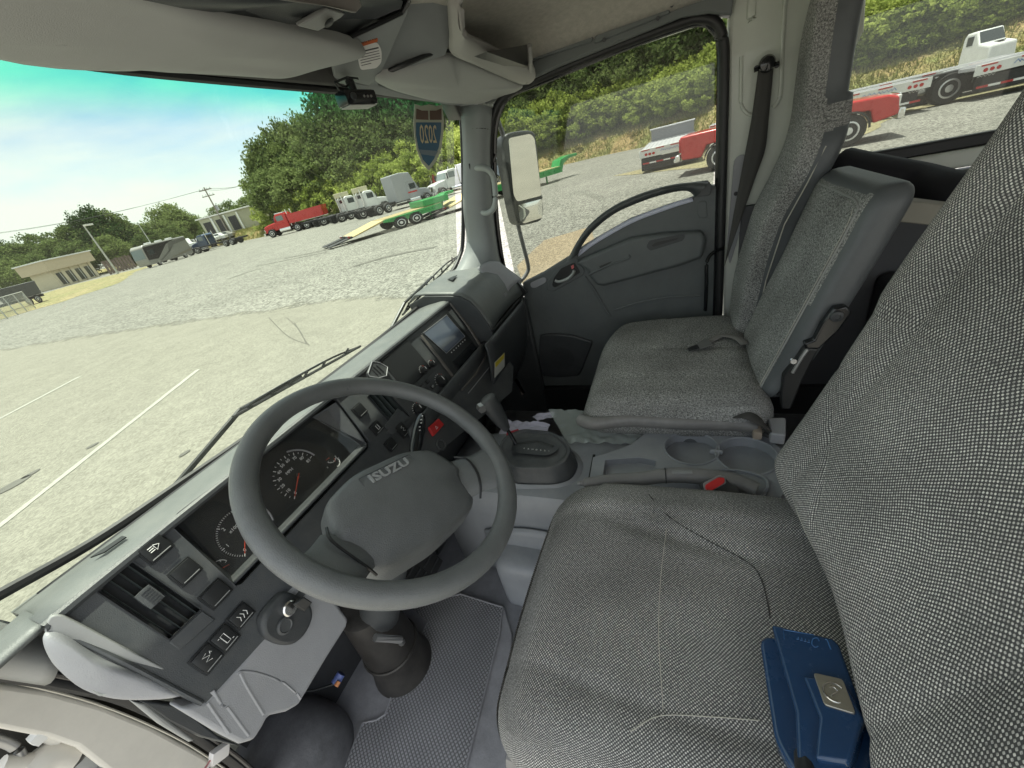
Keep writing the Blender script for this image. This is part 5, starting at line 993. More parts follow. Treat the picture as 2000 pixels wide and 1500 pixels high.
b_ = nb(); lathe(b_, Q(1549, 704, x=xr - .002), (-1, 0, 0), [(.007, 0), (.006, .006), (0, .006)], 14); finish('recliner_bolt', b_, CHROME, mb)
# shoulder belt
sb = thing('shoulder_belt', 'dark grey shoulder belt hanging from its black anchor on the centre pillar', 'seat belt', Q(1490, 140, x=1.49))
def beltf(pts, nm, w):
    A, B = cat([Q(a, b, x=x_) for a, b, _, x_ in pts], 6), cat([Q(a, b, x=x_) for _, _, (a, b), x_ in pts], 6); bm = nb(); grid(bm, lambda u, v: A[int(round(u * (len(A) - 1)))].lerp(B[int(round(u * (len(A) - 1)))], v), len(A) - 1, 3); return finish(nm, bm, BELT, sb, solid=.0015)
beltf([(1481, 135, (1511, 132), 1.49), (1468, 230, (1502, 225), 1.485), (1455, 300, (1495, 290), 1.48), (1440, 380, (1478, 340), 1.475), (1425, 460, (1452, 415), 1.47), (1415, 520, (1432, 470), 1.465)], 'webbing', 0)
c = Q(1497, 125, x=1.487); b_ = nb(); lathe(b_, c, (-1, 0, 0), [(.018, 0), (.020, .008), (.016, .018), (0, .022)], 24); finish('anchor_cap', b_, GLOSSBLK, sb)
b_ = nb(); tube(b_, [Q(1473, 137, x=1.492), Q(1490, 132, x=1.489), Q(1520, 124, x=1.492)], [.012, .008, .012], 12, flat=.5); finish('anchor_plate', b_, GLOSSBLK, sb)
for px, py in ((1477, 133), (1517, 128)): b_ = nb(); lathe(b_, Q(px, py, x=1.488), (-1, 0, 0), [(.006, 0), (.006, .003), (0, .003)], 14); finish('anchor_screw', b_, PL_DARK, sb)
# =================================================================== PASSENGER DOOR
pd = thing('passenger_door', 'grey passenger door with curved grab rail over its scooped window line', 'door', (1.52, .2, -.9))
def DP(px, py, d=0): return Q(px, py, x=DX - d)
panel = [(1020, 553), (1060, 533), (1108, 503), (1128, 488), (1160, 468), (1230, 428), (1300, 402), (1352, 386), (1362, 378), (1388, 362), (1404, 362), (1404, 640), (1400, 760), (1200, 780), (1130, 775), (1070, 765), (1030, 752), (1014, 742), (1010, 700), (1022, 640), (1024, 590)]
b_ = nb(); slab(b_, [DP(a, b) for a, b in panel], (.03, 0, 0)); finish('door_panel', b_, PL_DOOR, pd, bevel=.006, seg=3)
b_ = nb(); slab(b_, [DP(a, b, .032) for a, b in ((1122, 514), (1150, 500), (1230, 466), (1300, 456), (1372, 452), (1380, 470), (1372, 505), (1330, 520), (1180, 560), (1165, 558), (1150, 540), (1148, 530))], (.035, 0, 0)); finish('armrest_panel', b_, PL_DOOR, pd, bevel=.013, seg=4)
b_ = nb(); tube(b_, cat([DP(a, b, .034) for a, b in ((1150, 536), (1190, 518), (1226, 505), (1229, 498))], 5), .004, 8); finish('armrest_lip', b_, PL_DOOR, pd)
b_ = nb(); slab(b_, rnd([DP(a, b, .0330) for a, b in ((1262, 482), (1268, 470), (1330, 457), (1339, 460), (1334, 470), (1270, 490))], .006), (.002, 0, 0)); finish('pull_recess', b_, PL_DARK, pd)
b_ = nb(); slab(b_, [DP(a, b, .0340) for a, b in ((1272, 479), (1282, 473), (1325, 464), (1322, 468), (1276, 482))], (.002, 0, 0)); finish('pull_recess', b_, PL_BLACK, pd)
b_ = nb(); slab(b_, [DP(a, b, .0330) for a, b in ((1170, 520), (1195, 510), (1192, 514), (1172, 524))], (.002, 0, 0)); finish('window_switch', b_, PL_BLACK, pd)
b_ = nb(); tube(b_, cat([DP(a, b, .003) for a, b in ((1142, 540), (1160, 565), (1180, 600), (1192, 618))], 4), .005, 8); finish('panel_ridge', b_, PL_DOOR, pd)
b_ = nb(); tube(b_, cat([DP(a, b, .003) for a, b in ((1200, 606), (1250, 590), (1310, 580), (1368, 577))], 4), .004, 8); finish('panel_ridge', b_, PL_DOOR, pd)
b_ = nb(); slab(b_, rnd([DP(a, b, .002) for a, b in ((1363, 394), (1380, 392), (1382, 425), (1368, 427), (1362, 420))], .008), (.004, 0, 0)); finish('cover_cap', b_, PL_DOOR, pd, bevel=.0015)
b_ = nb(); slab(b_, rnd([DP(a, b, .004) for a, b in ((1035, 553), (1062, 541), (1068, 545), (1066, 552), (1045, 563), (1037, 562))], .008), (.004, 0, 0)); finish('tweeter_cover', b_, PL_GREY, pd, bevel=.0015)
# belt strip; the lavender sky highlight on it is put into its colour
bl = [(1128, 492), (1160, 468), (1230, 428), (1300, 401), (1352, 384)]
b_ = nb(); A, B = cat([DP(a, b, .004) for a, b in bl], 5), cat([DP(a + 2, b + 9, .008) for a, b in bl], 5); grid(b_, lambda u, v: A[int(round(u * (len(A) - 1)))].lerp(B[int(round(u * (len(A) - 1)))], v), len(A) - 1, 1); finish('belt_strip', b_, mat('strip_sky_highlight', (.60, .62, .74), .35), pd, solid=.004)
# arched grab rail
RAILM = mat('rail_plastic', (.055, .062, .064), .42, noise_s=6, noise_a=.1, bump=.4, bump_s=700, dust=.1)
rl1 = [(1106, 512), (1125, 475), (1150, 440), (1190, 407), (1240, 382), (1300, 363), (1350, 356), (1384, 356)]
rl2 = [(1130, 495), (1138, 478), (1160, 450), (1200, 418), (1250, 395), (1300, 379), (1340, 373), (1358, 384)]
A, B = cat([DP(a, b, .03) for a, b in rl1], 6), cat([DP(a, b, .022) for a, b in rl2], 6); b_ = nb()
def rail(u, v):
    i = int(round(u * (len(A) - 1))); a = v * 2 * math.pi; c = A[i].lerp(B[i], .5); h_ = (B[i] - A[i]) / 2; return c + h_ * math.cos(a) + V((-1, 0, 0)) * .018 * math.sin(a)
grid(b_, rail, len(A) - 1, 14); finish('grab_rail', b_, RAILM, pd)
b_ = nb(); slab(b_, rnd([DP(a, b, .02) for a, b in ((1350, 357), (1384, 353), (1390, 362), (1388, 380), (1362, 386), (1354, 380))], .006), (.02, 0, 0)); finish('rail_end', b_, RAILM, pd, bevel=.005, seg=3)
# inner handle
b_ = nb(); slab(b_, rnd([DP(a, b, .004) for a, b in ((1068, 566), (1072, 545), (1090, 520), (1122, 502), (1130, 506), (1142, 530), (1138, 538), (1080, 570))], .008), (.004, 0, 0)); hs_ = finish('handle_surround', b_, PL_DOOR, pd, bevel=.002)
b_ = nb(); slab(b_, rnd([DP(a, b, .006) for a, b in ((1078, 558), (1082, 542), (1096, 524), (1122, 512), (1134, 532), (1084, 562))], .008), (.002, 0, 0)); finish('handle_recess', b_, PL_BLACK, hs_)
b_ = nb(); tube(b_, cat([DP(a, b, .014) for a, b in ((1084, 548), (1092, 550), (1108, 545), (1118, 536), (1122, 528))], 4), .0065, 10); finish('door_handle', b_, mat('satin_handle', (.35, .37, .36), .3, metal=.3), hs_)
b_ = nb(); slab(b_, [DP(a, b, .010) for a, b in ((1115, 520), (1120, 517), (1121, 523), (1117, 526))], (.002, 0, 0)); finish('lock_mark', b_, mat('mark_red', (.65, .15, .15), .4), hs_)
# speaker pod
sp_o = [(1054, 655), (1080, 652), (1120, 656), (1158, 668), (1150, 690), (1136, 725), (1130, 735), (1090, 738), (1056, 735), (1052, 700)]
b_ = nb(); slab(b_, rnd([DP(a, b, .014) for a, b in sp_o], .015), (.016, 0, 0)); spk = finish('speaker_pod', b_, PL_DARK, pd, bevel=.006, seg=3)
cs_ = DP(1098, 700, .0145); b_ = nb()
for i in range(-9, 10):
    for j in range(-9, 10):
        if i * i + j * j < 80: disc(b_, cs_ + V((0, i * .0062, j * .0062)), (-1, 0, 0), .0016, .0006, 6)
finish('speaker_grille_holes', b_, PL_BLACK, spk, smooth=False); spk.children[0]['kind'] = 'stuff'
b_ = nb(); slab(b_, [V((1.535, .62, -.45)), V((1.535, .62, .22)), V((1.535, -.12, .22)), V((1.535, -.12, -.45))], (.003, 0, 0)); finish('door_glass', b_, PANE, pd, smooth=False)
b_ = nb(); slab(b_, [DP(a, b, -.03) for a, b in ((1010, 745), (1130, 778), (1250, 790), (1250, 800), (1120, 795), (1005, 770))], (.02, 0, 0)); finish('door_sill', b_, PL_BLACK, cab, bevel=.004)
b_ = nb(); box(b_, (1.49, .1, -1.0), (.05, 1.3, .12)); finish('door_sill', b_, PL_BLACK, cab)
b_ = nb(); slab(b_, [Q(a, b, x=1.46) for a, b in ((1003, 740), (1008, 736), (1026, 768), (1020, 772))], (.02, 0, 0)); finish('sill_corner', b_, mat('sill_beige', (.5, .42, .34), .5), cab)
# =================================================================== OUTSIDE OF THE CAB: MIRROR, WIPERS
mr_ = thing('side_mirror', 'tall black framed side mirror with small convex mirror below, outside the passenger window', 'mirror', (1.75, .62, -.3))
MP = plane((1.78, .66, -.1), (-.617, -.771, -.148))
fo = [(985, 300), (981, 280), (986, 263), (1000, 257), (1032, 253), (1046, 258), (1050, 290), (1058, 370), (1063, 415), (1058, 432), (1020, 441), (1010, 436), (1000, 390)]
b_ = nb(); slab(b_, rnd([U(a, b, MP) for a, b in fo], .03, 3), V((.05, .06, 0))); finish('mirror_housing', b_, PL_DARK, mr_, bevel=.008, seg=3)
MIR = mat('mirror_glass', (.92, .92, .9), .03, metal=1.)
b_ = nb(); slab(b_, rnd([U(a, b, off(MP, .002)) for a, b in ((990, 300), (991, 268), (1035, 260), (1042, 268), (1058, 382), (1010, 395))], .012), (0, 0, 0)) if False else None
b_ = nb(); b_.faces.new([b_.verts.new(p) for p in rnd([U(a, b, off(MP, .002)) for a, b in ((993, 270), (1036, 261), (1044, 270), (1058, 382), (1010, 394), (1003, 380))], .012)]); finish('mirror_glass', b_, MIR, mr_, smooth=False)
b_ = nb(); ctr = U(1036, 412, off(MP, .002)); OUT = rnd([U(a, b, off(MP, .002)) for a, b in ((1011, 401), (1059, 388), (1060, 425), (1022, 437), (1016, 432))], .012); top_ = [b_.verts.new(p) for p in OUT]; mid_ = [b_.verts.new(ctr.lerp(p, .6) + MP[1] * .005) for p in OUT]; cc_ = b_.verts.new(ctr + MP[1] * .008)
for i in range(len(OUT)): b_.faces.new((top_[i], top_[(i + 1) % len(OUT)], mid_[(i + 1) % len(OUT)], mid_[i])); b_.faces.new((mid_[i], mid_[(i + 1) % len(OUT)], cc_))
finish('convex_mirror', b_, MIR, mr_)
b_ = nb(); tube(b_, [U(1010, 398, off(MP, .003)), U(1059, 385, off(MP, .003))], .004, 6); finish('mirror_divider', b_, PL_BLACK, mr_)
MB = off(MP, -.03)
b_ = nb(); tube(b_, cat([U(a, b, MB) for a, b in ((962, 200), (972, 235), (982, 262), (990, 300), (1000, 390), (1012, 440), (1022, 480), (1031, 515), (1031, 530), (1018, 548), (1000, 560))], 5), .010, 10); finish('mirror_arm', b_, mat('arm_grey', (.2, .2, .21), .4), mr_)
def wiper(label, pivot, elbow, tip, blade0):
    w = thing('windscreen_wiper', label, 'wiper', U(*pivot, off(WS, -.06)), group='windscreen wipers')
    O = off(WS, -.062)
    b_ = nb(); tube(b_, cat([U(a, b, O) for a, b in (pivot, elbow)], 6), .006, 8); tube(b_, [U(*elbow, O), U((elbow[0] + tip[0]) / 2, (elbow[1] + tip[1]) / 2 - 4, O)], .005, 8); finish('wiper_arm', b_, PL_BLACK, w)
    O2 = off(WS, -.050)
    b_ = nb(); tube(b_, [U(*blade0, O2), U(*tip, O2)], .0035, 6); finish('wiper_blade', b_, RUBBER, w)
    b0, b1 = V((*blade0, 0)), V((*tip, 0)); d = (b1 - b0); n_ = V((-d.y, d.x, 0)).normalized() * (-7 if d.x > 0 else 7)
    b_ = nb(); tube(b_, cat([U(*(b0 + d * t + n_ * k)[:2], off(WS, -.056)) for t, k in ((.03, 0), (.2, 1), (.5, 1.2), (.8, 1), (.99, 0))], 4), .0028, 6)
    for t in (.12, .3, .44, .56, .7, .88): tube(b_, [U(*(b0 + d * t + n_ * .1)[:2], O2), U(*(b0 + d * (t + .04) + n_ * 1.1)[:2], O2)], .003, 5)
    finish('blade_frame', b_, GLOSSBLK, w)
wiper('long windscreen wiper lying to the left with its elbow over the pavement', (290, 1010), (470, 800), (704, 676), (455, 815))
wiper('windscreen wiper standing up near the far front pillar', (760, 650), (790, 592), (897, 498), (786, 615))
# =================================================================== BLUE DIAGNOSTIC BOX
bx_ = thing('blue_adapter_box', 'glossy dark blue plastic vehicle interface box with silver badge on the driver seat', 'interface box', Q(1600, 1330, z=-.58))
BT = P3(Q(1505, 1220, z=-.548), Q(1632, 1262, z=-.535), Q(1575, 1400, z=-.535))
BL = mat('blue_plastic', (.012, .045, .115), .25, coat=.3, noise_s=20, noise_a=.08); lower = [(1482, 1246), (1500, 1236), (1640, 1275), (1722, 1440), (1700, 1560), (1560, 1560), (1512, 1430)]
def BP(px, py, d=0): return U(px, py, off(BT, d))
b_ = nb(); slab(b_, rnd([BP(a, b, -.018) for a, b in ((1483, 1250), (1500, 1240), (1640, 1280), (1712, 1440), (1705, 1530), (1600, 1550), (1545, 1500), (1512, 1440))], .008), BT[1] * -.026); finish('box_base', b_, BL, bx_, bevel=.004, seg=3)
top_o = [(1506, 1217), (1630, 1248), (1690, 1395), (1683, 1412), (1660, 1495), (1570, 1500), (1558, 1400), (1553, 1385)]
b_ = nb(); slab(b_, [BP(a, b) for a, b in ((1506, 1218), (1628, 1246), (1640, 1260), (1690, 1400), (1655, 1520), (1590, 1520), (1556, 1480), (1553, 1388))], BT[1] * -.022); finish('box_lid', b_, BL, bx_, bevel=.0035, seg=4)
b_ = nb(); slab(b_, [BP(a, b, .008) for a, b in ((1568, 1318), (1650, 1330), (1688, 1405), (1660, 1490), (1592, 1480), (1600, 1400))], BT[1] * -.012); finish('raised_panel', b_, BL, bx_, bevel=.003, seg=3)
b_ = nb(); slab(b_, rnd([BP(a, b, .010) for a, b in ((1588, 1313), (1646, 1326), (1672, 1395), (1610, 1376))], .003), BT[1] * -.003); finish('metal_badge', b_, mat('nickel_badge', (.42, .40, .34), .35, metal=.8, bump=.2, bump_s=300), bx_, bevel=.0006)
ce_ = BP(1630, 1352, .0105); ex = (BP(1646, 1326, 0) - BP(1588, 1313, 0)).normalized(); ey = BT[1].cross(ex)
b_ = nb(); tube(b_, [ce_ + ex * .009 * math.cos(R(k * 18 + 40)) + ey * .009 * math.sin(R(k * 18 + 40)) for k in range(15)], .0009, 6); tube(b_, cat([ce_ + ex * a + ey * b for a, b in ((-.004, .003), (0, .005), (.003, .002), (0, -.001), (-.003, -.004))], 4), .0008, 6); finish('badge_emblem', b_, CHROME, bx_)
text('raised_word', 'Cognex' if False else 'Cogent', BP(1570, 1252, .0003), -(BP(1620, 1262) - BP(1520, 1240)), -(BP(1540, 1218) - BP(1556, 1270)), .010, mat('blue_relief', (.03, .12, .30), .25), bx_, .0005) if False else None
b_ = nb(); tube(b_, cat([BP(a, b, .0005) for a, b in ((1600, 1252), (1596, 1246), (1588, 1248), (1586, 1258), (1592, 1264), (1598, 1262))], 4), .0006, 5)
for k in range(4): tube(b_, [BP(1580 - 7 * k, 1250 - 2 * k, .0005), BP(1581 - 7 * k, 1255 - 2 * k, .0005), BP(1577 - 7 * k, 1254 - 2 * k, .0005)], .0005, 5)
tube(b_, [BP(1612, 1248, .0005), BP(1616, 1250, .0005), BP(1623, 1268, .0005)], .0008, 5); tube(b_, [BP(1532, 1248, .0005), BP(1530, 1230, .0005), BP(1590, 1240, .0005)], .0005, 5); finish('raised_lettering', b_, mat('blue_relief', (.05, .15, .34), .2), bx_)
b_ = nb(); tube(b_, cat([BP(1575, 1480, -.012), BP(1580, 1520, -.006), BP(1600, 1560, -.004), BP(1640, 1620, -.004)], 5), [.010] * 6 + [.007] * 10, 14); finish('box_cable', b_, PL_BLACK, bx_)
# =================================================================== OUTSIDE: GROUND
def GP(px, py, z=0.0): r = ray(px, py); return r * ((z - EYE) / r.z) + H
def AT(px, py, dist): r = ray(px, py); s = dist / math.hypot(r.x, r.y); return V((r.x * s, r.y * s, r.z * s + EYE))
def HOR(px): return 425 - .255 * (px - 570)
def BASE(px, dist, z=0): p = AT(px, HOR(px), dist); return V((p.x, p.y, z))
def wfin(name, bm, m, parent=None, **k): return finish(name, bm, m, parent, local=True, **k)
def ground_mat(name, c1, c2, c3, sc, spk=.5, bump=.6, patch=.35):
    m = mat(name, c1, .95, spec=.1); N, L, B = nodes(m); t = nnew(N, 'ShaderNodeTexCoord')
    vo = nnew(N, 'ShaderNodeTexVoronoi'); vo.inputs['Scale'].default_value = sc; L(t.outputs['Object'], vo.inputs['Vector'])
    a = nnew(N, 'ShaderNodeTexNoise'); a.inputs['Scale'].default_value = .33; a.inputs['Detail'].default_value = 9; a.inputs['Roughness'].default_value = .62; L(t.outputs['Object'], a.inputs['Vector'])
    b = nnew(N, 'ShaderNodeTexNoise'); b.inputs['Scale'].default_value = 2.2; b.inputs['Detail'].default_value = 12; b.inputs['Roughness'].default_value = .75; L(t.outputs['Object'], b.inputs['Vector'])
    r = nnew(N, 'ShaderNodeMapRange'); r.inputs['From Min'].default_value = .5 - patch / 2; r.inputs['From Max'].default_value = .5 + patch / 2; L(a.outputs['Fac'], r.inputs[0])
    x = nnew(N, 'ShaderNodeMix', data_type='RGBA'); x.inputs['A'].default_value = (*c1, 1); x.inputs['B'].default_value = (*c2, 1); L(r.outputs[0], x.inputs['Factor'])
    sp = nnew(N, 'ShaderNodeSeparateColor'); L(vo.outputs['Color'], sp.inputs[0]); r2 = nnew(N, 'ShaderNodeMapRange'); r2.inputs['To Min'].default_value = 1 - spk; r2.inputs['To Max'].default_value = 1 + spk; L(sp.outputs[0], r2.inputs[0])
    r3 = nnew(N, 'ShaderNodeMapRange'); r3.inputs['From Min'].default_value = .3; r3.inputs['From Max'].default_value = .7; r3.inputs['To Min'].default_value = .87; r3.inputs['To Max'].default_value = 1.13; L(b.outputs['Fac'], r3.inputs[0])
    ml = nnew(N, 'ShaderNodeMath', operation='MULTIPLY'); L(r2.outputs[0], ml.inputs[0]); L(r3.outputs[0], ml.inputs[1])
    h = nnew(N, 'ShaderNodeHueSaturation'); L(x.outputs['Result'], h.inputs['Color']); L(ml.outputs[0], h.inputs['Value'])
    y = nnew(N, 'ShaderNodeMix', data_type='RGBA'); y.inputs['B'].default_value = (*c3, 1); r4 = nnew(N, 'ShaderNodeMapRange'); r4.inputs['From Min'].default_value = .60; r4.inputs['From Max'].default_value = .75; r4.inputs['To Max'].default_value = .8; L(b.outputs['Fac'], r4.inputs[0]); L(r4.outputs[0], y.inputs['Factor']); L(h.outputs[0], y.inputs['A']); L(y.outputs['Result'], B.inputs['Base Color'])
    bb = nnew(N, 'ShaderNodeBump'); bb.inputs['Strength'].default_value = bump; bb.inputs['Distance'].default_value = .01; L(r2.outputs[0], bb.inputs['Height']); L(bb.outputs[0], B.inputs['Normal']); return m
GRAVEL = ground_mat('gravel', (.215, .21, .188), (.17, .167, .15), (.265, .26, .238), 20, .55, .35)
PAVE = ground_mat('worn_pavement', (.222, .213, .182), (.20, .192, .162), (.24, .231, .202), 46, .20, .15, .7)
SANDM = ground_mat('sandy_soil', (.27, .225, .165), (.24, .19, .13), (.28, .25, .2), 30, .3, .5)
DRYG = ground_mat('dry_grass', (.27, .225, .13), (.19, .19, .09), (.33, .28, .18), 8, .6, .9, .25)
CLAY = ground_mat('clay_bank', (.27, .20, .10), (.17, .18, .07), (.38, .25, .13), 14, .6, 1., .2)
def flat(name, pts, z, m, kind='structure'):
    bm = nb(); bm.faces.new([bm.verts.new((p[0], p[1], z)) for p in pts]); o = wfin(name, bm, m, smooth=False); o['kind'] = kind; return o
flat('ground', [(-900, -900), (1200, -900), (1200, 1400), (-900, 1400)], 0, GRAVEL)
def jag(pts, amp, n=8, seed=0):
    o = []
    for i in range(len(pts)):
        a, b = V((*pts[i], 0)), V((*pts[(i + 1) % len(pts)], 0))
        for k in range(n):
            p = a.lerp(b, k / n); q = noise.noise(p * .35 + V((seed, 0, 0))) * amp + noise.noise(p * 1.9) * amp * .35; nrm = V(((b - a).y, -(b - a).x, 0)).normalized(); o.append((p + nrm * q)[:2])
    return o
g2 = lambda px, py: tuple(GP(px, py)[:2])
PVB = PAVE.node_tree; _N, _L = PVB.nodes, PVB.links.new; _o = [n for n in _N if n.type == 'OUTPUT_MATERIAL'][0]; _at = nnew(_N, 'ShaderNodeAttribute', attribute_name='edge'); _tn = nnew(_N, 'ShaderNodeTexCoord'); _n1 = nnew(_N, 'ShaderNodeTexNoise'); _n1.inputs['Scale'].default_value = 1.3; _n1.inputs['Detail'].default_value = 10; _n1.inputs['Roughness'].default_value = .8; _L(_tn.outputs['Object'], _n1.inputs[0])
_a = nnew(_N, 'ShaderNodeMath', operation='ADD'); _L(_at.outputs['Fac'], _a.inputs[0]); _L(_n1.outputs['Fac'], _a.inputs[1]); _mr = nnew(_N, 'ShaderNodeMapRange'); _mr.inputs['From Min'].default_value = .88; _mr.inputs['From Max'].default_value = 1.06; _L(_a.outputs[0], _mr.inputs[0]); _tr = nnew(_N, 'ShaderNodeBsdfTransparent'); _mx = nnew(_N, 'ShaderNodeMixShader'); _L(_mr.outputs[0], _mx.inputs[0]); _L(_tr.outputs[0], _mx.inputs[1]); _L(_N['Principled BSDF'].outputs[0], _mx.inputs[2]); _L(_mx.outputs[0], _o.inputs[0])
_edge = [V((*p, 0)) for p in jag([g2(930, 560), g2(905, 575), g2(760, 585), g2(600, 600), g2(450, 625), g2(250, 650), g2(60, 680), g2(-60, 700)], .3, 8, 3)][:-8]
bm = nb(); cl = bm.loops.layers.float_color.new('edge'); rows_ = []
for i, p in enumerate(_edge):
    d = V((p.x, p.y, 0)).normalized(); rows_.append([bm.verts.new(p + d * (2.2 * p.length / 12) + V((0, 0, .004))), bm.verts.new(p - d * (1.2 * p.length / 12) + V((0, 0, .004))), bm.verts.new(p * .04 + V((-3 if i > 20 else 0, -3, .004)))])
for A, B in zip(rows_, rows_[1:]):
    for k in (0, 1):
        f = bm.faces.new((A[k], B[k], B[k + 1], A[k + 1]))
        for l in f.loops: v_ = 0.0 if l.vert in (A[0], B[0]) else 1.0; l[cl] = (v_, v_, v_, 1)
o = wfin('pavement', bm, PAVE, smooth=False); o['kind'] = 'structure'
flat('pavement', [(-60, -20), (2.6, -20), (2.9, -1), (.3, .2), (-3, -2.7), (-3, 2), tuple(_edge[-1] * .35)[:2], tuple(_edge[-1])[:2], (-60, 20)], .0035, mat('near_concrete', (.2, .19, .16), .9, noise_s=2, noise_a=.15))
flat('sand_patch', jag([g2(1010, 520), g2(1060, 470), g2(1160, 440), g2(1160, 600), g2(1030, 600)], .15, 6, 9), .008, SANDM)
flat('dry_grass_strip', jag([g2(-40, 636), g2(120, 590), g2(235, 552), BASE(250, 84)[:2], BASE(300, 96)[:2], BASE(120, 112)[:2], BASE(-60, 90)[:2]], .8, 8, 2), .012, DRYG)
flat('dry_grass_strip', jag([g2(1655, 285), g2(1760, 222), g2(1900, 192), g2(2060, 165), (29, -22), (26, -6), (24, 3), g2(1330, 331), g2(1500, 320)], .35, 8, 6), .012, ground_mat('verge_grass', (.28, .24, .15), (.22, .21, .12), (.25, .24, .2), 22, .5, .8))
LINEP = mat('road_paint', (.31, .305, .27), .8, noise_s=18, noise_a=.22)
def line(p, q, w, label):
    p, q = V((*p, 0)), V((*q, 0)); d = (q - p).normalized(); s = V((-d.y, d.x, 0)) * w / 2; bm = nb(); n = 24; L_, R_ = [], []
    for i in range(n + 1):
        c = p.lerp(q, i / n); k = 1 + .35 * noise.noise(c * 3.1); L_.append(bm.verts.new((c + s * k + V((0, 0, .009))))); R_.append(bm.verts.new((c - s * k + V((0, 0, .009)))))
    for i in range(n): bm.faces.new((L_[i], L_[i + 1], R_[i + 1], R_[i]))
    o = wfin('painted_line', bm, LINEP, smooth=False); o['kind'] = 'structure'; return o
line(g2(-60, 1076), g2(388, 722), .085, ''); line(g2(-60, 850), g2(156, 736), .10, '')
# stains on the pavement
for k, (px, py, rr_) in enumerate(((22, 948, .10), (60, 925, .05), (180, 870, .04), (540, 970, .03), (360, 885, .035), (1240, 560, .05))):
    c_ = GP(px, py, .0115); pts = [c_ + V((math.cos(a * .45) * rr_ * 1.7 * (1 + .35 * noise.noise(V((a, k, 0)))), math.sin(a * .45) * rr_ * (1 + .35 * noise.noise(V((a, k, 5)))), 0)) for a in range(14)]
    bm = nb(); bm.faces.new([bm.verts.new(p) for p in pts]); o = wfin('oil_stain', bm, mat('oil_stain_m', (.10, .097, .085), .8, noise_s=9, noise_a=.3), smooth=False); o['kind'] = 'structure'
# cracks / tyre marks
TYRE = mat('tyre_mark', (.10, .095, .08), .9)
for pts, w in ((((525, 620), (560, 655), (600, 672), (598, 668), (575, 630)), .010), (((560, 620), (585, 645), (598, 672)), .008)):
    P_ = cat([GP(a, b, .006) for a, b in pts], 6); bm = nb(); tube(bm, P_, w, 4, flat=.2); o = wfin('loose_wire' , bm, TYRE); tag(o, 'thin dark wire loop lying on the pavement beyond the wipers' if w > .009 else 'short dark wire strand lying inside the wire loop on the pavement', 'wire')
for pts, w in ((((445, 545), (480, 533), (510, 524)), .16), (((555, 505), (640, 487), (690, 476)), .22), (((690, 520), (760, 500), (850, 482)), .2), (((640, 492), (560, 508), (500, 520)), .12)):
    P_ = cat([GP(a, b, .01) for a, b in pts], 4); bm = nb(); L_, R_ = [], []
    for i, p in enumerate(P_):
        d = (P_[min(i + 1, len(P_) - 1)] - P_[max(i - 1, 0)]).normalized(); s = V((-d.y, d.x, 0)) * w * (.6 + .5 * abs(noise.noise(p))); L_.append(bm.verts.new(p + s)); R_.append(bm.verts.new(p - s))
    for i in range(len(P_) - 1): bm.faces.new((L_[i], L_[i + 1], R_[i + 1], R_[i]))
    o = wfin('tyre_track', bm, mat('track_soil', (.12, .115, .10), .95, noise_s=3, noise_a=.3), smooth=False); o['kind'] = 'structure'
# bank with the wood edge
bankp = [(150, 150, .2), (330, 125, .3), (420, 112, 1.5), (480, 92, 1.8), (560, 78, 1.2), (700, 70, .8), (820, 64, 1.2), (950, 60, 2.4), (1100, 58, 3.3), (1200, 56, 3.6), (1300, 50, 3.4), (1400, 44, 3.1), (1600, 43, 3.2), (1800, 44, 3.0), (2000, 44, 3.3), (2300, 46, 3.6), (2700, 50, 3.6)]
FT = cat([BASE(a, b) for a, b, c in bankp], 5); TPz = cat([V((c, 0, 0)) for a, b, c in bankp], 5)
def bank(u, v):
    i = int(round(u * (len(FT) - 1))); p = FT[i]; d = V((p.x, p.y, 0)).normalized(); L_ = [0, 1.5, 3.5, 6, 9, 20, 60, 160][int(round(v * 7))]; zz = [-.05, .22, .55, .85, 1.0, 1.12, 1.25, 1.6][int(round(v * 7))]
    q = p + d * L_; return V((q.x, q.y, TPz[i].x * zz + (.3 * noise.noise(q * .4) if v > 0 else 0)))
bm = nb(); grid(bm, bank, len(FT) - 1, 7); o = wfin('bank', bm, CLAY); o['kind'] = 'structure'
def bank_z(px, extra):
    p = BASE(px, 1); best = min(range(len(FT)), key=lambda i: -(V((FT[i].x, FT[i].y, 0)).normalized().dot(V((p.x, p.y, 0)).normalized()))); L_ = extra; xs = [0, 1.5, 3.5, 6, 9, 20, 60, 160]; zs = [0, .22, .55, .85, 1.0, 1.12, 1.25, 1.6]
    for k in range(7):
        if xs[k] <= L_ <= xs[k + 1]: return (FT[best] + V((FT[best].x, FT[best].y, 0)).normalized() * L_, TPz[best].x * (zs[k] + (zs[k + 1] - zs[k]) * (L_ - xs[k]) / (xs[k + 1] - xs[k])))
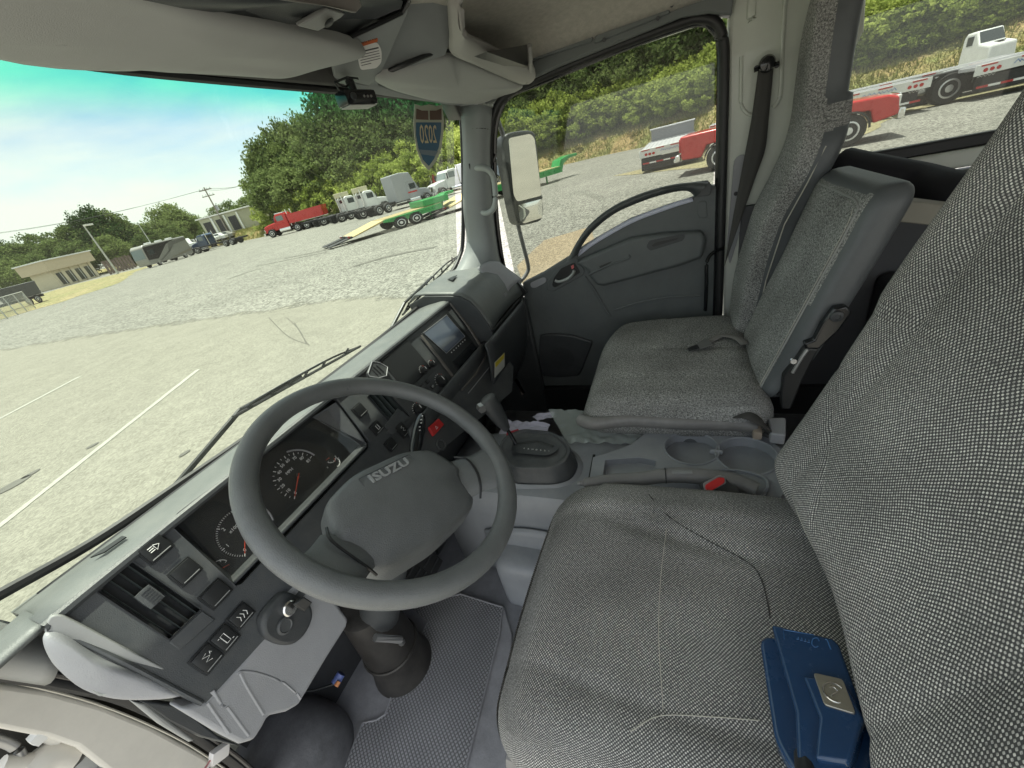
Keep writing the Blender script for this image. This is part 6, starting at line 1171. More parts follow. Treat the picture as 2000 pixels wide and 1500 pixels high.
# =================================================================== FOLIAGE
def leaf_mat(name, a, b, tr=.35):
    m = bpy.data.materials.new(name); m.use_nodes = True; nt = m.node_tree; N = nt.nodes; L = nt.links.new; N.clear()
    o = N.new('ShaderNodeOutputMaterial'); d = N.new('ShaderNodeBsdfDiffuse'); t = N.new('ShaderNodeBsdfTranslucent'); mx = N.new('ShaderNodeMixShader'); mx.inputs[0].default_value = tr
    g = N.new('ShaderNodeNewGeometry'); oi = N.new('ShaderNodeObjectInfo'); tc = N.new('ShaderNodeTexCoord'); n = N.new('ShaderNodeTexNoise'); n.inputs['Scale'].default_value = 7; n.inputs['Detail'].default_value = 3; L(tc.outputs['Object'], n.inputs[0])
    s = N.new('ShaderNodeMath'); s.operation = 'ADD'; L(g.outputs['Random Per Island'], s.inputs[0]); L(n.outputs['Fac'], s.inputs[1]); s2 = N.new('ShaderNodeMath'); s2.operation = 'ADD'; L(s.outputs[0], s2.inputs[0]); L(oi.outputs['Random'], s2.inputs[1])
    r = N.new('ShaderNodeMapRange'); r.inputs['From Min'].default_value = .5; r.inputs['From Max'].default_value = 2.3; L(s2.outputs[0], r.inputs[0])
    c = N.new('ShaderNodeMix'); c.data_type = 'RGBA'; c.inputs['A'].default_value = (*a, 1); c.inputs['B'].default_value = (*b, 1); L(r.outputs[0], c.inputs['Factor']); L(c.outputs['Result'], d.inputs[0]); L(c.outputs['Result'], t.inputs[0]); L(d.outputs[0], mx.inputs[1]); L(t.outputs[0], mx.inputs[2]); L(mx.outputs[0], o.inputs[0]); MATS[name] = m; return m
LEAF = leaf_mat('broadleaf', (.034, .066, .020), (.22, .27, .10), .42); LEAF2 = leaf_mat('young_leaf', (.15, .21, .04), (.44, .50, .14), .45); PINE = leaf_mat('pine_needle', (.028, .055, .022), (.06, .10, .035), .2)
BARK = mat('bark', (.13, .105, .08), .9, noise_s=3, noise_a=.3)
def crown_mesh(name, nclump, nleaf, ls, shape, seed, m):
    rnd_ = random.Random(seed); vs, fs = [], []
    for c in range(nclump):
        while True:
            p = V((rnd_.uniform(-1, 1), rnd_.uniform(-1, 1), rnd_.uniform(-1, 1)))
            if .25 < p.length < 1 and rnd_.random() < p.length ** 1.5: break
        w = shape(p.z); cc = V((p.x * w, p.y * w, (p.z + 1) / 2)) ; cr_ = rnd_.uniform(.08, .17)
        for k in range(nleaf):
            d = V((rnd_.gauss(0, 1), rnd_.gauss(0, 1), rnd_.gauss(0, .7))); d = d.normalized() * cr_ * rnd_.random() ** .4; q = cc + V((d.x, d.y, d.z * .8))
            n1 = V((rnd_.gauss(0, 1), rnd_.gauss(0, 1), rnd_.gauss(.5, .8))).normalized(); a = n1.orthogonal().normalized(); a = Matrix.Rotation(rnd_.random() * 6.28, 3, n1) @ a; b = n1.cross(a); s = ls * rnd_.uniform(.6, 1.3); i = len(vs)
            vs += [q + a * s, q + b * s * .6, q - a * s, q - b * s * .6]; fs.append((i, i + 1, i + 2, i + 3))
    me = bpy.data.meshes.new(name); me.from_pydata([tuple(v) for v in vs], [], fs); me.materials.append(m); return me
# unit meshes: height 1, half-width about .5; scaled per tree
CR = [crown_mesh('crown', 130, 62, .024, lambda z: .52 * (1 - .45 * abs(z - .05)), 11 + k, LEAF) for k in range(4)]
CB = [crown_mesh('crown', 70, 46, .036, lambda z: .62 * (1 - .35 * max(0, z)), 31 + k, LEAF2) for k in range(3)]
CPN = [crown_mesh('crown', 120, 60, .018, lambda z: .42 * (1.15 - z) * .8, 51 + k, PINE) for k in range(2)]
def trunk_mesh(seed):
    rnd_ = random.Random(seed); bm = nb(); pts = [V((rnd_.uniform(-.01, .01) * i, rnd_.uniform(-.01, .01) * i, i / 7)) for i in range(7)]; tube(bm, pts, [.022 * (1 - .11 * i) for i in range(7)], 7)
    for k in range(6):
        z = .25 + .1 * k; a = rnd_.random() * 6.28; tube(bm, [V((0, 0, z)), V((math.cos(a) * .14, math.sin(a) * .14, z + .10)), V((math.cos(a) * .26, math.sin(a) * .26, z + .17))], [.009, .006, .003], 5)
    me = bpy.data.meshes.new('trunk'); bm.to_mesh(me); bm.free(); me.materials.append(BARK); return me
TK = [trunk_mesh(k) for k in range(3)]
rt_ = random.Random(5)
def tree(name, label, cat_, group, pos, h, w, crown, lift=.18):
    e = bpy.data.objects.new(name, None); COL.objects.link(e); e.location = pos; e.rotation_euler = (0, 0, rt_.random() * 6.28); tag(e, label, cat_, group)
    c = bpy.data.objects.new('crown', crown); COL.objects.link(c); c.parent = e; c.location = (0, 0, h * lift); c.scale = (w, w, h * (1 - lift))
    t = bpy.data.objects.new('trunk', rt_.choice(TK)); COL.objects.link(t); t.parent = e; t.scale = (h * .8, h * .8, h * .8)
    return e
def treetop(px, py, dist, w, name='broadleaf_tree', label='', group='', crown=None, cat_='tree', zb=0, lift=.18):
    p = AT(px, py, dist); w = min(w, (p.z - zb) * (1.15 if crown in CB else 1.0)); return tree(name, label, cat_, group, (p.x, p.y, zb), p.z - zb, w, crown or rt_.choice(CR), lift)
g_ = 'trees of the far wood line beyond the left building'
for i, (px, py, d, w) in enumerate([(-60, 480, 150, 14), (-15, 470, 160, 15), (12, 478, 150, 12), (48, 462, 152, 13), (85, 468, 146, 12), (112, 440, 150, 12), (140, 418, 150, 13), (163, 404, 148, 14), (190, 414, 150, 13), (215, 432, 152, 12), (245, 438, 150, 13), (272, 436, 160, 12), (300, 412, 155, 12), (318, 402, 158, 13), (345, 412, 158, 12), (372, 424, 165, 13), (398, 428, 165, 12), (420, 405, 150, 12), (445, 395, 150, 13), (470, 385, 135, 13), (60, 500, 135, 12), (200, 462, 138, 12), (330, 440, 140, 12), (130, 470, 136, 12), (265, 460, 140, 12), (395, 440, 145, 11), (0, 510, 132, 12)]):
    treetop(px, py, d, w, label='green tree in the long far wood line beyond the low tan building', group=g_, crown=(CPN + CR)[i % 6] if px < 240 else None, lift=.08)
g_ = 'trees of the tall wood behind the parked trucks'
for px, py, d, w in [(497, 300, 92, 9), (508, 262, 90, 10), (532, 236, 90, 10), (558, 246, 88, 10), (580, 228, 86, 10), (612, 178, 84, 11), (640, 150, 86, 12), (665, 120, 84, 12), (700, 105, 84, 12), (735, 110, 82, 12), (770, 95, 84, 12), (805, 100, 80, 12), (840, 90, 80, 12), (880, 95, 78, 12), (920, 95, 78, 12), (960, 60, 76, 12), (520, 330, 84, 9), (560, 330, 80, 9), (610, 300, 79, 9), (660, 280, 78, 9), (720, 260, 77, 10), (790, 240, 76, 10), (850, 230, 75, 10), (540, 290, 86, 9), (690, 215, 80, 11), (760, 180, 80, 11), (600, 250, 82, 10), (640, 225, 82, 11), (820, 180, 78, 11)]:
    treetop(px, py, d, w, label='tall dark green tree in the wood behind the row of parked trucks', group=g_, zb=1, lift=.1)
g_ = 'trees of the wood seen through the passenger window'
for px, py, d, w in [(985, 70, 76, 12), (1030, 30, 74, 12), (1080, 20, 74, 12), (1130, 0, 72, 12), (1180, -20, 72, 12), (1230, -40, 70, 12), (1290, -60, 66, 12), (1345, -80, 62, 11), (1400, -90, 58, 11), (1050, 120, 70, 10), (1140, 100, 68, 10), (1240, 70, 64, 10), (1330, 40, 60, 10), (1000, 170, 68, 9), (1200, 30, 68, 11), (1385, 0, 58, 10)]:
    treetop(px, py, d, w, label='tall tree in the wood seen through the passenger window', group=g_, zb=3, lift=.08)
g_ = 'trees of the wood seen through the rear side window'
for px, py, d, w in [(1640, -160, 66, 12), (1700, -170, 66, 12), (1760, -190, 64, 12), (1830, -220, 64, 12), (1900, -240, 62, 12), (1980, -260, 62, 12), (2060, -280, 62, 12), (1680, -60, 62, 10), (1800, -80, 62, 10), (1920, -110, 60, 10), (2020, -130, 60, 10)]:
    treetop(px, py, d, w, label='dark tree in the wood seen through the rear side window', group=g_, zb=3, lift=.05)
BL_ = 'young bushy tree with yellow green leaves at the foot of the wood'
for px, py, ex, w in [(512, 392, 3, 6), (535, 385, 3, 6), (560, 395, 3, 5), (585, 372, 3, 6), (610, 352, 3, 6), (634, 362, 3, 5), (655, 340, 3, 6), (680, 350, 3, 5), (703, 335, 3, 6), (725, 318, 3, 6), (748, 322, 3, 6), (775, 310, 3, 6), (800, 298, 3, 6), (826, 290, 3, 6), (850, 278, 3, 6), (872, 272, 3, 5), (893, 262, 3, 5), (920, 262, 4, 6), (690, 310, 6, 6), (740, 296, 6, 6), (790, 275, 6, 6), (840, 252, 6, 6), (885, 240, 6, 6)]:
    b, z = bank_z(px, ex); treetop(px, py, math.hypot(b.x, b.y), w * .9, 'young_tree', 'yellow green bushy young tree behind the parked trucks', 'young trees behind the parked trucks', rt_.choice(CB), 'young tree', z - .3, .02)
for px, py, ex, w in [(965, 235, 6, 6), (995, 215, 6, 6), (1025, 205, 6, 5), (1055, 190, 7, 6), (1085, 178, 7, 5), (1110, 188, 6, 5), (1140, 175, 7, 5), (1165, 165, 7, 5), (1190, 178, 6, 5), (1215, 160, 7, 5), (1242, 150, 7, 5), (1268, 158, 6, 4.5), (1292, 142, 7, 4.5), (1318, 128, 7, 5), (1345, 136, 6, 4), (1368, 118, 7, 4.5), (1395, 112, 7, 4.5), (1010, 245, 5, 4), (1070, 228, 5, 4), (1130, 215, 5, 4), (1185, 205, 5, 4), (1250, 190, 5, 4), (1310, 178, 5, 3.5), (1370, 160, 5, 3.5)]:
    b, z = bank_z(px, ex); treetop(px, py, math.hypot(b.x, b.y), w, 'young_tree', 'yellow green young tree on the bank in the passenger window', 'young trees on the bank in the passenger window', rt_.choice(CB), 'young tree', z - .3, .02)
for px, py, ex, w in [(1660, 70, 6, 3), (1680, 60, 6, 3), (1700, 85, 5, 2.5), (1722, 48, 6, 3), (1745, 40, 6, 3), (1768, 52, 5, 2.5), (1785, 30, 6, 3), (1812, 35, 5.5, 2.8), (1840, 18, 6, 3), (1862, 30, 5.5, 2.5), (1885, 8, 6, 3), (1910, 0, 6, 3), (1935, 12, 5.5, 2.5), (1960, -8, 6, 3), (1990, -15, 6, 3), (2030, -20, 6, 3), (1640, 60, 6, 3)]:
    b, z = bank_z(px, ex); treetop(px, py, math.hypot(b.x, b.y), w, 'shrub', 'yellow green shrub on top of the clay bank in the rear window', 'shrubs on the bank in the rear window', rt_.choice(CB), 'shrub', z - .25, .0)
for k in range(30):
    px = 955 + k * 15.5 + rt_.uniform(-6, 6); b, z = bank_z(px, 7.5); p = AT(px, HOR(px) - rt_.uniform(60, 100), 1); hh = rt_.uniform(3.2, 5.0); tree('young_tree', 'yellow green young tree on the bank in the passenger window', 'young tree', 'young trees on the bank in the passenger window', (b.x, b.y, z - .2), hh, hh * 1.05, rt_.choice(CB), .0)
for k in range(26):
    px = 1640 + k * 16 + rt_.uniform(-6, 6); b, z = bank_z(px, rt_.uniform(6.5, 9)); hh = rt_.uniform(2.2, 4.2); tree('shrub', 'yellow green shrub on top of the clay bank in the rear window', 'shrub', 'shrubs on the bank in the rear window', (b.x, b.y, z - .2), hh, hh * 1.1, rt_.choice(CB), .0)
# weeds and dry tufts on the bank and verges
GRB = leaf_mat('dry_weed', (.13, .16, .045), (.36, .33, .14), .3); vs, fs = [], []; rg_ = random.Random(9)
for k in range(42000):
    i = rg_.random() * (len(FT) - 2); i0 = int(i); p = FT[i0].lerp(FT[i0 + 1], i - i0); d = V((p.x, p.y, 0)).normalized(); e = rg_.random() ** .8 * 9.5
    xs = [0, 1.5, 3.5, 6, 9, 20]; zs = [0, .22, .55, .85, 1.0, 1.12]; kk = max(j for j in range(5) if xs[j] <= e); zz = TPz[i0].x * (zs[kk] + (zs[kk + 1] - zs[kk]) * (e - xs[kk]) / (xs[kk + 1] - xs[kk]))
    q = p + d * e; q.z = zz - .05; hgt = rg_.uniform(.10, .32) * (1 if rg_.random() < .8 else 1.6); a = rg_.random() * 6.28; s = V((math.cos(a), math.sin(a), 0)) * rg_.uniform(.025, .07); le = V((rg_.uniform(-.2, .2), rg_.uniform(-.2, .2), 0)); n0 = len(vs); vs += [q - s, q + s, q + s * .3 + le + V((0, 0, hgt)), q - s * .3 + le + V((0, 0, hgt))]; fs.append((n0, n0 + 1, n0 + 2, n0 + 3))
me = bpy.data.meshes.new('weeds'); me.from_pydata([tuple(v) for v in vs], [], fs); me.materials.append(GRB); o = mesh_obj('weeds', me); tag(o, 'dry weeds and long grass covering the clay bank', 'weeds', None, 'stuff')
# =================================================================== VEHICLES
TYR = mat('tyre', (.02, .02, .02), .85); RIM = mat('alloy_rim', (.7, .7, .7), .3, metal=.7); WGL = mat('vehicle_glass', (.03, .04, .045), .08, spec=.8); DGL = mat('pale_vehicle_glass', (.18, .22, .22), .1)
BLKM = mat('chassis_black', (.015, .015, .016), .6); CHR = mat('chrome', (.8, .8, .8), .15, metal=1.); LAMP = mat('lamp_lens', (.75, .75, .72), .15); TAIL = mat('tail_lamp', (.45, .01, .01), .25)
WHP = mat('white_paint', (.72, .73, .72), .3, coat=.5, noise_s=1.2, noise_a=.10); ALU = mat('aluminium_deck', (.52, .52, .54), .42, metal=.35, noise_s=4, noise_a=.08); REDP = mat('red_paint', (.50, .012, .012), .28, coat=.6, noise_s=1.5, noise_a=.12); WOODP = mat('deck_planks', (.42, .34, .17), .75, noise_s=5, noise_a=.25)
GREENP = mat('green_paint', (.02, .28, .06), .35, coat=.4); BLUEP = mat('dark_blue_paint', (.02, .05, .11), .3, coat=.5); BLKP = mat('black_paint', (.015, .015, .02), .25, coat=.5); GRYP = mat('grey_paint', (.33, .34, .36), .35, coat=.3); TAPW = mat('tape_white', (.8, .8, .8), .4); TAPR = mat('tape_red', (.45, .03, .03), .4)
def vth(name, label, cat_, pos, rz, group=None):
    e = bpy.data.objects.new(name, None); COL.objects.link(e); e.location = (pos[0], pos[1], pos[2] if len(pos) > 2 else 0); e.rotation_euler = (0, 0, rz); tag(e, label, cat_, group); return e
def lp(name, bm, m, par, bevel=0, seg=2, **k): return finish(name, bm, m, par, bevel=bevel, seg=seg, local=True, **k)
bmw = nb(); lathe(bmw, (0, -.5, 0), (0, 1, 0), [(.58, 0), (.92, .02), (1., .15), (1., .85), (.92, .98), (.58, 1.)], 28); TYME = bpy.data.meshes.new('tyre'); bmesh.ops.recalc_face_normals(bmw, faces=bmw.faces); bmw.to_mesh(TYME); bmw.free(); TYME.materials.append(TYR); TYME.polygons.foreach_set('use_smooth', [True] * len(TYME.polygons)); TYME.set_sharp_from_angle(angle=R(40))
bmw = nb(); lathe(bmw, (0, .30, 0), (0, 1, 0), [(.60, 0), (.60, .22), (.52, .24), (.46, .12), (.30, .10), (.22, .20), (0.0, .21)], 24)
for k in range(8): a = k * math.pi / 4; cyl(bmw, (math.cos(a) * .38, .40, math.sin(a) * .38), (math.cos(a) * .38, .425, math.sin(a) * .38), .06, .06, 10)
RIME = bpy.data.meshes.new('rim'); bmesh.ops.recalc_face_normals(bmw, faces=bmw.faces); bmw.to_mesh(RIME); bmw.free(); RIME.materials.append(RIM); RIME.polygons.foreach_set('use_smooth', [True] * len(RIME.polygons)); RIME.set_sharp_from_angle(angle=R(40))
def wheel(par, x, y, r, w=.28, rim=True):
    wh = bpy.data.objects.new('wheel', TYME); COL.objects.link(wh); wh.parent = par; wh.location = (x, y, r); wh.scale = (r, w, r)
    if y < 0: wh.rotation_euler = (0, 0, math.pi)
    if rim: q = bpy.data.objects.new('rim', RIME); COL.objects.link(q); q.parent = wh; q.location = (0, .02, 0)
    return wh
def prof(par, name, pts, y0, y1, m, bevel=.04, taper=None):
    bm = nb(); slab(bm, [V((x, y0, z)) for x, z in pts], (0, y1 - y0, 0)); return lp(name, bm, m, par, bevel=bevel, seg=3)
def bxp(par, name, c, s, m, bevel=.02):
    bm = nb(); box(bm, c, s); return lp(name, bm, m, par, bevel=bevel)
def tractor(label, pos, rz, paint, hood=True, sleeper=0, rear=3.6, glass=None, stripe=None, axles=2, group=None, cat_='truck', crate=False):
    t = vth('semi_tractor', label, cat_, pos, rz, group); f = 2.6
    for y in (-.45, .45): bxp(t, 'frame_rail', (-rear / 2 - .2, y, .85), (rear + 4.2, .12, .25), BLKM)
    prof(t, 'hood', [(1.0, .75), (1.0, 1.75), (2.2, 1.60), (2.75, 1.45), (2.85, 1.1), (2.85, .62), (2.5, .62), (2.35, 1.0), (1.6, 1.0), (1.45, .7)], -.85, .85, paint, .1)
    cb = prof(t, 'cab', [(-.75, .75), (-.75, 2.55), (-.45, 2.72), (.55, 2.68), (.78, 2.45), (1.08, 1.75), (1.08, .75)], -1.05, 1.05, paint, .09)
    bm = nb(); slab(bm, [V((.80, -.92, 2.42)), V((.80, .92, 2.42)), V((1.09, .95, 1.80)), V((1.09, -.95, 1.80))], (.02, 0, .01)); lp('windscreen', bm, glass or WGL, t)
    for y in (-1.06, 1.04): bxp(t, 'side_window', (.15, y + .01, 2.12), (.95, .03, .62), glass or WGL); bxp(t, 'door_mirror', (.95, y * 1.2, 2.05), (.12, .12, .6), BLKM)
    bxp(t, 'rear_window', (-.765, 0, 2.2), (.03, 1.0, .4), WGL)
    if sleeper: prof(t, 'sleeper', [(-2.6, .8), (-2.6, 2.6 + sleeper), (-1.2, 2.7 + sleeper), (.2, 2.75 + sleeper * .8), (.62, 2.62), (-.7, 2.6), (-.75, .8)], -1.1, 1.1, paint, .08)
    bxp(t, 'grille', (2.87, 0, 1.08), (.04, 1.0, .6), CHR); bxp(t, 'bumper', (2.95, 0, .55), (.2, 2.3, .32), CHR)
    for y in (-.72, .72): bxp(t, 'headlight', (2.84, y, 1.0), (.08, .3, .25), LAMP); bm = nb(); cyl(bm, (.7, y * 1.35, .62), (-.8, y * 1.35, .62), .3, .3, 18); lp('fuel_tank', bm, CHR, t)
    for y in (-1.1, 1.1): wheel(t, 1.95, y * .92, .52, .3)
    for k in range(axles):
        for y in (-.95, .95): wheel(t, -rear - .1 + 1.3 * k, y, .52, .5)
    for y in (-.8, .8): bm = nb(); cyl(bm, (-.95, y, .9), (-.95, y, 3.0), .07, .07, 10); lp('exhaust_stack', bm, CHR, t)
    if crate: bm = nb(); box(bm, (-.4, 0, 2.98), (1.4, 1.6, .55)); lp('roof_box', bm, mat('cream_box', (.6, .56, .38), .6), t, bevel=.03)
    if stripe: bxp(t, 'side_stripe', (-.1, 0, 1.5), (1.6, 2.13, .16), stripe, 0)
    return t
def face(dx, dy): return math.atan2(dy, dx)
def BZ(px, zd): q = BASE(px, 1.0); r = V((q.x, q.y, 0)); return r * (zd / fw.dot(V((q.x, q.y, 0)) )) if False else BASE(px, zd / fw.dot(ray(px, HOR(px)).normalized()))
def gpos(px, py): p = GP(px, py); return (p.x, p.y, 0)
# red dump truck
t = tractor('red dump truck with white cab roof, leftmost of the row below the tall wood', (44.6, 50.2, 0), face(-.45, .9), REDP, rear=4.2, axles=3, glass=DGL, cat_='dump truck')
bm = nb(); slab(bm, [V((-5.6, -1.2, 1.25)), V((-5.9, -1.2, 2.5)), V((-.9, -1.2, 2.35)), V((-1.1, -1.2, 1.2))], (0, .08, 0)); slab(bm, [V((-5.6, 1.12, 1.25)), V((-5.9, 1.12, 2.5)), V((-.9, 1.12, 2.35)), V((-1.1, 1.12, 1.2))], (0, .08, 0)); box(bm, (-3.4, 0, 1.25), (4.4, 2.3, .1)); box(bm, (-.98, 0, 1.8), (.1, 2.3, 1.2)); box(bm, (-5.75, 0, 1.9), (.1, 2.3, 1.2)); lp('dump_body', bm, REDP, t)
for k in range(7): bxp(t, 'body_rib', (-1.5 - .62 * k, -1.24, 1.85), (.1, .06, 1.1), REDP, 0)
bxp(t, 'body_sill', (-3.4, -1.24, 1.2), (4.6, .08, .16), CHR, 0); bxp(t, 'roof_cap', (0, 0, 2.74), (1.2, 2.0, .1), WHP)
for i, (px, py, lb_) in enumerate([(662, 432, 'white day cab tractor with cream roof box, nearest to the red dump truck'), (697, 425, 'white day cab tractor with cream roof box, second from the red dump truck')]):
    p = gpos(px, py); tractor(lb_, (p[0] + 1.5, p[1] - 1.2, 0), face(.93, -.36), WHP, rear=4.6, crate=True, group='white tractors parked below the wood')
p = gpos(735, 420); tractor('white tractor with small rear window and bare frame, beside the grey sleeper tractor', (p[0] + 2, p[1] - 2.2, 0), face(.80, -.60), WHP, rear=4.6, axles=2, group='white tractors parked below the wood')
p = gpos(752, 416); tractor('tall grey sleeper tractor with flat rear wall behind the green trailer', (p[0] + 2.4, p[1] - 2.2, 0), face(.93, -.36), GRYP, sleeper=1.05, rear=5.4, stripe=REDP).scale = (.9, .9, .92)
p = gpos(805, 395); tr_ = tractor('small red truck mostly hidden behind the green trailer neck', (p[0] + 5, p[1] - 2, 0), face(.6, -.8), REDP, rear=2.5)
p = AT(876, 352, 54); tractor('white cab truck with wide pale windscreen beside the front pillar', (p.x, p.y, 0), face(-.72, .35), WHP, rear=4.5, glass=DGL)
tk = vth('tank_body', 'white box body standing behind the white cab truck', 'box body', (p.x + 3.2, p.y - 1.6, 0), face(-.72, .35)); bxp(tk, 'box', (-1, 0, 1.9), (4, 2.4, 2.2), WHP, .06); bxp(tk, 'subframe', (-1, 0, .65), (4, 1.2, .3), BLKM)
wheel(tk, -1.6, -1.0, .5); wheel(tk, -1.6, 1.0, .5)
p = AT(972, 335, 50); tractor('white and blue truck seen between front pillar and side mirror', (p.x, p.y, 0), face(-.8, .2), mat('pale_blue_paint', (.45, .5, .6), .3, coat=.4), rear=4, glass=WGL)
# blue and black tractors, motorhome
tractor('dark blue day cab tractor with long bare frame, right of the black tractor', (49.6, 75.5, 0), face(-.22, .97), BLUEP, rear=5.4, glass=DGL)
tractor('black day cab tractor parked in front of the motorhome tail', (46.2, 79.5, 0), face(-.45, .89), BLKP, rear=4.0, glass=DGL)
rv = vth('motorhome', 'large black and silver motorhome with swooping side graphics', 'motorhome', (BASE(316, 84).x, BASE(316, 84).y, 0), face(*(BASE(252, 80) - BASE(378, 88))[:2])); rv.scale = (.74, .9, .88)
SILV = mat('silver_paint', (.24, .24, .22), .35, coat=.4)
prof(rv, 'body', [(-5.5, .45), (-5.5, 3.55), (4.6, 3.55), (5.1, 3.2), (5.4, 1.4), (5.3, .45)], -1.25, 1.25, SILV, .15)
for y in (-1.27, 1.25):
    for k, (pts, m_) in enumerate((([(5.2, 1.2), (4.9, 3.2), (-2.6, 3.4), (-.2, 2.9), (3.0, 1.1)], BLKP), ([(-1, 3.2), (-5.4, 3.3), (-5.4, 2.9), (-2, 2.6), (1.5, 1.2), (3, .7), (2.4, .7), (.2, 1.5)], mat('graphic_grey', (.13, .13, .12), .4)), ([(-5.3, 1.4), (-2.8, 1.1), (.6, .7), (-2.8, .8), (-5.3, 1.0)], mat('graphic_brown', (.2, .18, .14), .4)))):
        bm = nb(); slab(bm, [V((x, y + .001 * k, z)) for x, z in pts], (0, .02, 0)); lp('side_graphic', bm, m_, rv, smooth=False)
    bxp(rv, 'side_window', (3.8, y, 2.3), (1.3, .05, .8), WGL)
bm = nb(); slab(bm, [V((5.12, -1.1, 3.0)), V((5.12, 1.1, 3.0)), V((5.42, 1.15, 1.5)), V((5.42, -1.15, 1.5))], (.03, 0, 0)); lp('windscreen', bm, DGL, rv)
for x in (3.3, -3.2): wheel(rv, x, -1.1, .5); wheel(rv, x, 1.1, .5)
for x in (2, -.5, -3): bxp(rv, 'roof_unit', (x, 0, 3.68), (.9, .8, .22), WHP, .05)
# distant parked vehicles below the pale building
for i, (px, py) in enumerate([(352, 466), (366, 462), (382, 458), (398, 455), (415, 450), (430, 446)]):
    p = AT(px, py + 4, 100 + i); v_ = vth('parked_car', ['white van at the left end of the far car row', 'white car second in the far row', 'grey car in the middle of the far row', 'white pickup in the far row under the building', 'silver car in the far row near the blue tractor', 'white car at the right end of the far row'][i], 'car', (p.x, p.y, .9), face(-.5, .8))
    prof(v_, 'body', [(-2.2, .35), (-2.25, .95), (-1.6, 1.0), (-1.1, 1.5 + (.4 if i == 0 else 0)), (.5, 1.5 + (.4 if i == 0 else 0)), (1.2, 1.0), (2.2, .85), (2.25, .35)], -.9, .9, WHP if i % 2 == 0 or i == 3 else SILV, .08); bxp(v_, 'window_band', (-.3, 0, 1.25), (1.7, 1.83, .3), WGL, 0)
    for x in (-1.4, 1.4): wheel(v_, x, -.8, .33, .2); wheel(v_, x, .8, .33, .2)
# dark truck at the far left edge
dk = vth('dump_trailer', 'dark grey dump truck cut off by the left edge of the picture', 'dump truck', (BASE(22, 64).x, BASE(22, 64).y, 0), face(-.62, .2)); dk.scale = (.5, .9, .8)
prof(dk, 'body', [(-3.2, 1.0), (-3.6, 2.6), (2.6, 2.6), (2.3, 1.0)], -1.2, 1.2, mat('dark_steel', (.05, .055, .06), .45), .05); bxp(dk, 'chassis', (.6, 0, .8), (8, 1.0, .3), BLKM)
for k in range(6): bxp(dk, 'body_rib', (-2.6 + .95 * k, 1.24, 1.8), (.12, .08, 1.4), MATS['dark_steel'], 0); 
prof(dk, 'cab', [(2.9, .8), (2.9, 2.6), (4.0, 2.6), (4.5, 1.9), (5.4, 1.7), (5.5, .8)], -1.1, 1.1, BLKP, .08); bxp(dk, 'side_window', (3.6, 0, 2.15), (.8, 2.24, .5), DGL)
for x in (-2.2, -.9, 4.5): wheel(dk, x, -1.0, .5, .4); wheel(dk, x, 1.0, .5, .4)
# =================================================================== TRAILERS
def deck_trailer(label, rear, front, w, group=None, chute=True, sz=1.0):
    rear, front = V((*rear, 0)), V((*front, 0)); Lh = (front - rear).length; rz = face(*(front - rear)[:2]); t = vth('flatbed_trailer', label, 'trailer', rear, rz, group); t.scale = (1, 1, sz)
    # local: x from tail (0) to neck (L)
    for y in (-w / 2, w / 2): prof(t, 'side_rail', [(1.8, .72), (1.8, .88), (Lh * .80, .98), (Lh * .80, .58), (Lh * .5, .55), (3.0, .50)], y - .05, y + .05, GREENP, .01)
    np_ = 26
    for k in range(np_):
        x0 = 1.9 + (Lh * .80 - 1.9) * k / np_; bxp(t, 'deck_plank', (x0 + .1, 0, .905 + .1 * k / np_), ((Lh * .80 - 1.9) / np_ - .03, w - .12, .05), WOODP, 0)
    for k in range(14): bxp(t, 'stake_pocket', (2.2 + (Lh * .78 - 2.2) * k / 14, -w / 2 - .07, .80), (.10, .06, .13), GREENP, 0); bxp(t, 'stake_pocket', (2.2 + (Lh * .78 - 2.2) * k / 14, w / 2 + .07, .80), (.10, .06, .13), GREENP, 0)
    prof(t, 'dovetail', [(1.9, .92), (1.9, .80), (0, .34), (0, .42)], -w / 2, w / 2, WOODP, .005)
    prof(t, 'neck', [(Lh * .80, .55), (Lh * .80, 1.0), (Lh * .84, 1.0), (Lh * .86, 1.45), (Lh * .93, 1.62), (Lh, 1.62), (Lh, 1.42), (Lh * .93, 1.38), (Lh * .88, 1.1), (Lh * .86, .58)], -.45, .45, GREENP, .03)
    if chute: bxp(t, 'tool_box', (Lh * .77, 0, 1.25), (1.7, w * .9, .46), GREENP, .03)
    for x in (Lh * .40, Lh * .40 + .95):
        for y in (-w / 2 - .02, w / 2 + .02): wheel(t, x, y, .42, .26)
    for y in (-w / 2 - .02, w / 2 + .02): prof(t, 'mudguard', [(Lh * .40 - .5, .86), (Lh * .40 + 1.45, .86), (Lh * .40 + 1.45, .90), (Lh * .40 - .5, .90)], y - .14, y + .14, GREENP, .01)
    # tail: lights, folded ramps
    bxp(t, 'tail_bar', (-.1, 0, .40), (.12, w, .12), BLKM, .01)
    for y in (-.9, -.7, .7, .9): bxp(t, 'tail_light', (-.18, y, .42), (.04, .14, .10), TAIL, 0)
    for y in (-.6, .6): prof(t, 'ramp', [(.0, .40), (-1.3, .16), (-1.3, .10), (0, .32)], y - .35, y + .35, BLKM, .01); bxp(t, 'reflector_strip', (-.2, y, .50), (.03, .5, .06), TAPW, 0)
    bm = nb(); cyl(bm, (Lh * .72, -.5, 0), (Lh * .72, -.5, .6), .06, .06, 10); lp('landing_leg', bm, GREENP, t)
    return t
deck_trailer('long green flatbed trailer with plank deck and two axles, centre of the yard', BZ(655, 20.5)[:2], BZ(872, 23.5)[:2], 2.2, sz=.72)
deck_trailer('second green flatbed trailer whose tail shows just left of the front pillar', BZ(846, 23.0)[:2], BZ(1116, 28)[:2], 2.3, chute=False, sz=.85)
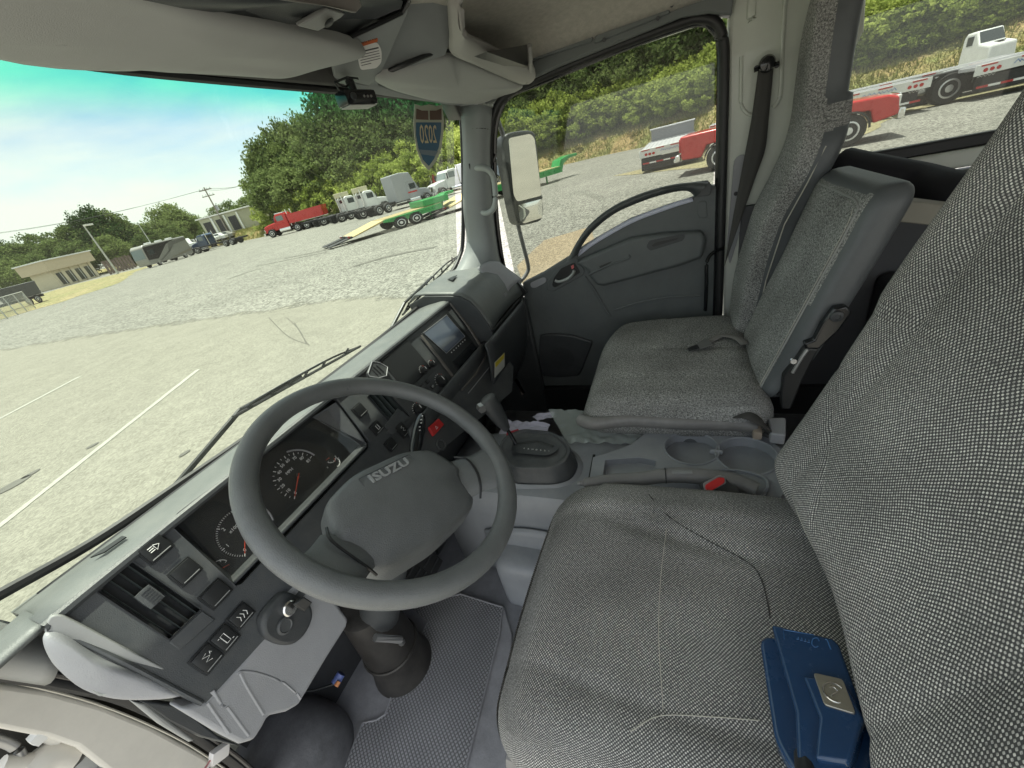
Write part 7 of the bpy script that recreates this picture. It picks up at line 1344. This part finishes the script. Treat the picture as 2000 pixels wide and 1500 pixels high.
# loose coupler pieces? tape marks on the tail
# white rollback / flatbeds on the right
def flatbed(label, pos, rz, L_=7.2, cabc=True, headboard=True, cabside=1, tail=False):
    t = vth('rollback_truck', label, 'tow truck', pos, rz); w = 2.5; ys = -w / 2
    prof(t, 'deck', [(0, .98), (0, 1.10), (L_, 1.22), (L_, 1.10)], -w / 2, w / 2, ALU, .01)
    for k in range(12): bm = nb(); y = -w / 2 + .12 + k * (w - .24) / 11; slab(bm, [V((0.02, y - .03, 1.104)), V((0.02, y + .03, 1.104)), V((L_ - .02, y + .03, 1.224)), V((L_ - .02, y - .03, 1.224))], (0, 0, .022)); lp('deck_rib', bm, ALU, t, smooth=False)
    for s in (-1, 1):
        bm = nb(); slab(bm, [V((0, s * w / 2, .80)), V((0, s * w / 2, 1.13)), V((L_, s * w / 2, 1.25)), V((L_, s * w / 2, .92))], (0, s * .04, 0)); sr = lp('side_rail', bm, WHP, t, bevel=.008)
        for k in range(8):
            x = .2 + k * (L_ - .6) / 7; z = 1.085 + .12 * x / L_; bm = nb(); box(bm, (x + .15, s * (w / 2 + .046), z), (.42, .012, .045)); lp('reflective_tape', bm, TAPR, t, smooth=False)
        for k in range(3): bm = nb(); disc(bm, (.28 + .17 * k, s * (w / 2 + .04), .94), (0, s, 0), .06, .02, 16); lp('marker_light', bm, TAIL, t)
        text_pts = [(0, 0), (.06, .1), (.12, 0), (.12, .08), (.2, 0), (.24, .08), (.3, 0), (.36, .08), (.36, -.05), (.44, .08), (.5, 0), (.56, .08), (.62, 0), (.68, .1), (.74, 0), (.82, .08), (.9, -.04)]
        bm = nb(); tube(bm, [V((1.0 + a * 1.2, s * (w / 2 + .047), .95 + b)) for a, b in text_pts], .012, 4); lp('faded_lettering', bm, mat('blue_letter', (.12, .22, .5), .5), t)
    # mud flaps, bumper with tape, frame, wheels
    for y in (-.5, .5): bxp(t, 'frame_rail', (L_ / 2 + .8, y, .72), (L_ + 1.0, .12, .28), BLKM)
    for s in (-1, 1): bxp(t, 'tool_box', (1.1, s * .95, .52), (1.6, .5, .52), BLKM, .02); bxp(t, 'tool_box', (4.6, s * .95, .55), (1.6, .5, .5), BLKM, .02)
    for s in (-1, 1):
        for k in range(6): bxp(t, 'bumper_tape', (.35 + .32 * k, s * 1.21, .42), (.31, .02, .07), TAPW if k % 2 else TAPR, 0)
        bm = nb(); tube(bm, [V((.15 + a, s * 1.215, .74 + b)) for a, b in ((0, 0), (.05, .05), (.1, 0), (.15, .05), (.2, 0), (.25, .05), (.3, 0), (.35, .05), (.4, 0), (.45, .05))], .010, 4); lp('faded_lettering', bm, TAPW, t)
        wheel(t, 3.05, s * .98, .50, .5); 
        bm = nb(); tube(bm, [V((3.05 + math.cos(R(a)) * .62, s * .98, .5 + math.sin(R(a)) * .60)) for a in range(20, 161, 14)], .035, 6, flat=6.5, up=V((0, 1, 0))) if False else box(bm, (3.05, s * .98, 1.06), (.0, .0, .0)); bm.free()
    if tail:
        bxp(t, 'tail_panel', (-.04, 0, 1.0), (.06, 2.5, .42), WHP, .01); bxp(t, 'tail_skirt', (-.03, 0, .45), (.05, 2.4, .62), BLKM, .01)
        for k in range(3): bm = nb(); disc(bm, (-.07, .98 - .16 * k, .94), (-1, 0, 0), .065, .02, 16); lp('marker_light', bm, TAIL, t)
        for k in range(4): bxp(t, 'reflective_tape', (-.075, 1.0 - .62 * k, 1.15), (.01, .36, .045), TAPR, 0)
        for k in range(7): bxp(t, 'bumper_tape', (-.06, 1.0 - .3 * k, .50), (.01, .29, .07), TAPW if k % 2 else TAPR, 0)
        bm = nb(); tube(bm, [V((-.075, .35 - a * 1.0, .97 + b)) for a, b in text_pts], .012, 4); lp('faded_lettering', bm, MATS['blue_letter'], t)
    if headboard:
        bm = nb(); z0 = 1.25; tube(bm, [V((L_ - .1, -1.2, z0)), V((L_ - .1, -1.2, z0 + .75)), V((L_ - .1, 1.2, z0 + .75)), V((L_ - .1, 1.2, z0)), ], .05, 8, closed=True); lp('headboard_frame', bm, ALU, t); bxp(t, 'headboard_mesh', (L_ - .1, 0, z0 + .38), (.02, 2.3, .66), mat('mesh_grey', (.25, .25, .27), .6), 0)
    if cabc:
        prof(t, 'cab', [(L_ + .15, .8), (L_ + .15, 2.35), (L_ + .5, 2.5), (L_ + 1.6, 2.45), (L_ + 2.1, 1.75), (L_ + 3.2, 1.5), (L_ + 3.35, .6), (L_ + .3, .6)], -1.05, 1.05, WHP, .1)
        bm = nb(); slab(bm, [V((L_ + 1.68, -.92, 2.32)), V((L_ + 1.68, .92, 2.32)), V((L_ + 2.12, .95, 1.76)), V((L_ + 2.12, -.95, 1.76))], (.03, 0, .02)); lp('windscreen', bm, WGL, t)
        for s in (-1, 1): bxp(t, 'side_window', (L_ + 1.15, s * 1.05, 2.0), (.8, .04, .5), WGL); wheel(t, L_ + 2.4, s * .95, .50, .3); bxp(t, 'headlight', (L_ + 3.3, s * .75, 1.05), (.1, .3, .25), LAMP)
        bxp(t, 'bumper', (L_ + 3.42, 0, .6), (.15, 2.2, .3), CHR); bxp(t, 'light_bar', (L_ + .8, 0, 2.62), (.3, 1.4, .12), TAIL)
    return t
flatbed('white flatbed tow truck body with mesh headboard beside the red pickup in the passenger window', (21.7, .15, 0), face(1, -.02), L_=7.0, cabc=False, tail=True).scale = (1, 1, .82)
flatbed('nearest long aluminium rollback truck behind the red pickup in the rear window', (24.2, -9.3, 0), face(.12, .99), L_=7.6, cabc=False, headboard=False)
flatbed('rear row rollback deck with red marker lights behind the two nearest decks', (27.2, -13.6, 0), face(.10, .99), L_=10.5, headboard=False, cabc=False)
flatbed('second aluminium rollback truck at the right edge of the rear window', (24.1, -10.35, 0), face(-.05, -.99), L_=7.6, headboard=False, cabc=False)
wt_ = vth('truck_rear_wheel', 'black mud covered rear axle with large bright rim between the two rollback decks', 'axle', (24.5, -10.2, 0), face(0, -1)); wheel(wt_, 0, -.2, .54, .5); wheel(wt_, 0, 1.9, .54, .5); bxp(wt_, 'axle_beam', (0, .9, .54), (.2, 2.0, .2), BLKM); bxp(wt_, 'fender', (0, -.1, 1.08), (1.4, .6, .08), BLKM, .03); bxp(wt_, 'tank', (-.9, .1, .75), (.7, .55, .5), STEEL, .1)
# white cab peeking over the decks
p = AT(1918, 100, 40); tw = vth('pickup_cab', 'white truck cab with dark windscreen showing above the rollback decks', 'truck', (p.x, p.y, 0), face(-.95, -.18)); tw.scale = (.55, .60, .95)
prof(tw, 'body', [(-1.2, .6), (-1.2, 2.3), (-.9, 2.5), (.3, 2.5), (.95, 1.85), (2.4, 1.65), (2.6, 1.0), (2.6, .6)], -1.0, 1.0, WHP, .12)
bm = nb(); slab(bm, [V((.36, -.86, 2.42)), V((.36, .86, 2.42)), V((.93, .92, 1.88)), V((.93, -.92, 1.88))], (.02, 0, .02)); lp('windscreen', bm, WGL, tw)
for s in (-1, 1): bxp(tw, 'side_window', (-.3, s * 1.0, 2.08), (.8, .04, .45), WGL); wheel(tw, 1.7, s * .9, .5); wheel(tw, -.8, s * .9, .5)
bxp(tw, 'hood_scoop', (1.6, .1, 1.78), (.8, .5, .06), BLKM)
# red pickup
rp = vth('pickup_truck', 'bright red pickup truck with chrome bumpers parked beyond the centre pillar', 'pickup truck', (17.75, -3.25, 0), face(-.16, -.987))
prof(rp, 'body', [(-2.85, .55), (-2.9, 1.28), (-1.0, 1.30), (-.9, 1.30), (.95, 1.22), (2.6, 1.15), (2.85, 1.05), (2.9, .62), (2.35, .50), (2.25, .85), (1.35, .85), (1.2, .48), (-1.04, .48), (-1.19, .88), (-2.04, .88), (-2.19, .52)], -.98, .98, REDP, .06)
prof(rp, 'cabin', [(-1.0, 1.25), (-.85, 1.85), (.25, 1.88), (1.05, 1.22)], -.85, .85, REDP, .08)
bm = nb(); slab(bm, [V((.30, -.74, 1.84)), V((.30, .74, 1.84)), V((1.02, .80, 1.27)), V((1.02, -.80, 1.27))], (.02, 0, .02)); lp('windscreen', bm, WGL, rp)
for s in (-1, 1):
    bxp(rp, 'side_window', (-.2, s * .86, 1.55), (1.3, .03, .40), WGL); wheel(rp, 1.82, s * .86, .42, .27); wheel(rp, -1.62, s * .86, .42, .27)
    bxp(rp, 'tail_light', (-2.9, s * .86, 1.0), (.06, .2, .42), TAIL); bxp(rp, 'headlight', (2.84, s * .80, .95), (.08, .32, .28), LAMP)
    for x in (-1.62, 1.82): bm = nb(); tube(bm, [V((x + math.cos(R(a)) * .47, s * .985, .42 + math.sin(R(a)) * .47)) for a in range(0, 181, 15)], .03, 6); lp('wheel_arch', bm, BLKM, rp)
bxp(rp, 'bumper', (2.95, 0, .62), (.16, 1.95, .28), CHR, .04); bxp(rp, 'grille', (2.9, 0, .98), (.05, 1.2, .3), CHR); bxp(rp, 'bumper', (-2.98, 0, .62), (.18, 1.9, .22), CHR, .04); bxp(rp, 'tailgate_line', (-2.905, 0, 1.0), (.02, 1.5, .45), REDP); bxp(rp, 'hitch', (-3.1, 0, .5), (.3, .12, .12), CHR)
# =================================================================== BUILDINGS, POLES, FENCE
TAN = mat('tan_wall', (.58, .52, .38), .85, noise_s=1.5, noise_a=.06); ROOFW = mat('pale_roof', (.7, .7, .68), .6)
bp_ = AT(52, 575, 118); b = vth('low_building', 'low flat tan building with four dark windows at the far left', 'building', (*BASE(108, 119)[:2], 0), face(*(BASE(184, 124) - BASE(108, 119))[:2]))
LB = (BASE(184, 124) - BASE(108, 119)).length; bxp(b, 'wall', (LB / 2, 2.5, 1.6), (LB, 5, 3.2), TAN, .03); bxp(b, 'roof_band', (LB / 2, 2.5, 4.1), (LB + 1.4, 6.6, 1.9), mat('fascia_tan', (.52, .44, .31), .85), .03); bxp(b, 'roof', (LB / 2, 2.5, 5.12), (LB + 1.8, 7, .2), ROOFW, .02)
for k in range(4):
    wn2 = bxp(b, 'window', (LB * (.16 + .235 * k), -.03, 1.45), (1.5, .06, 2.2), WGL, 0); bxp(wn2, 'window_frame', (LB * (.16 + .235 * k), -.07, 1.45), (.08, .04, 2.2), WHP, 0)
    bxp(b, 'wall_pier', (LB * (.275 + .235 * k) - .3, -.1, 1.6), (.6, .2, 3.2), TAN, .02)
p0, p1 = BASE(408, 112), BASE(500, 104); b = vth('shed_building', 'pale olive metal building with open dark bays below the wood', 'building', (p0.x, p0.y, 2.0), face(*(p1 - p0)[:2]))
OLV = mat('olive_cladding', (.42, .42, .32), .7, noise_s=.8, noise_a=.06); Lb = (p1 - p0).length + 3
bxp(b, 'wall', (Lb / 2, 3, 1.8), (Lb, 6, 3.6), OLV, .03); bxp(b, 'roof', (Lb / 2, 3, 3.75), (Lb + .8, 6.8, .25), ROOFW, .02)
for k in range(3): bxp(b, 'bay_opening', (1.6 + 3.2 * k, -.02, 1.5), (1.9, .08, 2.7), mat('dark_bay', (.03, .03, .035), .7), 0); bxp(b, 'bay_post', (3.2 + 3.2 * k, -.12, 1.7), (.35, .2, 3.4), WHP, .01)
for k in range(14): bxp(b, 'cladding_rib', (Lb - 5.2 + .38 * k, -.03, 1.8), (.05, .05, 3.5), OLV, 0)
POLE = mat('pole_wood', (.26, .23, .2), .8); PSTEEL = mat('pole_steel', (.45, .46, .45), .5)
def pole(name, label, base, top, r, m, arms=0, lamp=False):
    e = vth(name, label, 'pole', (base[0], base[1], 0), 0); h = top; bm = nb(); cyl(bm, (0, 0, 0), (0, 0, h), r, r * .6, 10); lp('shaft', bm, m, e)
    for k in range(arms):
        bm = nb(); d = V((.85, -.5, 0)); box(bm, (0, 0, h - .5 - 1.1 * k), (2.6, .14, .16), (V((.4, -.92, 0)), V((.92, .4, 0)), V((0, 0, 1)))); lp('crossarm', bm, m, e)
        for s in (-1.1, -.4, .4, 1.1): bm = nb(); c = V((.4, -.92, 0)) * s + V((0, 0, h - .36 - 1.1 * k)); cyl(bm, c, c + V((0, 0, .22)), .06, .05, 8); lp('insulator', bm, GRYP, e)
    if arms: bm = nb(); cyl(bm, (.25, -.3, h - 4.4), (.25, -.3, h - 3.5), .28, .28, 12); lp('transformer', bm, GRYP, e)
    if lamp: bm = nb(); box(bm, (.3, -.7, h - .1), (.5, 1.4, .25), (V((.4, -.92, 0)), V((.92, .4, 0)), V((0, 0, 1)))); lp('lamp_head', bm, ROOFW, e)
    return e
def polepx(name, label, px, py, dist, r, m, **k): p = AT(px, py, dist); return pole(name, label, (p.x, p.y), p.z, r, m, **k)
u = polepx('utility_pole', 'wooden utility pole with two crossarms and wires rising over the trees', 398, 366, 108, .2, POLE, arms=2)
polepx('lamp_post', 'grey metal lamp post leaning in view beyond the left building', 163, 440, 100, .16, PSTEEL, lamp=True)
polepx('thin_pole', 'thin pale pole standing in front of the far wood', 268, 434, 110, .10, PSTEEL); polepx('thin_pole', 'short white pole standing left of the utility pole', 406, 420, 105, .10, ROOFW)
ut = AT(398, 368, 108)
for k, q in enumerate((AT(560, 300, 120), AT(-200, 470, 230))):
    e = vth('power_line', ['overhead power wires running right from the utility pole', 'overhead power wires running left from the utility pole'][k], 'wires', (ut.x, ut.y, 0), 0)
    for s in (-1.1, .4, 1.1):
        a = V((.4 * s, -.92 * s, ut.z - .2)); b2 = V((q.x - ut.x + .4 * s, q.y - ut.y - .92 * s, q.z)); bm = nb(); tube(bm, [a.lerp(b2, t / 12) - V((0, 0, 4 * 2.2 * (t / 12) * (1 - t / 12))) for t in range(13)], .022, 4); lp('wire', bm, BLKM, e)
# chain link fence far left + dark stored poles
FEN = mat('fence_steel', (.45, .46, .43), .5)
fa, fb = V((*g2(-30, 640), 0)), V((*g2(70, 602), 0)); fe = vth('chain_link_fence', 'short run of chain link fence in front of the dark dump truck', 'fence', (fa.x, fa.y, 0), face(*(fb - fa)[:2])); Lf = (fb - fa).length
for k in range(6): bm = nb(); cyl(bm, (Lf * k / 5, 0, 0), (Lf * k / 5, 0, 1.5), .04, .04, 8); lp('post', bm, FEN, fe)
bm = nb(); cyl(bm, (0, 0, 1.48), (Lf, 0, 1.48), .03, .03, 6); lp('top_rail', bm, FEN, fe)
bm = nb()
for k in range(int(Lf / .22)): x = k * .22; tube(bm, [V((x, 0, .05)), V((min(Lf, x + 1.4), 0, 1.45))], .008, 3, caps=False); tube(bm, [V((x, 0.0, 1.45)), V((min(Lf, x + 1.4), 0, .05))], .008, 3, caps=False)
w_ = lp('wire_mesh', bm, FEN, fe, smooth=False); w_['kind'] = 'stuff'
pf = vth('board_fence', 'brown board fence between the tan building and the motorhome', 'fence', (*BASE(205, 112)[:2], 0), face(*(BASE(262, 112) - BASE(205, 112))[:2])); Lf = (BASE(262, 112) - BASE(205, 112)).length
for k in range(int(Lf / .5)): bm = nb(); box(bm, (k * .5, 0, 1.3), (.42, .06, 2.6 + .2 * math.sin(k * 3.7))); lp('board', bm, mat('old_board', (.16, .12, .10), .85, noise_s=2, noise_a=.3), pf, smooth=False)
